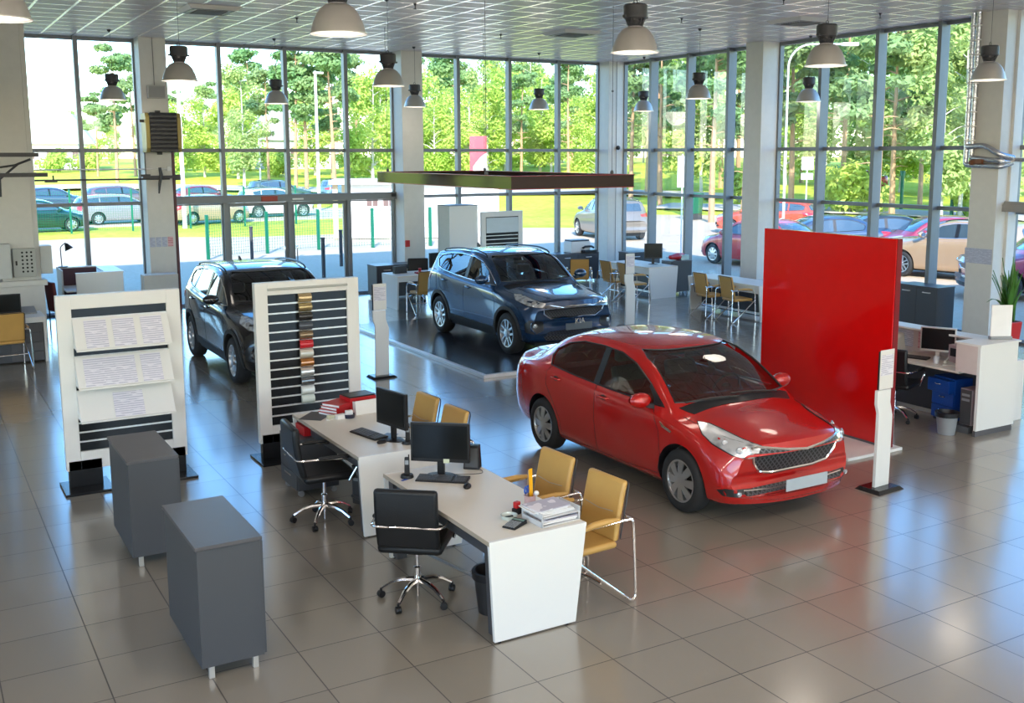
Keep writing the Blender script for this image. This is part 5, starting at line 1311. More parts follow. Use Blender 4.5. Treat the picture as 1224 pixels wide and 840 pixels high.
bin_('waste_bin', 'black waste bin with a bag under the front desk', -.93, .50, 'bin_black', .32)
cord('cable', 'black cables hanging under the front desk', [(-.75,1.5,.72),(-.76,1.42,.45),(-.78,1.35,.30),(-.80,1.30,.34),(-.82,1.25,.45)], .004)
cord('cable', 'black cable loop hanging beside the front desk chair', [(-.95,1.7,.6),(-.98,1.55,.35),(-.96,1.45,.30),(-.93,1.4,.42),(-.92,1.38,.6)], .004)
t = thing('power_strip', 'dark power strip hanging under the front desk', 'power strip', (-.80, 1.30, .40), .4)
obj('strip', MB().box(-.03, .03, -.12, .12, -.02, .02), MATS['plastic_black'], t, bevel=.005)
obj('plug', MB().box(-.02, .02, -.05, .0, .02, .05), MATS['plastic_black'], t)
tag(obj('cable_duct', MB().tube([(-1.0, 1.72, .10), (-.72, .75, .03)], .012, 6), MATS['bin_grey']), 'grey rod lying slanted on the floor under the front desk', 'rod')
tag(obj('cable_duct', MB().tube([(-.95, 3.3, .10), (-.70, 2.47, .02)], .018, 6), MATS['charcoal']), 'dark rail slanting down under the second desk', 'rod')

# --- reception counter at the right
def reception_right():
    t = thing('reception_counter', 'white reception counter with a tall end panel at the right', 'reception counter', (6.4, 1.76, 0))
    obj('end_panel', MB().box(0, .72, 0, .04, .07, 1.10), MATS['desk_white'], t, bevel=.003)
    obj('end_plinth', MB().box(.0, .70, .01, .05, 0, .07), MATS['sill'], t)
    obj('end_box', MB().box(.0, .20, .04, .34, .755, 1.10), mat('pinkish', (.66,.58,.56), .4), t, bevel=.003)
    obj('counter_ledge', MB().box(-.004, .76, -.01, .36, 1.10, 1.125).box(.50, .80, .36, 2.1, 1.07, 1.095), MATS['desk_white'], t, bevel=.003)
    obj('inner_back', MB().box(.70, .73, .04, 2.1, .06, 1.07), MATS['pinkish'], t)
    obj('outer_skin', MB().box(.73, .75, .04, 2.1, .03, 1.07), MATS['desk_white'], t)
    obj('work_top', MB().box(.02, .70, .30, 2.05, .725, .75), MATS['desk_top'], t, bevel=.002)
    obj('modesty_panel', MB().box(.55, .57, .30, 2.05, .05, .72), MATS['charcoal'], t)
    obj('skirting', MB().box(.54, .56, .30, 2.05, 0, .05), MATS['steel_leg'], t)
reception_right()
monitor('silver framed monitor on the reception counter', 6.86, 2.72, .751, -62, .44, .32, .10, border='bin_grey2' if 'bin_grey2' in MATS else 'steel_leg')
keyboard('black keyboard under the silver monitor at reception', 6.68, 2.95, -72, .40, .751)
t = thing('printer', 'cream office printer at the far end of the reception counter', 'printer', (6.82, 3.5, .751), math.radians(-75))
obj('printer_body', MB().hexa([(-.2,-.17,0),(.2,-.17,0),(.2,.17,0),(-.2,.17,0)], [(-.19,-.10,.22),(.19,-.10,.22),(.17,.15,.25),(-.17,.15,.25)]), mat('printer_cream', (.60,.60,.55), .4), t, bevel=.03, smooth=True)
obj('paper_slot', MB().box(-.14, .14, -.175, -.15, .06, .10), MATS['trim_black'], t)
t = thing('mug', 'small glass mug beside the reception keyboard', 'mug', (6.62, 2.55, .751))
obj('cup', MB().lathe([(.001,.004),(.03,.004),(.034,.09),(.038,.09),(.034,0),(.001,0)], seg=18, cap=False), MATS['clear_plastic'], t, smooth=True)
obj('handle', MB().tube(arc((.035,0,.045), .025, -80, 80, 8, 'xz'), .005, 6), MATS['clear_plastic'], t)
t = thing('desk_phone', 'cream desk phone near the reception mug', 'phone', (6.66, 2.36, .751), -1.2)
obj('phone_base', MB().hexa([(-.08,-.09,0),(.08,-.09,0),(.08,.09,0),(-.08,.09,0)], [(-.08,-.09,.02),(.08,-.09,.02),(.08,.09,.06),(-.08,.09,.06)]), MATS['printer_cream'], t, bevel=.008)
obj('handset', MB().tube([(-.05,-.08,.05),(-.055,0,.07),(-.05,.08,.09)], [.02,.013,.02], 8), MATS['printer_cream'], t, smooth=True)
t = thing('label_machine', 'pinkish grey machine beside the tall counter end', 'machine', (6.76, 2.28, .751), -.1)
obj('case', MB().box(-.09, .09, -.14, .14, 0, .26), mat('machine_pink', (.34,.26,.28), .4), t, bevel=.01)
obj('front_panel', MB().box(-.10, -.09, -.1, .1, .12, .22), MATS['plastic_black'], t)
tag(obj('notice_sheet', MB().box(-.003, 0, -.15, .15, 0, .22), MATS['paper_print'], loc=(7.098, 3.45, .80)), 'printed sheet on the inner wall of the reception counter', 'notice')
tag(obj('notice_sheet', MB().box(-.003, 0, -.10, .10, 0, .22), MATS['paper_pink'], loc=(7.098, 3.12, .80)), 'pink printed sheet on the inner wall of the reception counter', 'notice')
t = thing('drawer_unit', 'blue drawer unit under the reception counter', 'drawer unit', (6.83, 2.44, 0), math.radians(-8))
obj('carcass', MB().box(-.14, .20, -.18, .18, .04, .58), MATS['blue_plastic'], t, bevel=.006)
for k in range(3):
    q = .05 if k == 2 else .0
    d = obj('drawer', MB().box(-.165-q*1.6, -.14, -.18, .18, .05+k*.175, .215+k*.175), MATS['blue_plastic'], t, bevel=.006)
    obj('handle', MB().tube([(-.17-q*1.6, -.05, .16+k*.175), (-.185-q*1.6, 0, .155+k*.175), (-.17-q*1.6, .05, .16+k*.175)], .006, 6), MATS['chrome'], d, smooth=True)
obj('foot', MB().box(-.1, .16, -.2, .2, 0, .04), MATS['trim_black'], t)
pc('pinkish computer tower inside the tall end of the reception counter', 6.62, 1.99, -90, 'machine_pink', 0.08, (.17, .24, .46))
tag(obj('shelf', MB().box(6.44, 6.70, 1.90, 2.14, 0, .08), MATS['sill']), 'dark plinth under the pinkish computer tower', 'plinth')
tg = bin_('waste_bin', 'grey waste bucket in front of the reception counter', 6.25, 2.06, 'bin_grey', .27, .10, .13)
tag(obj('blue_waste_bin', MB().lathe([(.001,.004),(.09,.004),(.12,.26),(.125,.26),(.095,0),(.001,0)], (6.45, 3.75, 0), 20, cap=False), mat('bin_teal', (.28,.42,.48), .4), smooth=True), 'pale blue bin behind the reception swivel chair', 'waste bin')
# sheet holder and plant on the counter
t = thing('sheet_holder', 'blank white upright card on the end of the reception counter', 'sign holder', (6.98, 1.92, 1.127), math.radians(-28))
obj('card', MB().box(-.13, .13, -.008, .008, .03, .42), MATS['paper'], t)
obj('holder_base', MB().box(-.135, .135, -.04, .04, 0, .035), MATS['bin_grey'], t, bevel=.003)
def snake_plant():
    t = thing('potted_plant', 'spiky green snake plant in a tall red pot', 'plant', (7.50, 2.18, 0))
    obj('plant_stand', MB().box(-.16, .16, -.16, .16, 0, .78), MATS['desk_white'], t, bevel=.005)
    obj('pot', MB().hexa([(-.085,-.085,.78),(.085,-.085,.78),(.085,.085,.78),(-.085,.085,.78)], [(-.12,-.12,1.27),(.12,-.12,1.27),(.12,.12,1.27),(-.12,.12,1.27)]), MATS['red_plastic'], t, bevel=.01)
    obj('soil', MB().box(-.105, .105, -.105, .105, 1.255, 1.275), mat('soil', (.04,.025,.015), .9), t)
    random.seed(5)
    for k in range(38):
        a = random.uniform(0, 2*PI); ln = random.uniform(.38, .68); sp_ = random.uniform(.06, .42); bw = random.uniform(.024, .036)
        if k < 4: ln, sp_, a = .82, .08+.03*k, 1.2*k
        if k == 4: a, sp_, ln = PI*1.02, .95, .55
        c, s_ = math.cos(a), math.sin(a); px, py = -s_, c; vs = []; fs = []; n = 6
        x0, y0 = random.uniform(-.05, .05), random.uniform(-.05, .05)
        for i in range(n+1):
            u = i/n; w = bw*(1-u**2.2)*(.7+.6*u) + .001; out = sp_*ln*u**1.4; z = 1.27+ln*u*math.sqrt(max(.05, 1-(sp_*u)**2*.8))
            vs += [(x0+out*c+px*w, y0+out*s_+py*w, z), (x0+out*c+c*.005, y0+out*s_+s_*.005, z-.004), (x0+out*c-px*w, y0+out*s_-py*w, z), (x0+out*c-c*.004, y0+out*s_-s_*.004, z+.003)]
        for i in range(n):
            for q in range(4): fs.append((i*4+q, i*4+(q+1) % 4, i*4+4+(q+1) % 4, i*4+4+q))
        obj('leaf', MB().add(vs, fs), mat('leaf_green', (.045,.16,.02), .4, vary=.35, vscale=6), t, smooth=True)
snake_plant()

# --- far cabinets and desks
low_cabinet('dark cabinet behind the far desk beside the entrance column', 4.95, 6.0, 16.85, 17.4, '-y', .80)
low_cabinet('dark cabinet with a printer by the back glass, right of the blue car', 10.15, 11.5, 17.2, 17.75, '-y', .78)
low_cabinet('long dark cabinet in front of the corner column', 11.0+.55, 12.55, 15.9, 16.35, '-y', .86, doors=2)
low_cabinet('dark cabinet with a red umbrella on it at the glass behind the corner desk', 11.35, 11.95, 13.85, 14.25, '-x', .82, doors=1)
low_cabinet('dark two door cabinet at the window beside the right column', 11.98, 12.46, 6.75, 7.68, '-x', .90)
t = thing('printer', 'white office printer on the dark cabinet by the back glass', 'printer', (11.0, 17.5, .781))
obj('printer_body', MB().box(-.3, .3, -.2, .2, 0, .30), MATS['board_white'], t, bevel=.02)
obj('lid', MB().box(-.28, .28, -.18, .18, .30, .34), MATS['charcoal'], t, bevel=.01)
tag(obj('phone_set', MB().box(-.2, .2, -.12, .12, 0, .07).tube([(-.18,0,.12),(-.1,0,.16),(.1,0,.16),(.18,0,.12)], .03, 8), MATS['trim_black'], loc=(11.2, 17.25, .782), bevel=.01), 'black telephone in front of the white printer', 'phone')
t = thing('umbrella', 'folded red umbrella lying on the cabinet behind the corner desk', 'umbrella', (11.65, 14.05, .822), .3)
obj('canopy', MB().lathe([(.01,-.35),(.05,-.3),(.09,0),(.07,.25),(.02,.33)], (0, 0, .09), 10, 'x', cap=True), MATS['red_plastic'], t)
obj('shaft', MB().cyl((-.45, 0, .09), (.45, 0, .09), .008), MATS['trim_black'], t)
tag(obj('paper_box', MB().box(-.12, .12, -.1, .1, 0, .12), mat('pale_teal', (.45,.62,.62), .5), loc=(11.86, 14.1, .822)), 'pale box beside the red umbrella on the cabinet', 'box')
# far left desk
def simple_desk(lab, x0, x1, y0, y1, panels=('x0', 'x1'), drawers=False, dark=None, taper=.10):
    t = thing('desk', lab, 'desk', (x0, y0, 0)); W, D = x1-x0, y1-y0
    obj('desk_top', MB().box(0, W, 0, D, .722, .75), MATS['desk_top'] if dark is None else MATS['desk_white'], t, bevel=.002)
    if 'x0' in panels:
        obj('side_panel', MB().hexa([(.02, taper, 0), (.05, taper, 0), (.05, D-taper*.3, 0), (.02, D-taper*.3, 0)], [(-.002, 0, .722), (.03, 0, .722), (.03, D, .722), (-.002, D, .722)]), MATS['desk_white'], t)
        obj('side_panel', MB().hexa([(W-.05, taper, 0), (W-.02, taper, 0), (W-.02, D-.03, 0), (W-.05, D-.03, 0)], [(W-.03, 0, .722), (W, 0, .722), (W, D, .722), (W-.03, D, .722)]), MATS['desk_white'], t)
        obj('modesty_panel', MB().box(.05, W-.05, D*.55, D*.55+.02, .25, .72), MATS['charcoal'], t)
        obj('top_apron', MB().box(.03, W-.03, .01, .03, .62, .722), MATS['desk_white'], t)
    if 'y0' in panels:
        obj('side_panel', MB().hexa([(.08, .0, 0), (W-.05, .0, 0), (W-.05, .03, 0), (.08, .03, 0)], [(0, -.002, .722), (W, -.002, .722), (W, .03, .722), (0, .03, .722)]), MATS['desk_white'], t)
        obj('side_panel', MB().hexa([(.08, D-.03, 0), (W-.05, D-.03, 0), (W-.05, D, 0), (.08, D, 0)], [(0, D-.03, .722), (W, D-.03, .722), (W, D, .722), (0, D, .722)]), MATS['desk_white'], t)
        obj('modesty_panel', MB().box(W*.5, W*.5+.02, .03, D-.03, .06, .72), MATS['charcoal'], t)
        obj('top_apron', MB().box(.02, .04, .03, D-.03, .58, .722), MATS['desk_white'], t)
        obj('cross_rail', MB().box(.3, .34, .03, D-.03, .10, .14), MATS['slat_alu'], t)
    return t
simple_desk('white desk by the entrance column with a black monitor', 4.68, 6.5, 15.0, 15.88)
monitor('black monitor at the right end of the far entrance desk', 6.0, 15.6, .751, 10, .60, .34, .08)
tag(obj('computer_box', MB().box(-.16, .16, -.05, .05, 0, .16), MATS['trim_black'], loc=(5.0, 15.6, .751), rot=(0,0,.2)), 'small black laptop box on the far entrance desk', 'laptop')
t = thing('red_stapler', 'red desk tidy on the far entrance desk', 'desk tidy', (5.35, 15.3, .751))
obj('tray', MB().box(-.1, .1, -.08, .08, 0, .04), MATS['red_plastic'], t, bevel=.01); obj('cup', MB().lathe([(.03,.04),(.035,.12)], seg=12), MATS['red_plastic'], t)
simple_desk('white desk with a wide end panel in front of the corner cabinets', 10.42, 11.28, 13.55, 15.3, panels=('y0',))
monitor('black square monitor standing on the corner desk', 11.0, 14.15, .751, -25, .44, .36, .14)
tag(obj('papers', MB().box(-.2, .2, -.15, .15, 0, .01), MATS['paper'], loc=(10.8, 14.7, .751), rot=(0,0,.3)), 'white papers lying on the corner desk', 'papers')
simple_desk('long white window table with two tan chairs behind the red panel', 10.2, 10.95, 9.62, 11.85, panels=('y0',), dark=True)
# tall cabinet and slatted board behind the blue car
t = thing('tall_cabinet', 'tall plain white cabinet behind the blue car', 'cabinet', (6.46, 16.0, 0))
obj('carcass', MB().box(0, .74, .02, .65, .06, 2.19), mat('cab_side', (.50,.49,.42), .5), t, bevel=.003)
obj('door', MB().box(0, .74, 0, .02, .06, 2.19), MATS['desk_white'], t, bevel=.003)
obj('plinth', MB().box(.02, .72, .04, .62, 0, .06), MATS['sill'], t)
obj('cabinet_top', MB().box(-.005, .745, -.005, .655, 2.19, 2.205), MATS['sill'], t)
t = thing('display_board', 'small white board with dark slats behind the roof of the blue car', 'display board', (7.32, 16.05, 0), math.radians(4)); W = 1.18
obj('frame', MB().box(0,.12,-.02,.05,.2,2.03).box(W-.12,W,-.02,.05,.2,2.03).box(.12,W-.12,-.02,.05,1.90,2.03).box(.12,W-.12,-.02,.05,.2,.35), MATS['board_white'], t, bevel=.003)
obj('back_panel', MB().box(.12, W-.12, .0, .03, .35, 1.90), MATS['slat_black'], t)
obj('sheet_pocket', MB().box(.13, W-.13, -.03, -.02, 1.52, 1.88), mat('pocket_blue', (.55,.62,.66), .35), t)
obj('sheet_pocket', MB().box(.13, W-.13, -.03, -.02, .4, 1.16), MATS['pocket_blue'], t)
sl = MB(); [sl.box(.12, W-.12, -.012, 0, z-.008, z+.008) for z in (1.26, 1.36, 1.45)]
obj('slat_rail', sl, MATS['slat_alu'], t)
feet_board(t, W)
# --- left reception group
t = thing('reception_counter', 'white box counter by the left window with a lamp on it', 'reception counter', (-1.88, 16.05, 0))
obj('front_panel', MB().box(.2, 1.08, 0, .03, .0, 1.08), MATS['desk_white'], t, bevel=.003)
obj('side_panel', MB().box(0, .03, .5, 1.25, 0, 1.12).box(1.05, 1.08, .03, 1.25, 0, 1.08), MATS['offwhite'], t)
obj('counter_ledge', MB().box(.74, 1.10, -.01, 1.26, 1.08, 1.10).box(.2,.74,-.01,.06,1.08,1.10).box(0,.74,1.1,1.26,1.1,1.12), MATS['desk_white'], t, bevel=.002)
obj('work_top', MB().box(.03, .74, .1, 1.1, .72, .75), MATS['desk_white'], t)
obj('back_lining', MB().box(.03, .74, 1.08, 1.1, .0, 1.1), mat('wine', (.06,.015,.03), .5), t)
t = thing('desk_lamp', 'small black desk lamp on the left white counter', 'lamp', (-1.76, 17.22, 1.12), -.3)
obj('base', MB().lathe([(.001,.02),(.09,.02),(.1,0)], seg=18), MATS['trim_black'], t)
obj('arm', MB().tube(rounded([(-.02,0,.02),(-.03,0,.42),(.08,0,.50)], .06), .01, 8), MATS['trim_black'], t, smooth=True)
obj('lamp_shade', MB().lathe([(.02,.14),(.035,.12),(.09,0),(.085,0),(.03,.11),(.001,.12)], seg=18, cap=False).xform(Matrix.Translation((.14,0,.36)) @ Matrix.Rotation(-.45, 4, 'Y')), MATS['trim_black'], t, smooth=True)
t = thing('red_chair', 'dark red chair half hidden behind the left board', 'chair', (-2.15, 15.75, 0), .3)
obj('backrest', MB().prism([(-.03,.45),(.03,.45),(-.02,1.0),(-.08,1.0)], 'y', -.2, .2), mat('dark_red', (.12,.012,.012), .5), t, bevel=.02)
obj('seat', MB().box(-.02, .42, -.22, .22, .42, .48), MATS['dark_red'], t, bevel=.02)
for xx in (0, .38):
    for yy in (-.19, .19): obj('leg', MB().cyl((xx, yy, 0), (xx, yy, .43), .012), MATS['trim_black'], t)
t = thing('partition_panel', 'plain grey white panel standing in front of the heater column', 'panel', (-.62, 14.9, 0))
obj('panel', MB().box(0, .64, 0, .35, .34, 1.10), MATS['offwhite'], t, bevel=.003)
obj('edge_strip', MB().box(.632, .644, -.004, .0, .34, 1.10), MATS['sill'], t)
for xx in (.03, .59): obj('leg', MB().box(xx, xx+.05, .02, .08, 0, .34), MATS['red_dark'], t)
t = thing('desk', 'grey white desk with dark drawers at the left edge', 'desk', (-3.6, 12.8, 0))
obj('desk_top', MB().box(0, 1.0, 0, .8, .66, .75), MATS['desk_white'], t, bevel=.003)
obj('side_panel', MB().box(.96, 1.0, 0, .8, 0, .66), MATS['desk_white'], t)
for k in range(4): obj('drawer', MB().box(.46, .95, .02, .04, .03+k*.155, .175+k*.155), MATS['charcoal_top'], t, bevel=.003)
obj('carcass', MB().box(.0, .95, .04, .7, .02, .655), MATS['charcoal'], t)
monitor('black monitor on the left edge desk', -3.25, 13.2, .751, 0, .66, .32, .04)
tag(obj('laptop_stand', MB().hexa([(0,0,0),(.32,0,0),(.32,.24,0),(0,.24,0)], [(0,0,.02),(.32,0,.02),(.30,.24,.1),(.04,.24,.1)]), MATS['bin_grey'], loc=(-3.0, 13.25, .751)), 'grey sloped tray on the left edge desk', 'tray')
t = thing('red_figure', 'small red ornament standing before the left edge monitor', 'ornament', (-3.30, 12.92, .751))
obj('body', MB().lathe([(.03,0),(.012,.03),(.008,.12),(.001,.16)], seg=10).box(-.04,.04,-.006,.006,.04,.055), MATS['red_plastic'], t)
tag(obj('dark_locker', MB().box(-.5, .2, -.2, .2, 0, .75).box(-.5,.2,-.21,-.2,.36,.38), MATS['charcoal'], loc=(-2.42, 16.9, 0), bevel=.004), 'low dark cabinet between the left column and the counter', 'cabinet')
# ------------------------------------------------------------------ outdoors
def ground_mat(name, c1, c2, scale, rough=.9, bump=.4, scale2=None):
    m, nt, out = _nt(name); p = N(nt, 'ShaderNodeBsdfPrincipled'); g = N(nt, 'ShaderNodeNewGeometry')
    n1 = N(nt, 'ShaderNodeTexNoise'); n1.inputs['Scale'].default_value = scale; n1.inputs['Detail'].default_value = 6; L(nt, g.outputs['Position'], n1.inputs['Vector'])
    n2 = N(nt, 'ShaderNodeTexNoise'); n2.inputs['Scale'].default_value = scale2 or scale*14; n2.inputs['Detail'].default_value = 4; L(nt, g.outputs['Position'], n2.inputs['Vector'])
    ad = N(nt, 'ShaderNodeMath', operation='ADD'); L(nt, n1.outputs['Fac'], ad.inputs[0]); L(nt, n2.outputs['Fac'], ad.inputs[1])
    mr = N(nt, 'ShaderNodeMapRange'); mr.inputs['From Min'].default_value = .75; mr.inputs['From Max'].default_value = 1.25; L(nt, ad.outputs[0], mr.inputs['Value'])
    mx = N(nt, 'ShaderNodeMix'); mx.data_type = 'RGBA'; mx.inputs['A'].default_value = rgb(c1); mx.inputs['B'].default_value = rgb(c2)
    L(nt, mr.outputs[0], mx.inputs['Factor']); L(nt, mx.outputs['Result'], p.inputs['Base Color']); p.inputs['Roughness'].default_value = rough; p.inputs['Specular IOR Level'].default_value = .15
    b = N(nt, 'ShaderNodeBump'); b.inputs['Strength'].default_value = bump; b.inputs['Distance'].default_value = .08; L(nt, n2.outputs['Fac'], b.inputs['Height']); L(nt, b.outputs[0], p.inputs['Normal'])
    L(nt, p.outputs[0], out.inputs[0]); MATS[name] = m; return m
ground_mat('grass', (.36,.43,.035), (.60,.59,.08), .15, scale2=2.5)
ground_mat('asphalt', (.52,.41,.29), (.60,.49,.37), .08, bump=.1, scale2=9)
ground_mat('path', (.46,.40,.34), (.52,.46,.40), .2, bump=.1, scale2=6)
def terrain_z(x, y):
    d = math.hypot(x-2, y-2)
    return -.03+2.3*smooth01(48, 125, d)+.25*math.sin(x*.11)*math.sin(y*.09)*smooth01(45, 70, d)
def terrain_mesh(fn, off=0., polar=(30, 8, 64, 330), ring=None):
    mb = MB(); rs = ring; n = 96
    vs = []; fs = []
    for r in rs:
        for k in range(n):
            a = 2*PI*k/n; x, y = 2+r*math.cos(a), 2+r*math.sin(a); vs.append((x, y, fn(x, y)+off))
    for i in range(len(rs)-1):
        for k in range(n): fs.append((i*n+k, i*n+(k+1) % n, (i+1)*n+(k+1) % n, (i+1)*n+k))
    fs.append(tuple(range(n))[::-1])
    return mb.add(vs, fs)
rs = [20, 34, 44, 48]+[48+4*i for i in range(1, 24)]+[160, 190, 240, 320]
struct('ground', terrain_mesh(lambda x, y: terrain_z(x, y)-.17 if math.hypot(x-2, y-2) < 21 else terrain_z(x, y), ring=rs), MATS['grass'], label='bright green grass ground around the building', cat='grass', smooth=True)
def flat_poly(name, pts, z, m, lab, cat, thick=.05, sub=0):
    mb = MB().prism(pts, 'z', z-thick, z); return struct(name, mb, m, label=lab, cat=cat)
flat_poly('parking_lot', [(-40,-45),(-40,38.2),(-8,39.6),(2.6,40.6),(8,37.6),(11.5,37.2),(17,38.6),(22.5,34.8),(27,37.5),(33,42.5),(36.6,42.5),(34.8,34),(37.5,8),(41,-30),(41,-45)], -.015, MATS['asphalt'], 'pale sunlit asphalt yard outside the glass walls', 'asphalt', .12)
flat_poly('parking_strip', [(-30,46.0),(24,48.5),(28,70),(-30,66)], .0, MATS['asphalt'], 'pale asphalt strip the parked cars stand on beyond the grass verge', 'asphalt')
def ribbon(name, pts, w, m, lab, cat):
    P = [Vector((x, y, 0)) for x, y in pts]; Q = []
    for i in range(len(P)-1):
        k = max(1, int((P[i+1]-P[i]).length/3)); Q += [P[i].lerp(P[i+1], j/k) for j in range(k)]
    Q.append(P[-1]); vs = []; fs = []
    for i, p in enumerate(Q):
        d = (Q[min(i+1, len(Q)-1)]-Q[max(i-1, 0)]).normalized(); n = Vector((-d.y, d.x, 0))*w/2
        for q in (p-n, p+n): vs.append((q.x, q.y, max(terrain_z(q.x, q.y), terrain_z(p.x, p.y))+.10))
    for i in range(len(Q)-1): fs.append((2*i, 2*i+1, 2*i+3, 2*i+2))
    return struct(name, MB().add(vs, fs), m, label=lab, cat=cat, solid=.06)
ribbon('footpath', [(-20,84),(8,80),(22,73),(33,64),(40,58),(44,49)], 5, MATS['path'], 'pale road crossing the grass beyond the yard', 'road')
ribbon('road', [(36,46),(43,36),(47,24),(50,8),(52,-10)], 4.5, MATS['path'], 'pale road along the edge of the wood at the right', 'road')

# --- foliage
def leaf_mat(name, c, c2):
    m, nt, out = _nt(name); g = N(nt, 'ShaderNodeNewGeometry'); oi = N(nt, 'ShaderNodeObjectInfo')
    nz = N(nt, 'ShaderNodeTexNoise'); nz.inputs['Scale'].default_value = .5; nz.inputs['Detail'].default_value = 3; L(nt, g.outputs['Position'], nz.inputs['Vector'])
    mr = N(nt, 'ShaderNodeMapRange'); mr.inputs['From Min'].default_value = .35; mr.inputs['From Max'].default_value = .65; L(nt, nz.outputs['Fac'], mr.inputs['Value'])
    ad = N(nt, 'ShaderNodeMath', operation='ADD'); L(nt, mr.outputs[0], ad.inputs[0]); L(nt, oi.outputs['Random'], ad.inputs[1])
    hf = N(nt, 'ShaderNodeMath', operation='MULTIPLY'); hf.inputs[1].default_value = .5; L(nt, ad.outputs[0], hf.inputs[0])
    mx = N(nt, 'ShaderNodeMix'); mx.data_type = 'RGBA'; mx.inputs['A'].default_value = rgb(c); mx.inputs['B'].default_value = rgb(c2); L(nt, hf.outputs[0], mx.inputs['Factor'])
    d = N(nt, 'ShaderNodeBsdfDiffuse'); t = N(nt, 'ShaderNodeBsdfTranslucent'); L(nt, mx.outputs['Result'], d.inputs[0]); L(nt, mx.outputs['Result'], t.inputs[0])
    ms = N(nt, 'ShaderNodeMixShader'); ms.inputs[0].default_value = .4; L(nt, d.outputs[0], ms.inputs[1]); L(nt, t.outputs[0], ms.inputs[2]); L(nt, ms.outputs[0], out.inputs[0]); MATS[name] = m
leaf_mat('leaf_bright', (.38,.56,.10), (.60,.68,.18))
leaf_mat('leaf_mid', (.30,.45,.14), (.52,.58,.24))
leaf_mat('leaf_pine', (.18,.34,.13), (.38,.46,.20))
mat('bark_pine', (.42,.25,.14), .9, bump=.5, bscale=8, vary=.3, vscale=2)
mat('bark_birch', (.50,.46,.40), .9, bump=.4, bscale=8, vary=.35, vscale=3)
def leaf_cloud(rng, blobs, n, size, flat=1.):
    vs = []; fs = []
    tot = sum(b[3]**2 for b in blobs)
    for bx, by, bz, br, bh in blobs:
        k = max(6, int(n*br*br/tot))
        for _ in range(k):
            while True:
                x, y, z = rng.uniform(-1, 1), rng.uniform(-1, 1), rng.uniform(-1, 1)
                q = x*x+y*y+z*z
                if .12 < q < 1: break
            s = size*rng.uniform(.6, 1.3)
            c = Vector((bx+x*br, by+y*br, bz+z*bh))
            n_ = Vector((x+rng.uniform(-.9, .9), y+rng.uniform(-.9, .9), z+.5+rng.uniform(-.9, .9)))
            if n_.length < .05: n_ = Vector((0, 0, 1))
            n_.normalize(); u = n_.orthogonal().normalized(); v = n_.cross(u); a = rng.uniform(0, PI)
            u, v = u*math.cos(a)+v*math.sin(a), v*math.cos(a)-u*math.sin(a)
            o = len(vs); vs += [tuple(c-u*s), tuple(c-v*s*.45), tuple(c+u*s), tuple(c+v*s*.45)]; fs.append((o, o+1, o+2, o+3))
    return vs, fs
def trunk_mb(rng, h, r, lean, branches, top=.95):
    mb = MB(); pts = []; n = 9; ph = rng.uniform(0, 6)
    for i in range(n+1):
        u = i/n; pts.append((lean*u*h*.06+.12*math.sin(ph+u*5)*u, .10*math.cos(ph+u*4)*u, h*u*top))
    mb.tube(pts, [r*(1-.85*(i/n)) for i in range(n+1)], 7)
    for (bz, ln, az, up) in branches:
        i = min(int(bz/(h*top)*n), n-1); p = Vector(pts[i]).lerp(Vector(pts[i+1]), bz/(h*top)*n-i)
        q = p+Vector((math.cos(az)*ln, math.sin(az)*ln, up*ln)); m_ = p.lerp(q, .5)+Vector((0, 0, .08*ln))
        mb.tube([p, m_, q], [r*.28, r*.18, r*.06], 5)
    return mb
TREES = {}
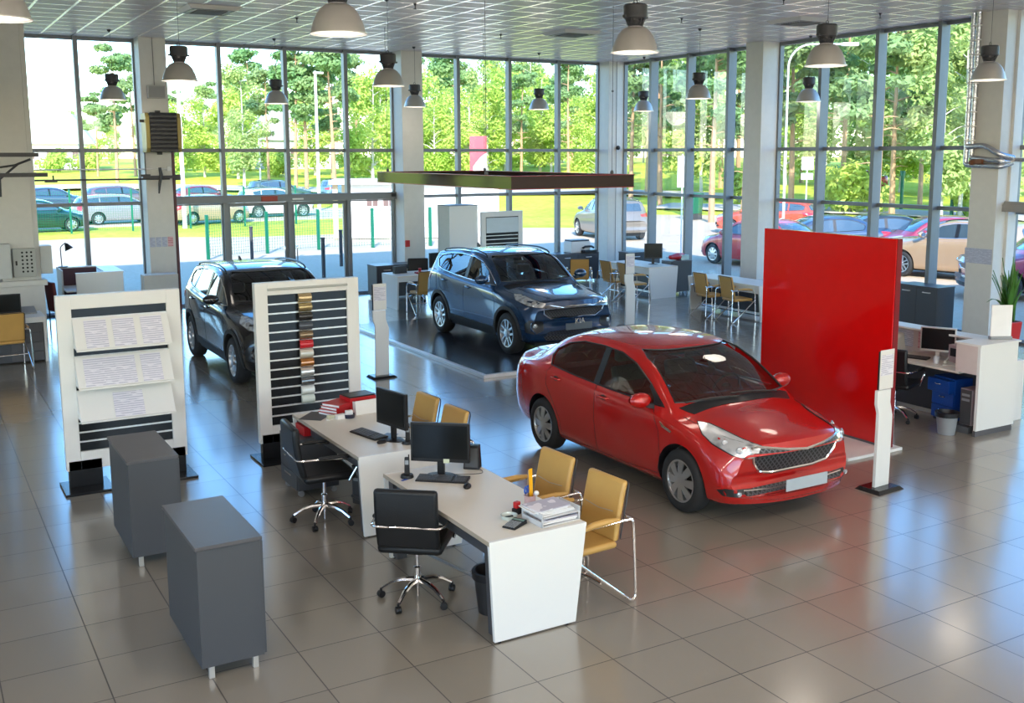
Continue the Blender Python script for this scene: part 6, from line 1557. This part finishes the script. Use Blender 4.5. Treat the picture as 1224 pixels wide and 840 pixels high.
def tree_proto(kind, seed):
    rng = random.Random(seed); t = bpy.data.objects.new('tree', None); COL.objects.link(t); blobs = []; br = []
    if kind == 'pine':
        h = 17
        for k in range(15):
            z = h*rng.uniform(.42, .97); w = 3.0*(1-((z/h-.62)/.45)**2)*rng.uniform(.55, 1); a = rng.uniform(0, 6.28); rr = rng.uniform(.9, 1.7)
            blobs.append((math.cos(a)*w*.75, math.sin(a)*w*.75, z, rr, rr*.42)); br.append((z-.5, max(w*.7, .5), a, .15))
        for k in range(6): br.append((h*rng.uniform(.22, .5), rng.uniform(.6, 1.8), rng.uniform(0, 6.28), .05))
        v, f = leaf_cloud(rng, blobs, 3600, .30); lm, bm_ = 'leaf_pine', 'bark_pine'; r = .24
    elif kind == 'birch':
        h = 15
        for k in range(26):
            z = h*rng.uniform(.20, .98); w = 2.7*math.sin(PI*min(1, (z/h-.10)/.95))**.7*rng.uniform(.4, 1); a = rng.uniform(0, 6.28); rr = rng.uniform(.8, 1.5)
            blobs.append((math.cos(a)*w, math.sin(a)*w, z, rr, rr*.9)); br.append((max(z-1, 1), max(w*.8, .4), a, .5))
        v, f = leaf_cloud(rng, blobs, 4200, .24); lm, bm_ = 'leaf_mid', 'bark_birch'; r = .17
    elif kind == 'lime':
        h = 12
        for k in range(30):
            z = h*rng.uniform(.14, .95); w = 3.2*math.sin(PI*min(1, (z/h-.02)/1.0))**.6*rng.uniform(.3, 1); a = rng.uniform(0, 6.28); rr = rng.uniform(1.0, 1.7)
            blobs.append((math.cos(a)*w, math.sin(a)*w, z, rr, rr*.85)); br.append((max(z-1, 1), max(w*.8, .4), a, .5))
        v, f = leaf_cloud(rng, blobs, 5000, .25); lm, bm_ = 'leaf_bright', 'bark_birch'; r = .2
    elif kind == 'spruce':
        h = 11
        for k in range(16):
            z = h*(.08+.90*k/16); w = 1.9*(1-k/16.5)
            for j in range(4): a = j*1.57+k; blobs.append((math.cos(a)*w*.55, math.sin(a)*w*.55, z, max(w*.62, .2), .42))
        v, f = leaf_cloud(rng, blobs, 3600, .22); lm, bm_ = 'leaf_pine', 'bark_pine'; r = .16
    elif kind == 'bush':
        h = 2.6
        for k in range(14):
            a = rng.uniform(0, 6.28); w = rng.uniform(0, 1.5); blobs.append((math.cos(a)*w, math.sin(a)*w, rng.uniform(.5, 2.0), rng.uniform(.6, .9), .7))
        v, f = leaf_cloud(rng, blobs, 2600, .17); lm, bm_ = 'leaf_bright', 'bark_birch'; r = .06
        br = [(rng.uniform(.2, 1), 1., rng.uniform(0, 6.28), 1.) for _ in range(6)]
    trunk = obj('trunk', trunk_mb(rng, h, r, rng.uniform(-1, 1), br), MATS[bm_], t, smooth=True)
    cr = obj('crown', MB(), MATS[lm], t); me = cr.data; me.from_pydata(v, [], f); me.update()
    if not me.materials: me.materials.append(MATS[lm])
    return [t, h, False]
PROTO = {k: [tree_proto(k, s) for s in seeds] for k, seeds in dict(pine=(1, 2, 3), birch=(4, 5), lime=(6, 7), spruce=(8,), bush=(9, 10)).items()}
CAM = Vector((-4.5078, -6.0708, 3.3876))
def place_tree(kind, x, y, height, label, group, rng, cat='tree'):
    pr = rng.choice(PROTO[kind]); t, h, used = pr; s = height/h; z = terrain_z(x, y)-.05
    if not used:
        o = t; pr[2] = True; o.location = (x, y, z); o['label'] = label; o['group'] = group; o['category'] = cat; o.scale = (s, s, s)
    else: o = dup(t, (x, y, z), label=label, group=group, scale=s)
    o.rotation_euler = (0, 0, rng.uniform(0, 6.28)); o['category'] = cat
    nm = {'pine': 'pine_tree', 'birch': 'birch_tree', 'lime': 'leafy_tree', 'spruce': 'spruce_tree', 'bush': 'bush'}[kind]
    o.name = nm
    return o
def at_px(px, dist):
    """ground point in a given direction of the view at a given distance"""
    ang = math.radians(90-30.73)-math.atan((px-632.67)/1256.8*1.0115)
    return CAM.x+dist*math.cos(ang), CAM.y+dist*math.sin(ang)
rngT = random.Random(11)
def forest(px0, px1, step, dists, hs, kinds, group, labs, jit=6):
    px = px0
    while px < px1:
        d = rngT.choice(dists)+rngT.uniform(-jit, jit); x, y = at_px(px+rngT.uniform(-6, 6), d)
        k = rngT.choice(kinds); hgt = rngT.uniform(*hs)*({'birch': .92, 'lime': .8}.get(k, 1.))
        place_tree(k, x, y, hgt, labs[k], group, rngT); px += step*rngT.uniform(.7, 1.3)
LB = lambda where: {'pine': 'tall pine with bare lower trunk '+where, 'birch': 'slender leafy birch '+where, 'lime': 'broad bright green leafy tree '+where, 'spruce': 'pointed dark spruce '+where}
# right of the corner: a dense wood close by
R_ = LB('in the wood beyond the right glass wall')
forest(748, 1260, 30, [58, 66], (10.5, 13.5), ['pine', 'pine', 'birch'], 'trees of the wood at the right, front rows', R_, 5)
forest(745, 1260, 22, [78, 92], (12.5, 15.5), ['pine', 'pine', 'birch', 'lime'], 'trees of the wood at the right, back rows', LB('deep in the wood beyond the right glass wall'), 8)
forest(745, 1260, 24, [108, 122], (14, 18), ['birch', 'lime', 'pine'], 'trees at the back of the wood at the right', LB('at the far back of the wood on the right'), 8)
# centre bay
forest(505, 742, 18, [98, 110], (9, 13), ['pine', 'birch', 'lime', 'lime'], 'trees beyond the centre window bay', LB('beyond the meadow in the centre window'), 7)
forest(500, 742, 18, [128, 145], (13, 17.5), ['birch', 'lime', 'pine'], 'trees behind the centre meadow', LB('far behind the meadow in the centre window'), 8)
# entrance bay
forest(285, 480, 22, [88, 100], (8, 12.5), ['pine', 'birch', 'pine', 'lime'], 'trees above the entrance doors', LB('seen above the entrance doors'), 7)
forest(225, 485, 18, [125, 140], (8, 15), ['birch', 'lime', 'pine'], 'trees far behind the entrance', LB('far behind the entrance doors'), 8)
# left: lower and farther, sky above
forest(20, 235, 20, [125, 140], (4.5, 7), ['lime', 'birch', 'lime'], 'low trees at the horizon on the left', LB('low on the horizon at the left'), 8)
def single(kind, px, d, h, lab, grp, cat='tree'):
    x, y = at_px(px, d); place_tree(kind, x, y, h, lab, grp, rngT, cat)
single('spruce', 46, 118, 6.6, 'small pointed spruce at the far left window edge', 'single trees')
for px, d, h, lab in ((150, 92, 11.0, 'big spreading pine just left of the heater column'), (172, 100, 10.5, 'second big pine partly behind the heater column'), (128, 100, 7.5, 'lower pine left of the big spreading pine'),
                      (212, 96, 6.6, 'rounded tree right of the heater column'), (372, 82, 13., 'tall pine with orange trunk above the entrance'), (405, 80, 12.8, 'pine with bare orange trunk beside the entrance mullion')):
    single('pine' if 'pine' in lab else 'lime', px, d, h, lab, 'single trees')
single('lime', 253, 98, 7.0, 'broad green tree below the sky in the entrance bay', 'single trees'); single('lime', 292, 96, 8, 'broad green tree left of the second entrance mullion', 'single trees')
single('lime', 425, 92, 4.6, 'bright yellow green shrub tree right of the entrance mullion', 'single trees'); single('lime', 522, 95, 7.2, 'bright green tree in the left part of the centre bay', 'single trees')
for px, d in ((300, 112), (330, 112), (270, 110), (230, 112), (120, 112), (80, 110), (610, 118), (640, 118), (1010, 62), (1150, 60), (880, 70), (700, 110), (345, 100)):
    single('bush', px, d, rngT.uniform(2.0, 3.4), 'green bush at the foot of the trees', 'bushes at the foot of the trees', 'bush')
tree_leftover = [p[0] for v in PROTO.values() for p in v if not p[2]]
for t in tree_leftover:
    for c in list(t.children): bpy.data.objects.remove(c)
    bpy.data.objects.remove(t)

# --- parked cars
WAGON = variant(RIO, top=[(2.115,.665),(2.10,.735),(2.05,.775),(1.92,.82),(1.7,.875),(1.4,.935),(1.17,.975),(1.09,1.01),(.76,1.20),(.44,1.36),(.18,1.43),(-.25,1.465),(-1.0,1.455),(-1.7,1.40),(-1.95,1.32),(-2.1,1.12),(-2.2,.98),(-2.255,.80)],
    wr=[(2.115,.62),(1.9,.66),(1.4,.69),(1.2,.73),(.86,.70),(.46,.635),(-.2,.595),(-1.2,.58),(-1.9,.58),(-2.255,.6)],
    dlo=[(.95,.95),(.66,1.125),(.34,1.27),(.05,1.335),(-.3,1.352),(-1.0,1.345),(-1.6,1.30),(-1.85,1.20),(-1.80,1.06),(-1.14,1.025),(-.6,.99),(0,.965)],
    panes=[[(.78,.985),(.64,1.115),(.34,1.256),(.05,1.322),(-.17,1.335),(-.17,.982),(0,.975)], [(-.27,.985),(-.27,1.338),(-.5,1.338),(-1.0,1.33),(-1.12,1.32),(-1.12,1.035),(-.6,1.0)], [(-1.18,1.04),(-1.18,1.32),(-1.6,1.285),(-1.82,1.20),(-1.78,1.07)]],
    rscreen=[(-.58,1.05),(.58,1.05),(.50,1.30),(-.50,1.30)], rs_at=-2.1, sx=1.0)
def car_color(name, c): return mat('car_'+name, c, .28, .15, coat=1., vary=.02)
FARC = {}
def far_car(kind, lab, x, y, deg, col, name, scale=1.):
    key = kind
    p = car_color(name, col)
    grp = 'cars parked outside'
    if key not in FARC:
        sp = {'sedan': RIO, 'suv': SUV, 'wagon': WAGON}[kind]
        r, _, _ = make_car(sp, 'parked_car', lab, 'car', (x, y, .02), math.radians(deg), p, grp, hollow=False, detail=1, win='far_glass')
        FARC[key] = r
    else: r = dup(FARC[key], (x, y, .02), math.radians(deg), lab, grp)
    for c in r.children:
        if c.type == 'MESH' and c.name.split('.')[0] in ('body', 'mirror', 'door_handle'):
            c.material_slots[0].link = 'OBJECT'; c.material_slots[0].material = p
    if scale != 1.: r.scale = tuple(v*scale for v in r.scale)
    return r
CARS = [('wagon', 'dark green estate car behind the green fence at the far left', .7, 45.9, 4, (.008,.035,.03), 'green'),
 ('wagon', 'silver estate car just left of the heater column', 4.9, 50.0, 8, (.26,.26,.27), 'silver'),
 ('sedan', 'beige sedan right of the heater column, nearest row', 8.7, 47.6, 14, (.40,.30,.20), 'beige'),
 ('suv', 'white off-roader parked above the entrance doors', 13.3, 51.4, 4, (.75,.72,.66), 'white'),
 ('sedan', 'dark blue sedan in the back row at the far left', 3.0, 61.5, 10, (.04,.06,.12), 'darkblue'),
 ('wagon', 'plum grey estate car in the back row left of the heater column', 7.2, 62.5, 8, (.16,.10,.12), 'plum'),
 ('sedan', 'dark red sedan in the back row right of the heater column', 11.8, 61.8, 12, (.22,.04,.05), 'darkred'),
 ('suv', 'dark green off-roader in the back row behind the entrance', 17.2, 63.0, 6, (.06,.10,.09), 'olive'),
 ('suv', 'grey blue off-roader in the back row behind the white one', 21.8, 62.0, 4, (.14,.20,.28), 'slate'),
 ('wagon', 'white estate car in the back row at the far left edge', -1.0, 59.5, 6, (.40,.40,.42), 'white2'),
 ('suv', 'grey hatchback outside the corner, rear towards the window', 20.4, 29.4, 78, (.20,.17,.14), 'grey'),
 ('sedan', 'red car parked close outside the right glass wall', 18.05, 17.95, 93, (.55,.03,.04), 'red'),
 ('wagon', 'orange red car behind the nearest red car outside', 27.3, 27.6, 122, (.60,.07,.03), 'orangered'),
 ('suv', 'tan off-roader outside right of the red panel', 20.4, 12.6, 100, (.40,.27,.17), 'tan'),
 ('sedan', 'dark blue car outside just above the red panel', 20.6, 18.0, 152, (.03,.06,.12), 'navy'),
 ('sedan', 'black car outside above the middle of the red panel', 22.5, 17.6, 150, (.02,.025,.03), 'black'),
 ('sedan', 'purple red car outside above the right end of the red panel', 23.4, 15.8, 150, (.30,.03,.06), 'purple'),
 ('suv', 'purple red car nose at the glass left of the duct column', 18.7, 8.8, 142, (.30,.03,.07), 'wine'),
 ('sedan', 'orange car outside at the right edge', 20.5, 6.9, 120, (.60,.10,.03), 'orange'),
 ('sedan', 'bright blue car outside at the right edge', 16.5, 4.6, 110, (.03,.20,.42), 'blue'),
 ('sedan', 'far red car under the trees right of the sign', 60, 52, 150, (.5,.03,.05), 'red2')]
for k, lab, x, y, dg, c, nm in CARS:
    r = far_car(k, lab, x, y, dg, c, nm)
    r.location.z = terrain_z(x, y)+.025

# --- fences, posts, bollards, hut, pylon, signs, lamps
mat('fence_green', (.0,.13,.07), .4)
def mesh_mat():
    m, nt, out = _nt('fence_mesh'); tc = N(nt, 'ShaderNodeTexCoord')
    a = grid_mask(nt, tc.outputs['Object'], .10, .006, 'XZ'); d = N(nt, 'ShaderNodeBsdfDiffuse'); d.inputs[0].default_value = rgb(.01,.17,.10); t = N(nt, 'ShaderNodeBsdfTransparent')
    ms = N(nt, 'ShaderNodeMixShader'); L(nt, a, ms.inputs[0]); L(nt, t.outputs[0], ms.inputs[1]); L(nt, d.outputs[0], ms.inputs[2]); L(nt, ms.outputs[0], out.inputs[0]); MATS['fence_mesh'] = m
mesh_mat()
def fence(lab, pts, h, r=.04):
    x0, y0 = pts[0]; x1, y1 = pts[-1]; t = thing('mesh_fence', lab, 'fence', (x0, y0, .0)); 
    for i, (x, y) in enumerate(pts):
        obj('post', MB().box(x-x0-r, x-x0+r, y-y0-r, y-y0+r, 0, h), MATS['fence_green'], t)
        if i < len(pts)-1:
            dx, dy = pts[i+1][0]-x, pts[i+1][1]-y; ln = math.hypot(dx, dy)
            obj('mesh_panel', MB().box(0, ln, -.004, .004, .08, h-.05), MATS['fence_mesh'], t, loc=(x-x0, y-y0, 0), rot=(0, 0, math.atan2(dy, dx)))
fence('long green mesh fence in front of the parked cars at the left', [(-6+2.6*k, 43.0+.22*k) for k in range(11)], 1.9)
fence('low green mesh fence in front of the entrance', [(4.0, 28.8), (6.3, 29.9), (8.3, 30.3), (10.3, 30.1), (12.4, 29.6)], 1.45, .05)
for i, (x, y) in enumerate(((5.5, 22.0), (6.3, 27.2), (5.1, 27.6), (7.0, 24.6))):  # tops of the yard at -.015
    b = thing('bollard', ['black post outside, the one nearest the entrance doors', 'black post outside in front of the green fence, right one', 'black post outside in front of the green fence, left one', 'black post outside behind the middle door mullion'][i], 'post', (x, y, -.015), 0, 'black posts before the entrance')
    obj('shaft', MB().cyl((0, 0, 0), (0, 0, 1.08), .055, seg=12), MATS['lamp_dark'], b, smooth=True); obj('cap', MB().cyl((0, 0, 1.08), (0, 0, 1.12), .065, seg=12), MATS['lamp_dark'], b)
for i, (x, y, h) in enumerate(((47.9, 42.9, 2.4), (46.5, 36.5, 2.3), (43.4, 30.6, 2.2))):
    tag(obj('green_post', MB().cyl((0, 0, 0), (0, 0, h), .10, seg=8).box(-.2,.2,-.03,.03,h-.3,h), MATS['fence_green'], loc=(x, y, terrain_z(x, y))), ['green post on the grass, leftmost of three', 'green post on the grass, middle of three', 'green post on the grass nearest the duct column'][i], 'post', 'green posts on the grass')
def hut():
    t = thing('white_hut', 'small white flat roofed hut outside the entrance with three little windows', 'building', (10.6, 34.4, .02), math.radians(-24)); W, D, Hh = 6.5, 3.2, 2.2
    obj('wall', MB().box(.5, W, 0, D, 0, Hh), mat('hut_white', (.80,.78,.74), .6), t)
    obj('roof', MB().box(-.3, W+.2, -.3, D+.3, Hh, Hh+.14), mat('hut_roof', (.78,.78,.78), .6), t)
    obj('fascia', MB().box(-.32, W+.22, -.33, -.30, Hh-.02, Hh+.16), MATS['lamp_dark'] if False else mat('fascia', (.42,.42,.42), .5), t)
    for k in range(3):
        w = obj('window', MB().box(1.15+.66*k, 1.6+.66*k, -.02, .01, 1.30, 1.68), mat('hut_window', (.16,.10,.09), .3), t); obj('pane_bar', MB().box(1.36+.66*k, 1.39+.66*k, -.025, -.02, 1.30, 1.68), MATS['fascia'], w)
    obj('sill', MB().box(1.0, 3.2, -.05, .0, 1.14, 1.19), MATS['fascia'], t)
    obj('post', MB().box(-.2, 0, 0, .2, 0, Hh), mat('hut_post', (.62,.46,.28), .7), t); obj('door', MB().box(.5, .52, .6, 1.5, 0, 1.95), MATS['fascia'], t)
    obj('side_wall', MB().box(.1, .5, 1.2, D, 0, Hh), mat('hut_side', (.62,.50,.34), .7), t)
hut()
def pylon():
    x, y = 31.9, 62.4; t = thing('sign_pylon', 'tall red and white sign pylon on the grass in the centre window', 'sign', (x, y, terrain_z(x, y)), math.radians(-28))
    obj('panel', MB().box(-.62, .62, -.12, .12, 0, 4.3), mat('pylon_red', (.62,.06,.09), .4), t, bevel=.01)
    n = 8; c = [(-.36, 0.12), (.62, .12), (.62, 3.1)]+[(.62-.98*(i/n), 3.1-1.0*(1-(1-i/n)**1.0)+.12*math.sin(PI*i/n)) for i in range(1, n+1)]
    obj('white_field', MB().prism(c, 'y', -.135, -.12), mat('pylon_white', (.82,.80,.80), .4), t)
    obj('foot', MB().box(-.7, .7, -.2, .2, 0, .1), MATS['pylon_red'], t)
pylon()
def pole_sign(lab, x, y, zt, boards, r=.03):
    z = terrain_z(x, y); t = thing('road_sign', lab, 'sign', (x, y, z), math.radians(-35))
    obj('post', MB().cyl((0, 0, 0), (0, 0, zt), r, seg=8), MATS['plate'], t)
    for k, (w, a, b) in enumerate(boards): obj('board', MB().box(-w/2, w/2, -.03-r, -r, a, b), MATS['paper_plain'], t, bevel=.02)
pole_sign('white road sign with two boards on the grass right of the column', 32.1, 30.0, 3.2, [(.55, 2.65, 3.25), (.55, 2.2, 2.5)])
pole_sign('narrow white sign on a pole outside the right glass wall', 16.9, 20.4, 3.4, [(.32, 2.35, 3.35)], .025)
t = thing('litter_bin', 'green litter container on the yard beyond the right window', 'bin', (31.0, 36.9, 0), .3)
obj('container', MB().hexa([(-.4,-.3,.3),(.4,-.3,.3),(.4,.3,.3),(-.4,.3,.3)], [(-.48,-.36,1.35),(.48,-.36,1.35),(.48,.36,1.35),(-.48,.36,1.35)]), MATS['fence_green'], t, bevel=.03); obj('stand', MB().box(-.4,.4,-.3,.3,0,.3), MATS['lamp_dark'], t)
def street_lamp(lab, x, y, h, arm=0., r=.09, ang=0.):
    t = thing('street_lamp', lab, 'street lamp', (x, y, terrain_z(x, y)), ang, 'pale lamp posts')
    if arm: pts = [(0, 0, 0), (0, 0, h-.9)]+arc((.8, 0, h-.9), .8, 180, 90, 6)+[(.8+arm, 0, h-.1)]
    else: pts = [(0, 0, 0), (0, 0, h)]
    obj('pole', MB().tube(pts, [r]+[r*.7]*(len(pts)-1), 8), mat('pole_white', (.72,.70,.66), .5), t, smooth=True)
    obj('lamp_head', MB().box((.8+arm if arm else 0)-.1, (.8+arm if arm else 0)+.5, -.12, .12, h-.16, h-.04), MATS['pole_white'], t, bevel=.03)
street_lamp('pale lamp post just right of the heater column', 6.9, 44.8, 7.5, 0, .11)
x, y = at_px(386, 66); street_lamp('tall pale lamp post above the entrance doors', x, y, 8.4, 0, .11)
x, y = at_px(932.5, 40); street_lamp('curved white lamp post right beside the column behind the red panel', x, y, 7.4, 1.2, .05, math.radians(-30))
x, y = at_px(318, 90); street_lamp('thin pale lamp post in the entrance bay', x, y, 9, 0, .08)
def house(lab, px, d, w, h, col, roof):
    x, y = at_px(px, d); t = thing('house', lab, 'house', (x, y, terrain_z(x, y)), math.radians(-12), None)
    obj('wall', MB().box(-w/2, w/2, 0, 6, 0, h), mat('house_'+lab[:5], col, .7), t)
    obj('roof', MB().prism([(-w/2-.5, h), (w/2+.5, h), (w/2-1.5, h+3), (-w/2+2, h+3.2)], 'y', -.4, 6.4), mat('roof_'+lab[:5], roof, .6), t)
    for k in range(3): 
        wd = obj('window', MB().box(-w/2+1.2+k*w/3.2, -w/2+2.4+k*w/3.2, -.04, 0, 1, h-.8), MATS['hut_window'], t); obj('frame', MB().box(-w/2+1.2+k*w/3.2, -w/2+2.4+k*w/3.2, -.06, -.04, 1, 1.1), MATS['plate'], wd)
house('white roofed house on the horizon at the left', 72, 116, 7.5, 2.6, (.75,.72,.68), (.8,.78,.76))
house('pale house between the trees left of the entrance mullion', 360, 115, 9, 3, (.7,.7,.68), (.55,.55,.55))
# ------------------------------------------------------------------ sun and sky
EXPOSURE = 0.25
def world():
    w = bpy.data.worlds.new('sky'); SC.world = w; w.use_nodes = True; nt = w.node_tree; nt.nodes.clear()
    out = nt.nodes.new('ShaderNodeOutputWorld'); bg = nt.nodes.new('ShaderNodeBackground'); sk = nt.nodes.new('ShaderNodeTexSky')
    sk.sky_type = 'NISHITA'; sk.sun_disc = False; sk.sun_elevation = math.radians(31); sk.sun_rotation = math.radians(209); sk.air_density = 1.0; sk.dust_density = .3; sk.ozone_density = 3.0
    bg.inputs['Strength'].default_value = SKY_K
    hs = nt.nodes.new('ShaderNodeHueSaturation'); hs.inputs['Saturation'].default_value = 1.25
    nt.links.new(sk.outputs[0], hs.inputs['Color']); nt.links.new(hs.outputs[0], bg.inputs[0]); nt.links.new(bg.outputs[0], out.inputs[0])
SKY_K = .75
world()
sd = bpy.data.lights.new('sun', 'SUN'); sd.energy = 7.5; sd.angle = math.radians(.55); sd.color = (1., .95, .86)
so = bpy.data.objects.new('sun', sd); COL.objects.link(so)
d = Vector((5.5, 10, 0)).normalized()*math.cos(math.radians(31)); d.z = -math.sin(math.radians(31))
so.rotation_euler = d.to_track_quat('-Z', 'Y').to_euler(); so.location = (-20, -40, 30)
# ------------------------------------------------------------------ camera and render settings
def camera():
    f, yaw, pitch, roll, x, y, h, cx, cy = 1256.8254, -0.5364, 0.1505, -0.0023, -4.5078, -6.0708, 3.3876, 632.6706, 374.655
    F = Vector((-math.sin(yaw)*math.cos(pitch), math.cos(yaw)*math.cos(pitch), -math.sin(pitch)))
    r = Vector((math.cos(yaw), math.sin(yaw), 0)); u = r.cross(F)
    r2 = r*math.cos(roll)+u*math.sin(roll); u2 = -r*math.sin(roll)+u*math.cos(roll)
    cd = bpy.data.cameras.new('camera'); co = bpy.data.objects.new('camera', cd); COL.objects.link(co)
    M = Matrix((r2, u2, -F)).transposed().to_4x4(); M.translation = Vector((x, y, h)); co.matrix_world = M
    cd.sensor_width = 36; cd.lens = f/1224*36; cd.shift_x = (612-cx)/1224; cd.shift_y = (cy-420)/1224
    cd.clip_start = .1; cd.clip_end = 600
    SC.camera = co
camera()
SC.view_settings.view_transform = 'Standard'; SC.view_settings.look = 'None'
SC.view_settings.gamma = 1.0; SC.view_settings.use_curve_mapping = False
SC.view_settings.exposure = EXPOSURE
cy_ = SC.cycles
cy_.use_denoising = True
try: cy_.denoiser = 'OPENIMAGEDENOISE'
except Exception: pass
cy_.max_bounces = 8; cy_.diffuse_bounces = 4; cy_.glossy_bounces = 4; cy_.transparent_max_bounces = 24; cy_.transmission_bounces = 6
cy_.sample_clamp_indirect = 6; cy_.caustics_reflective = False; cy_.caustics_refractive = False
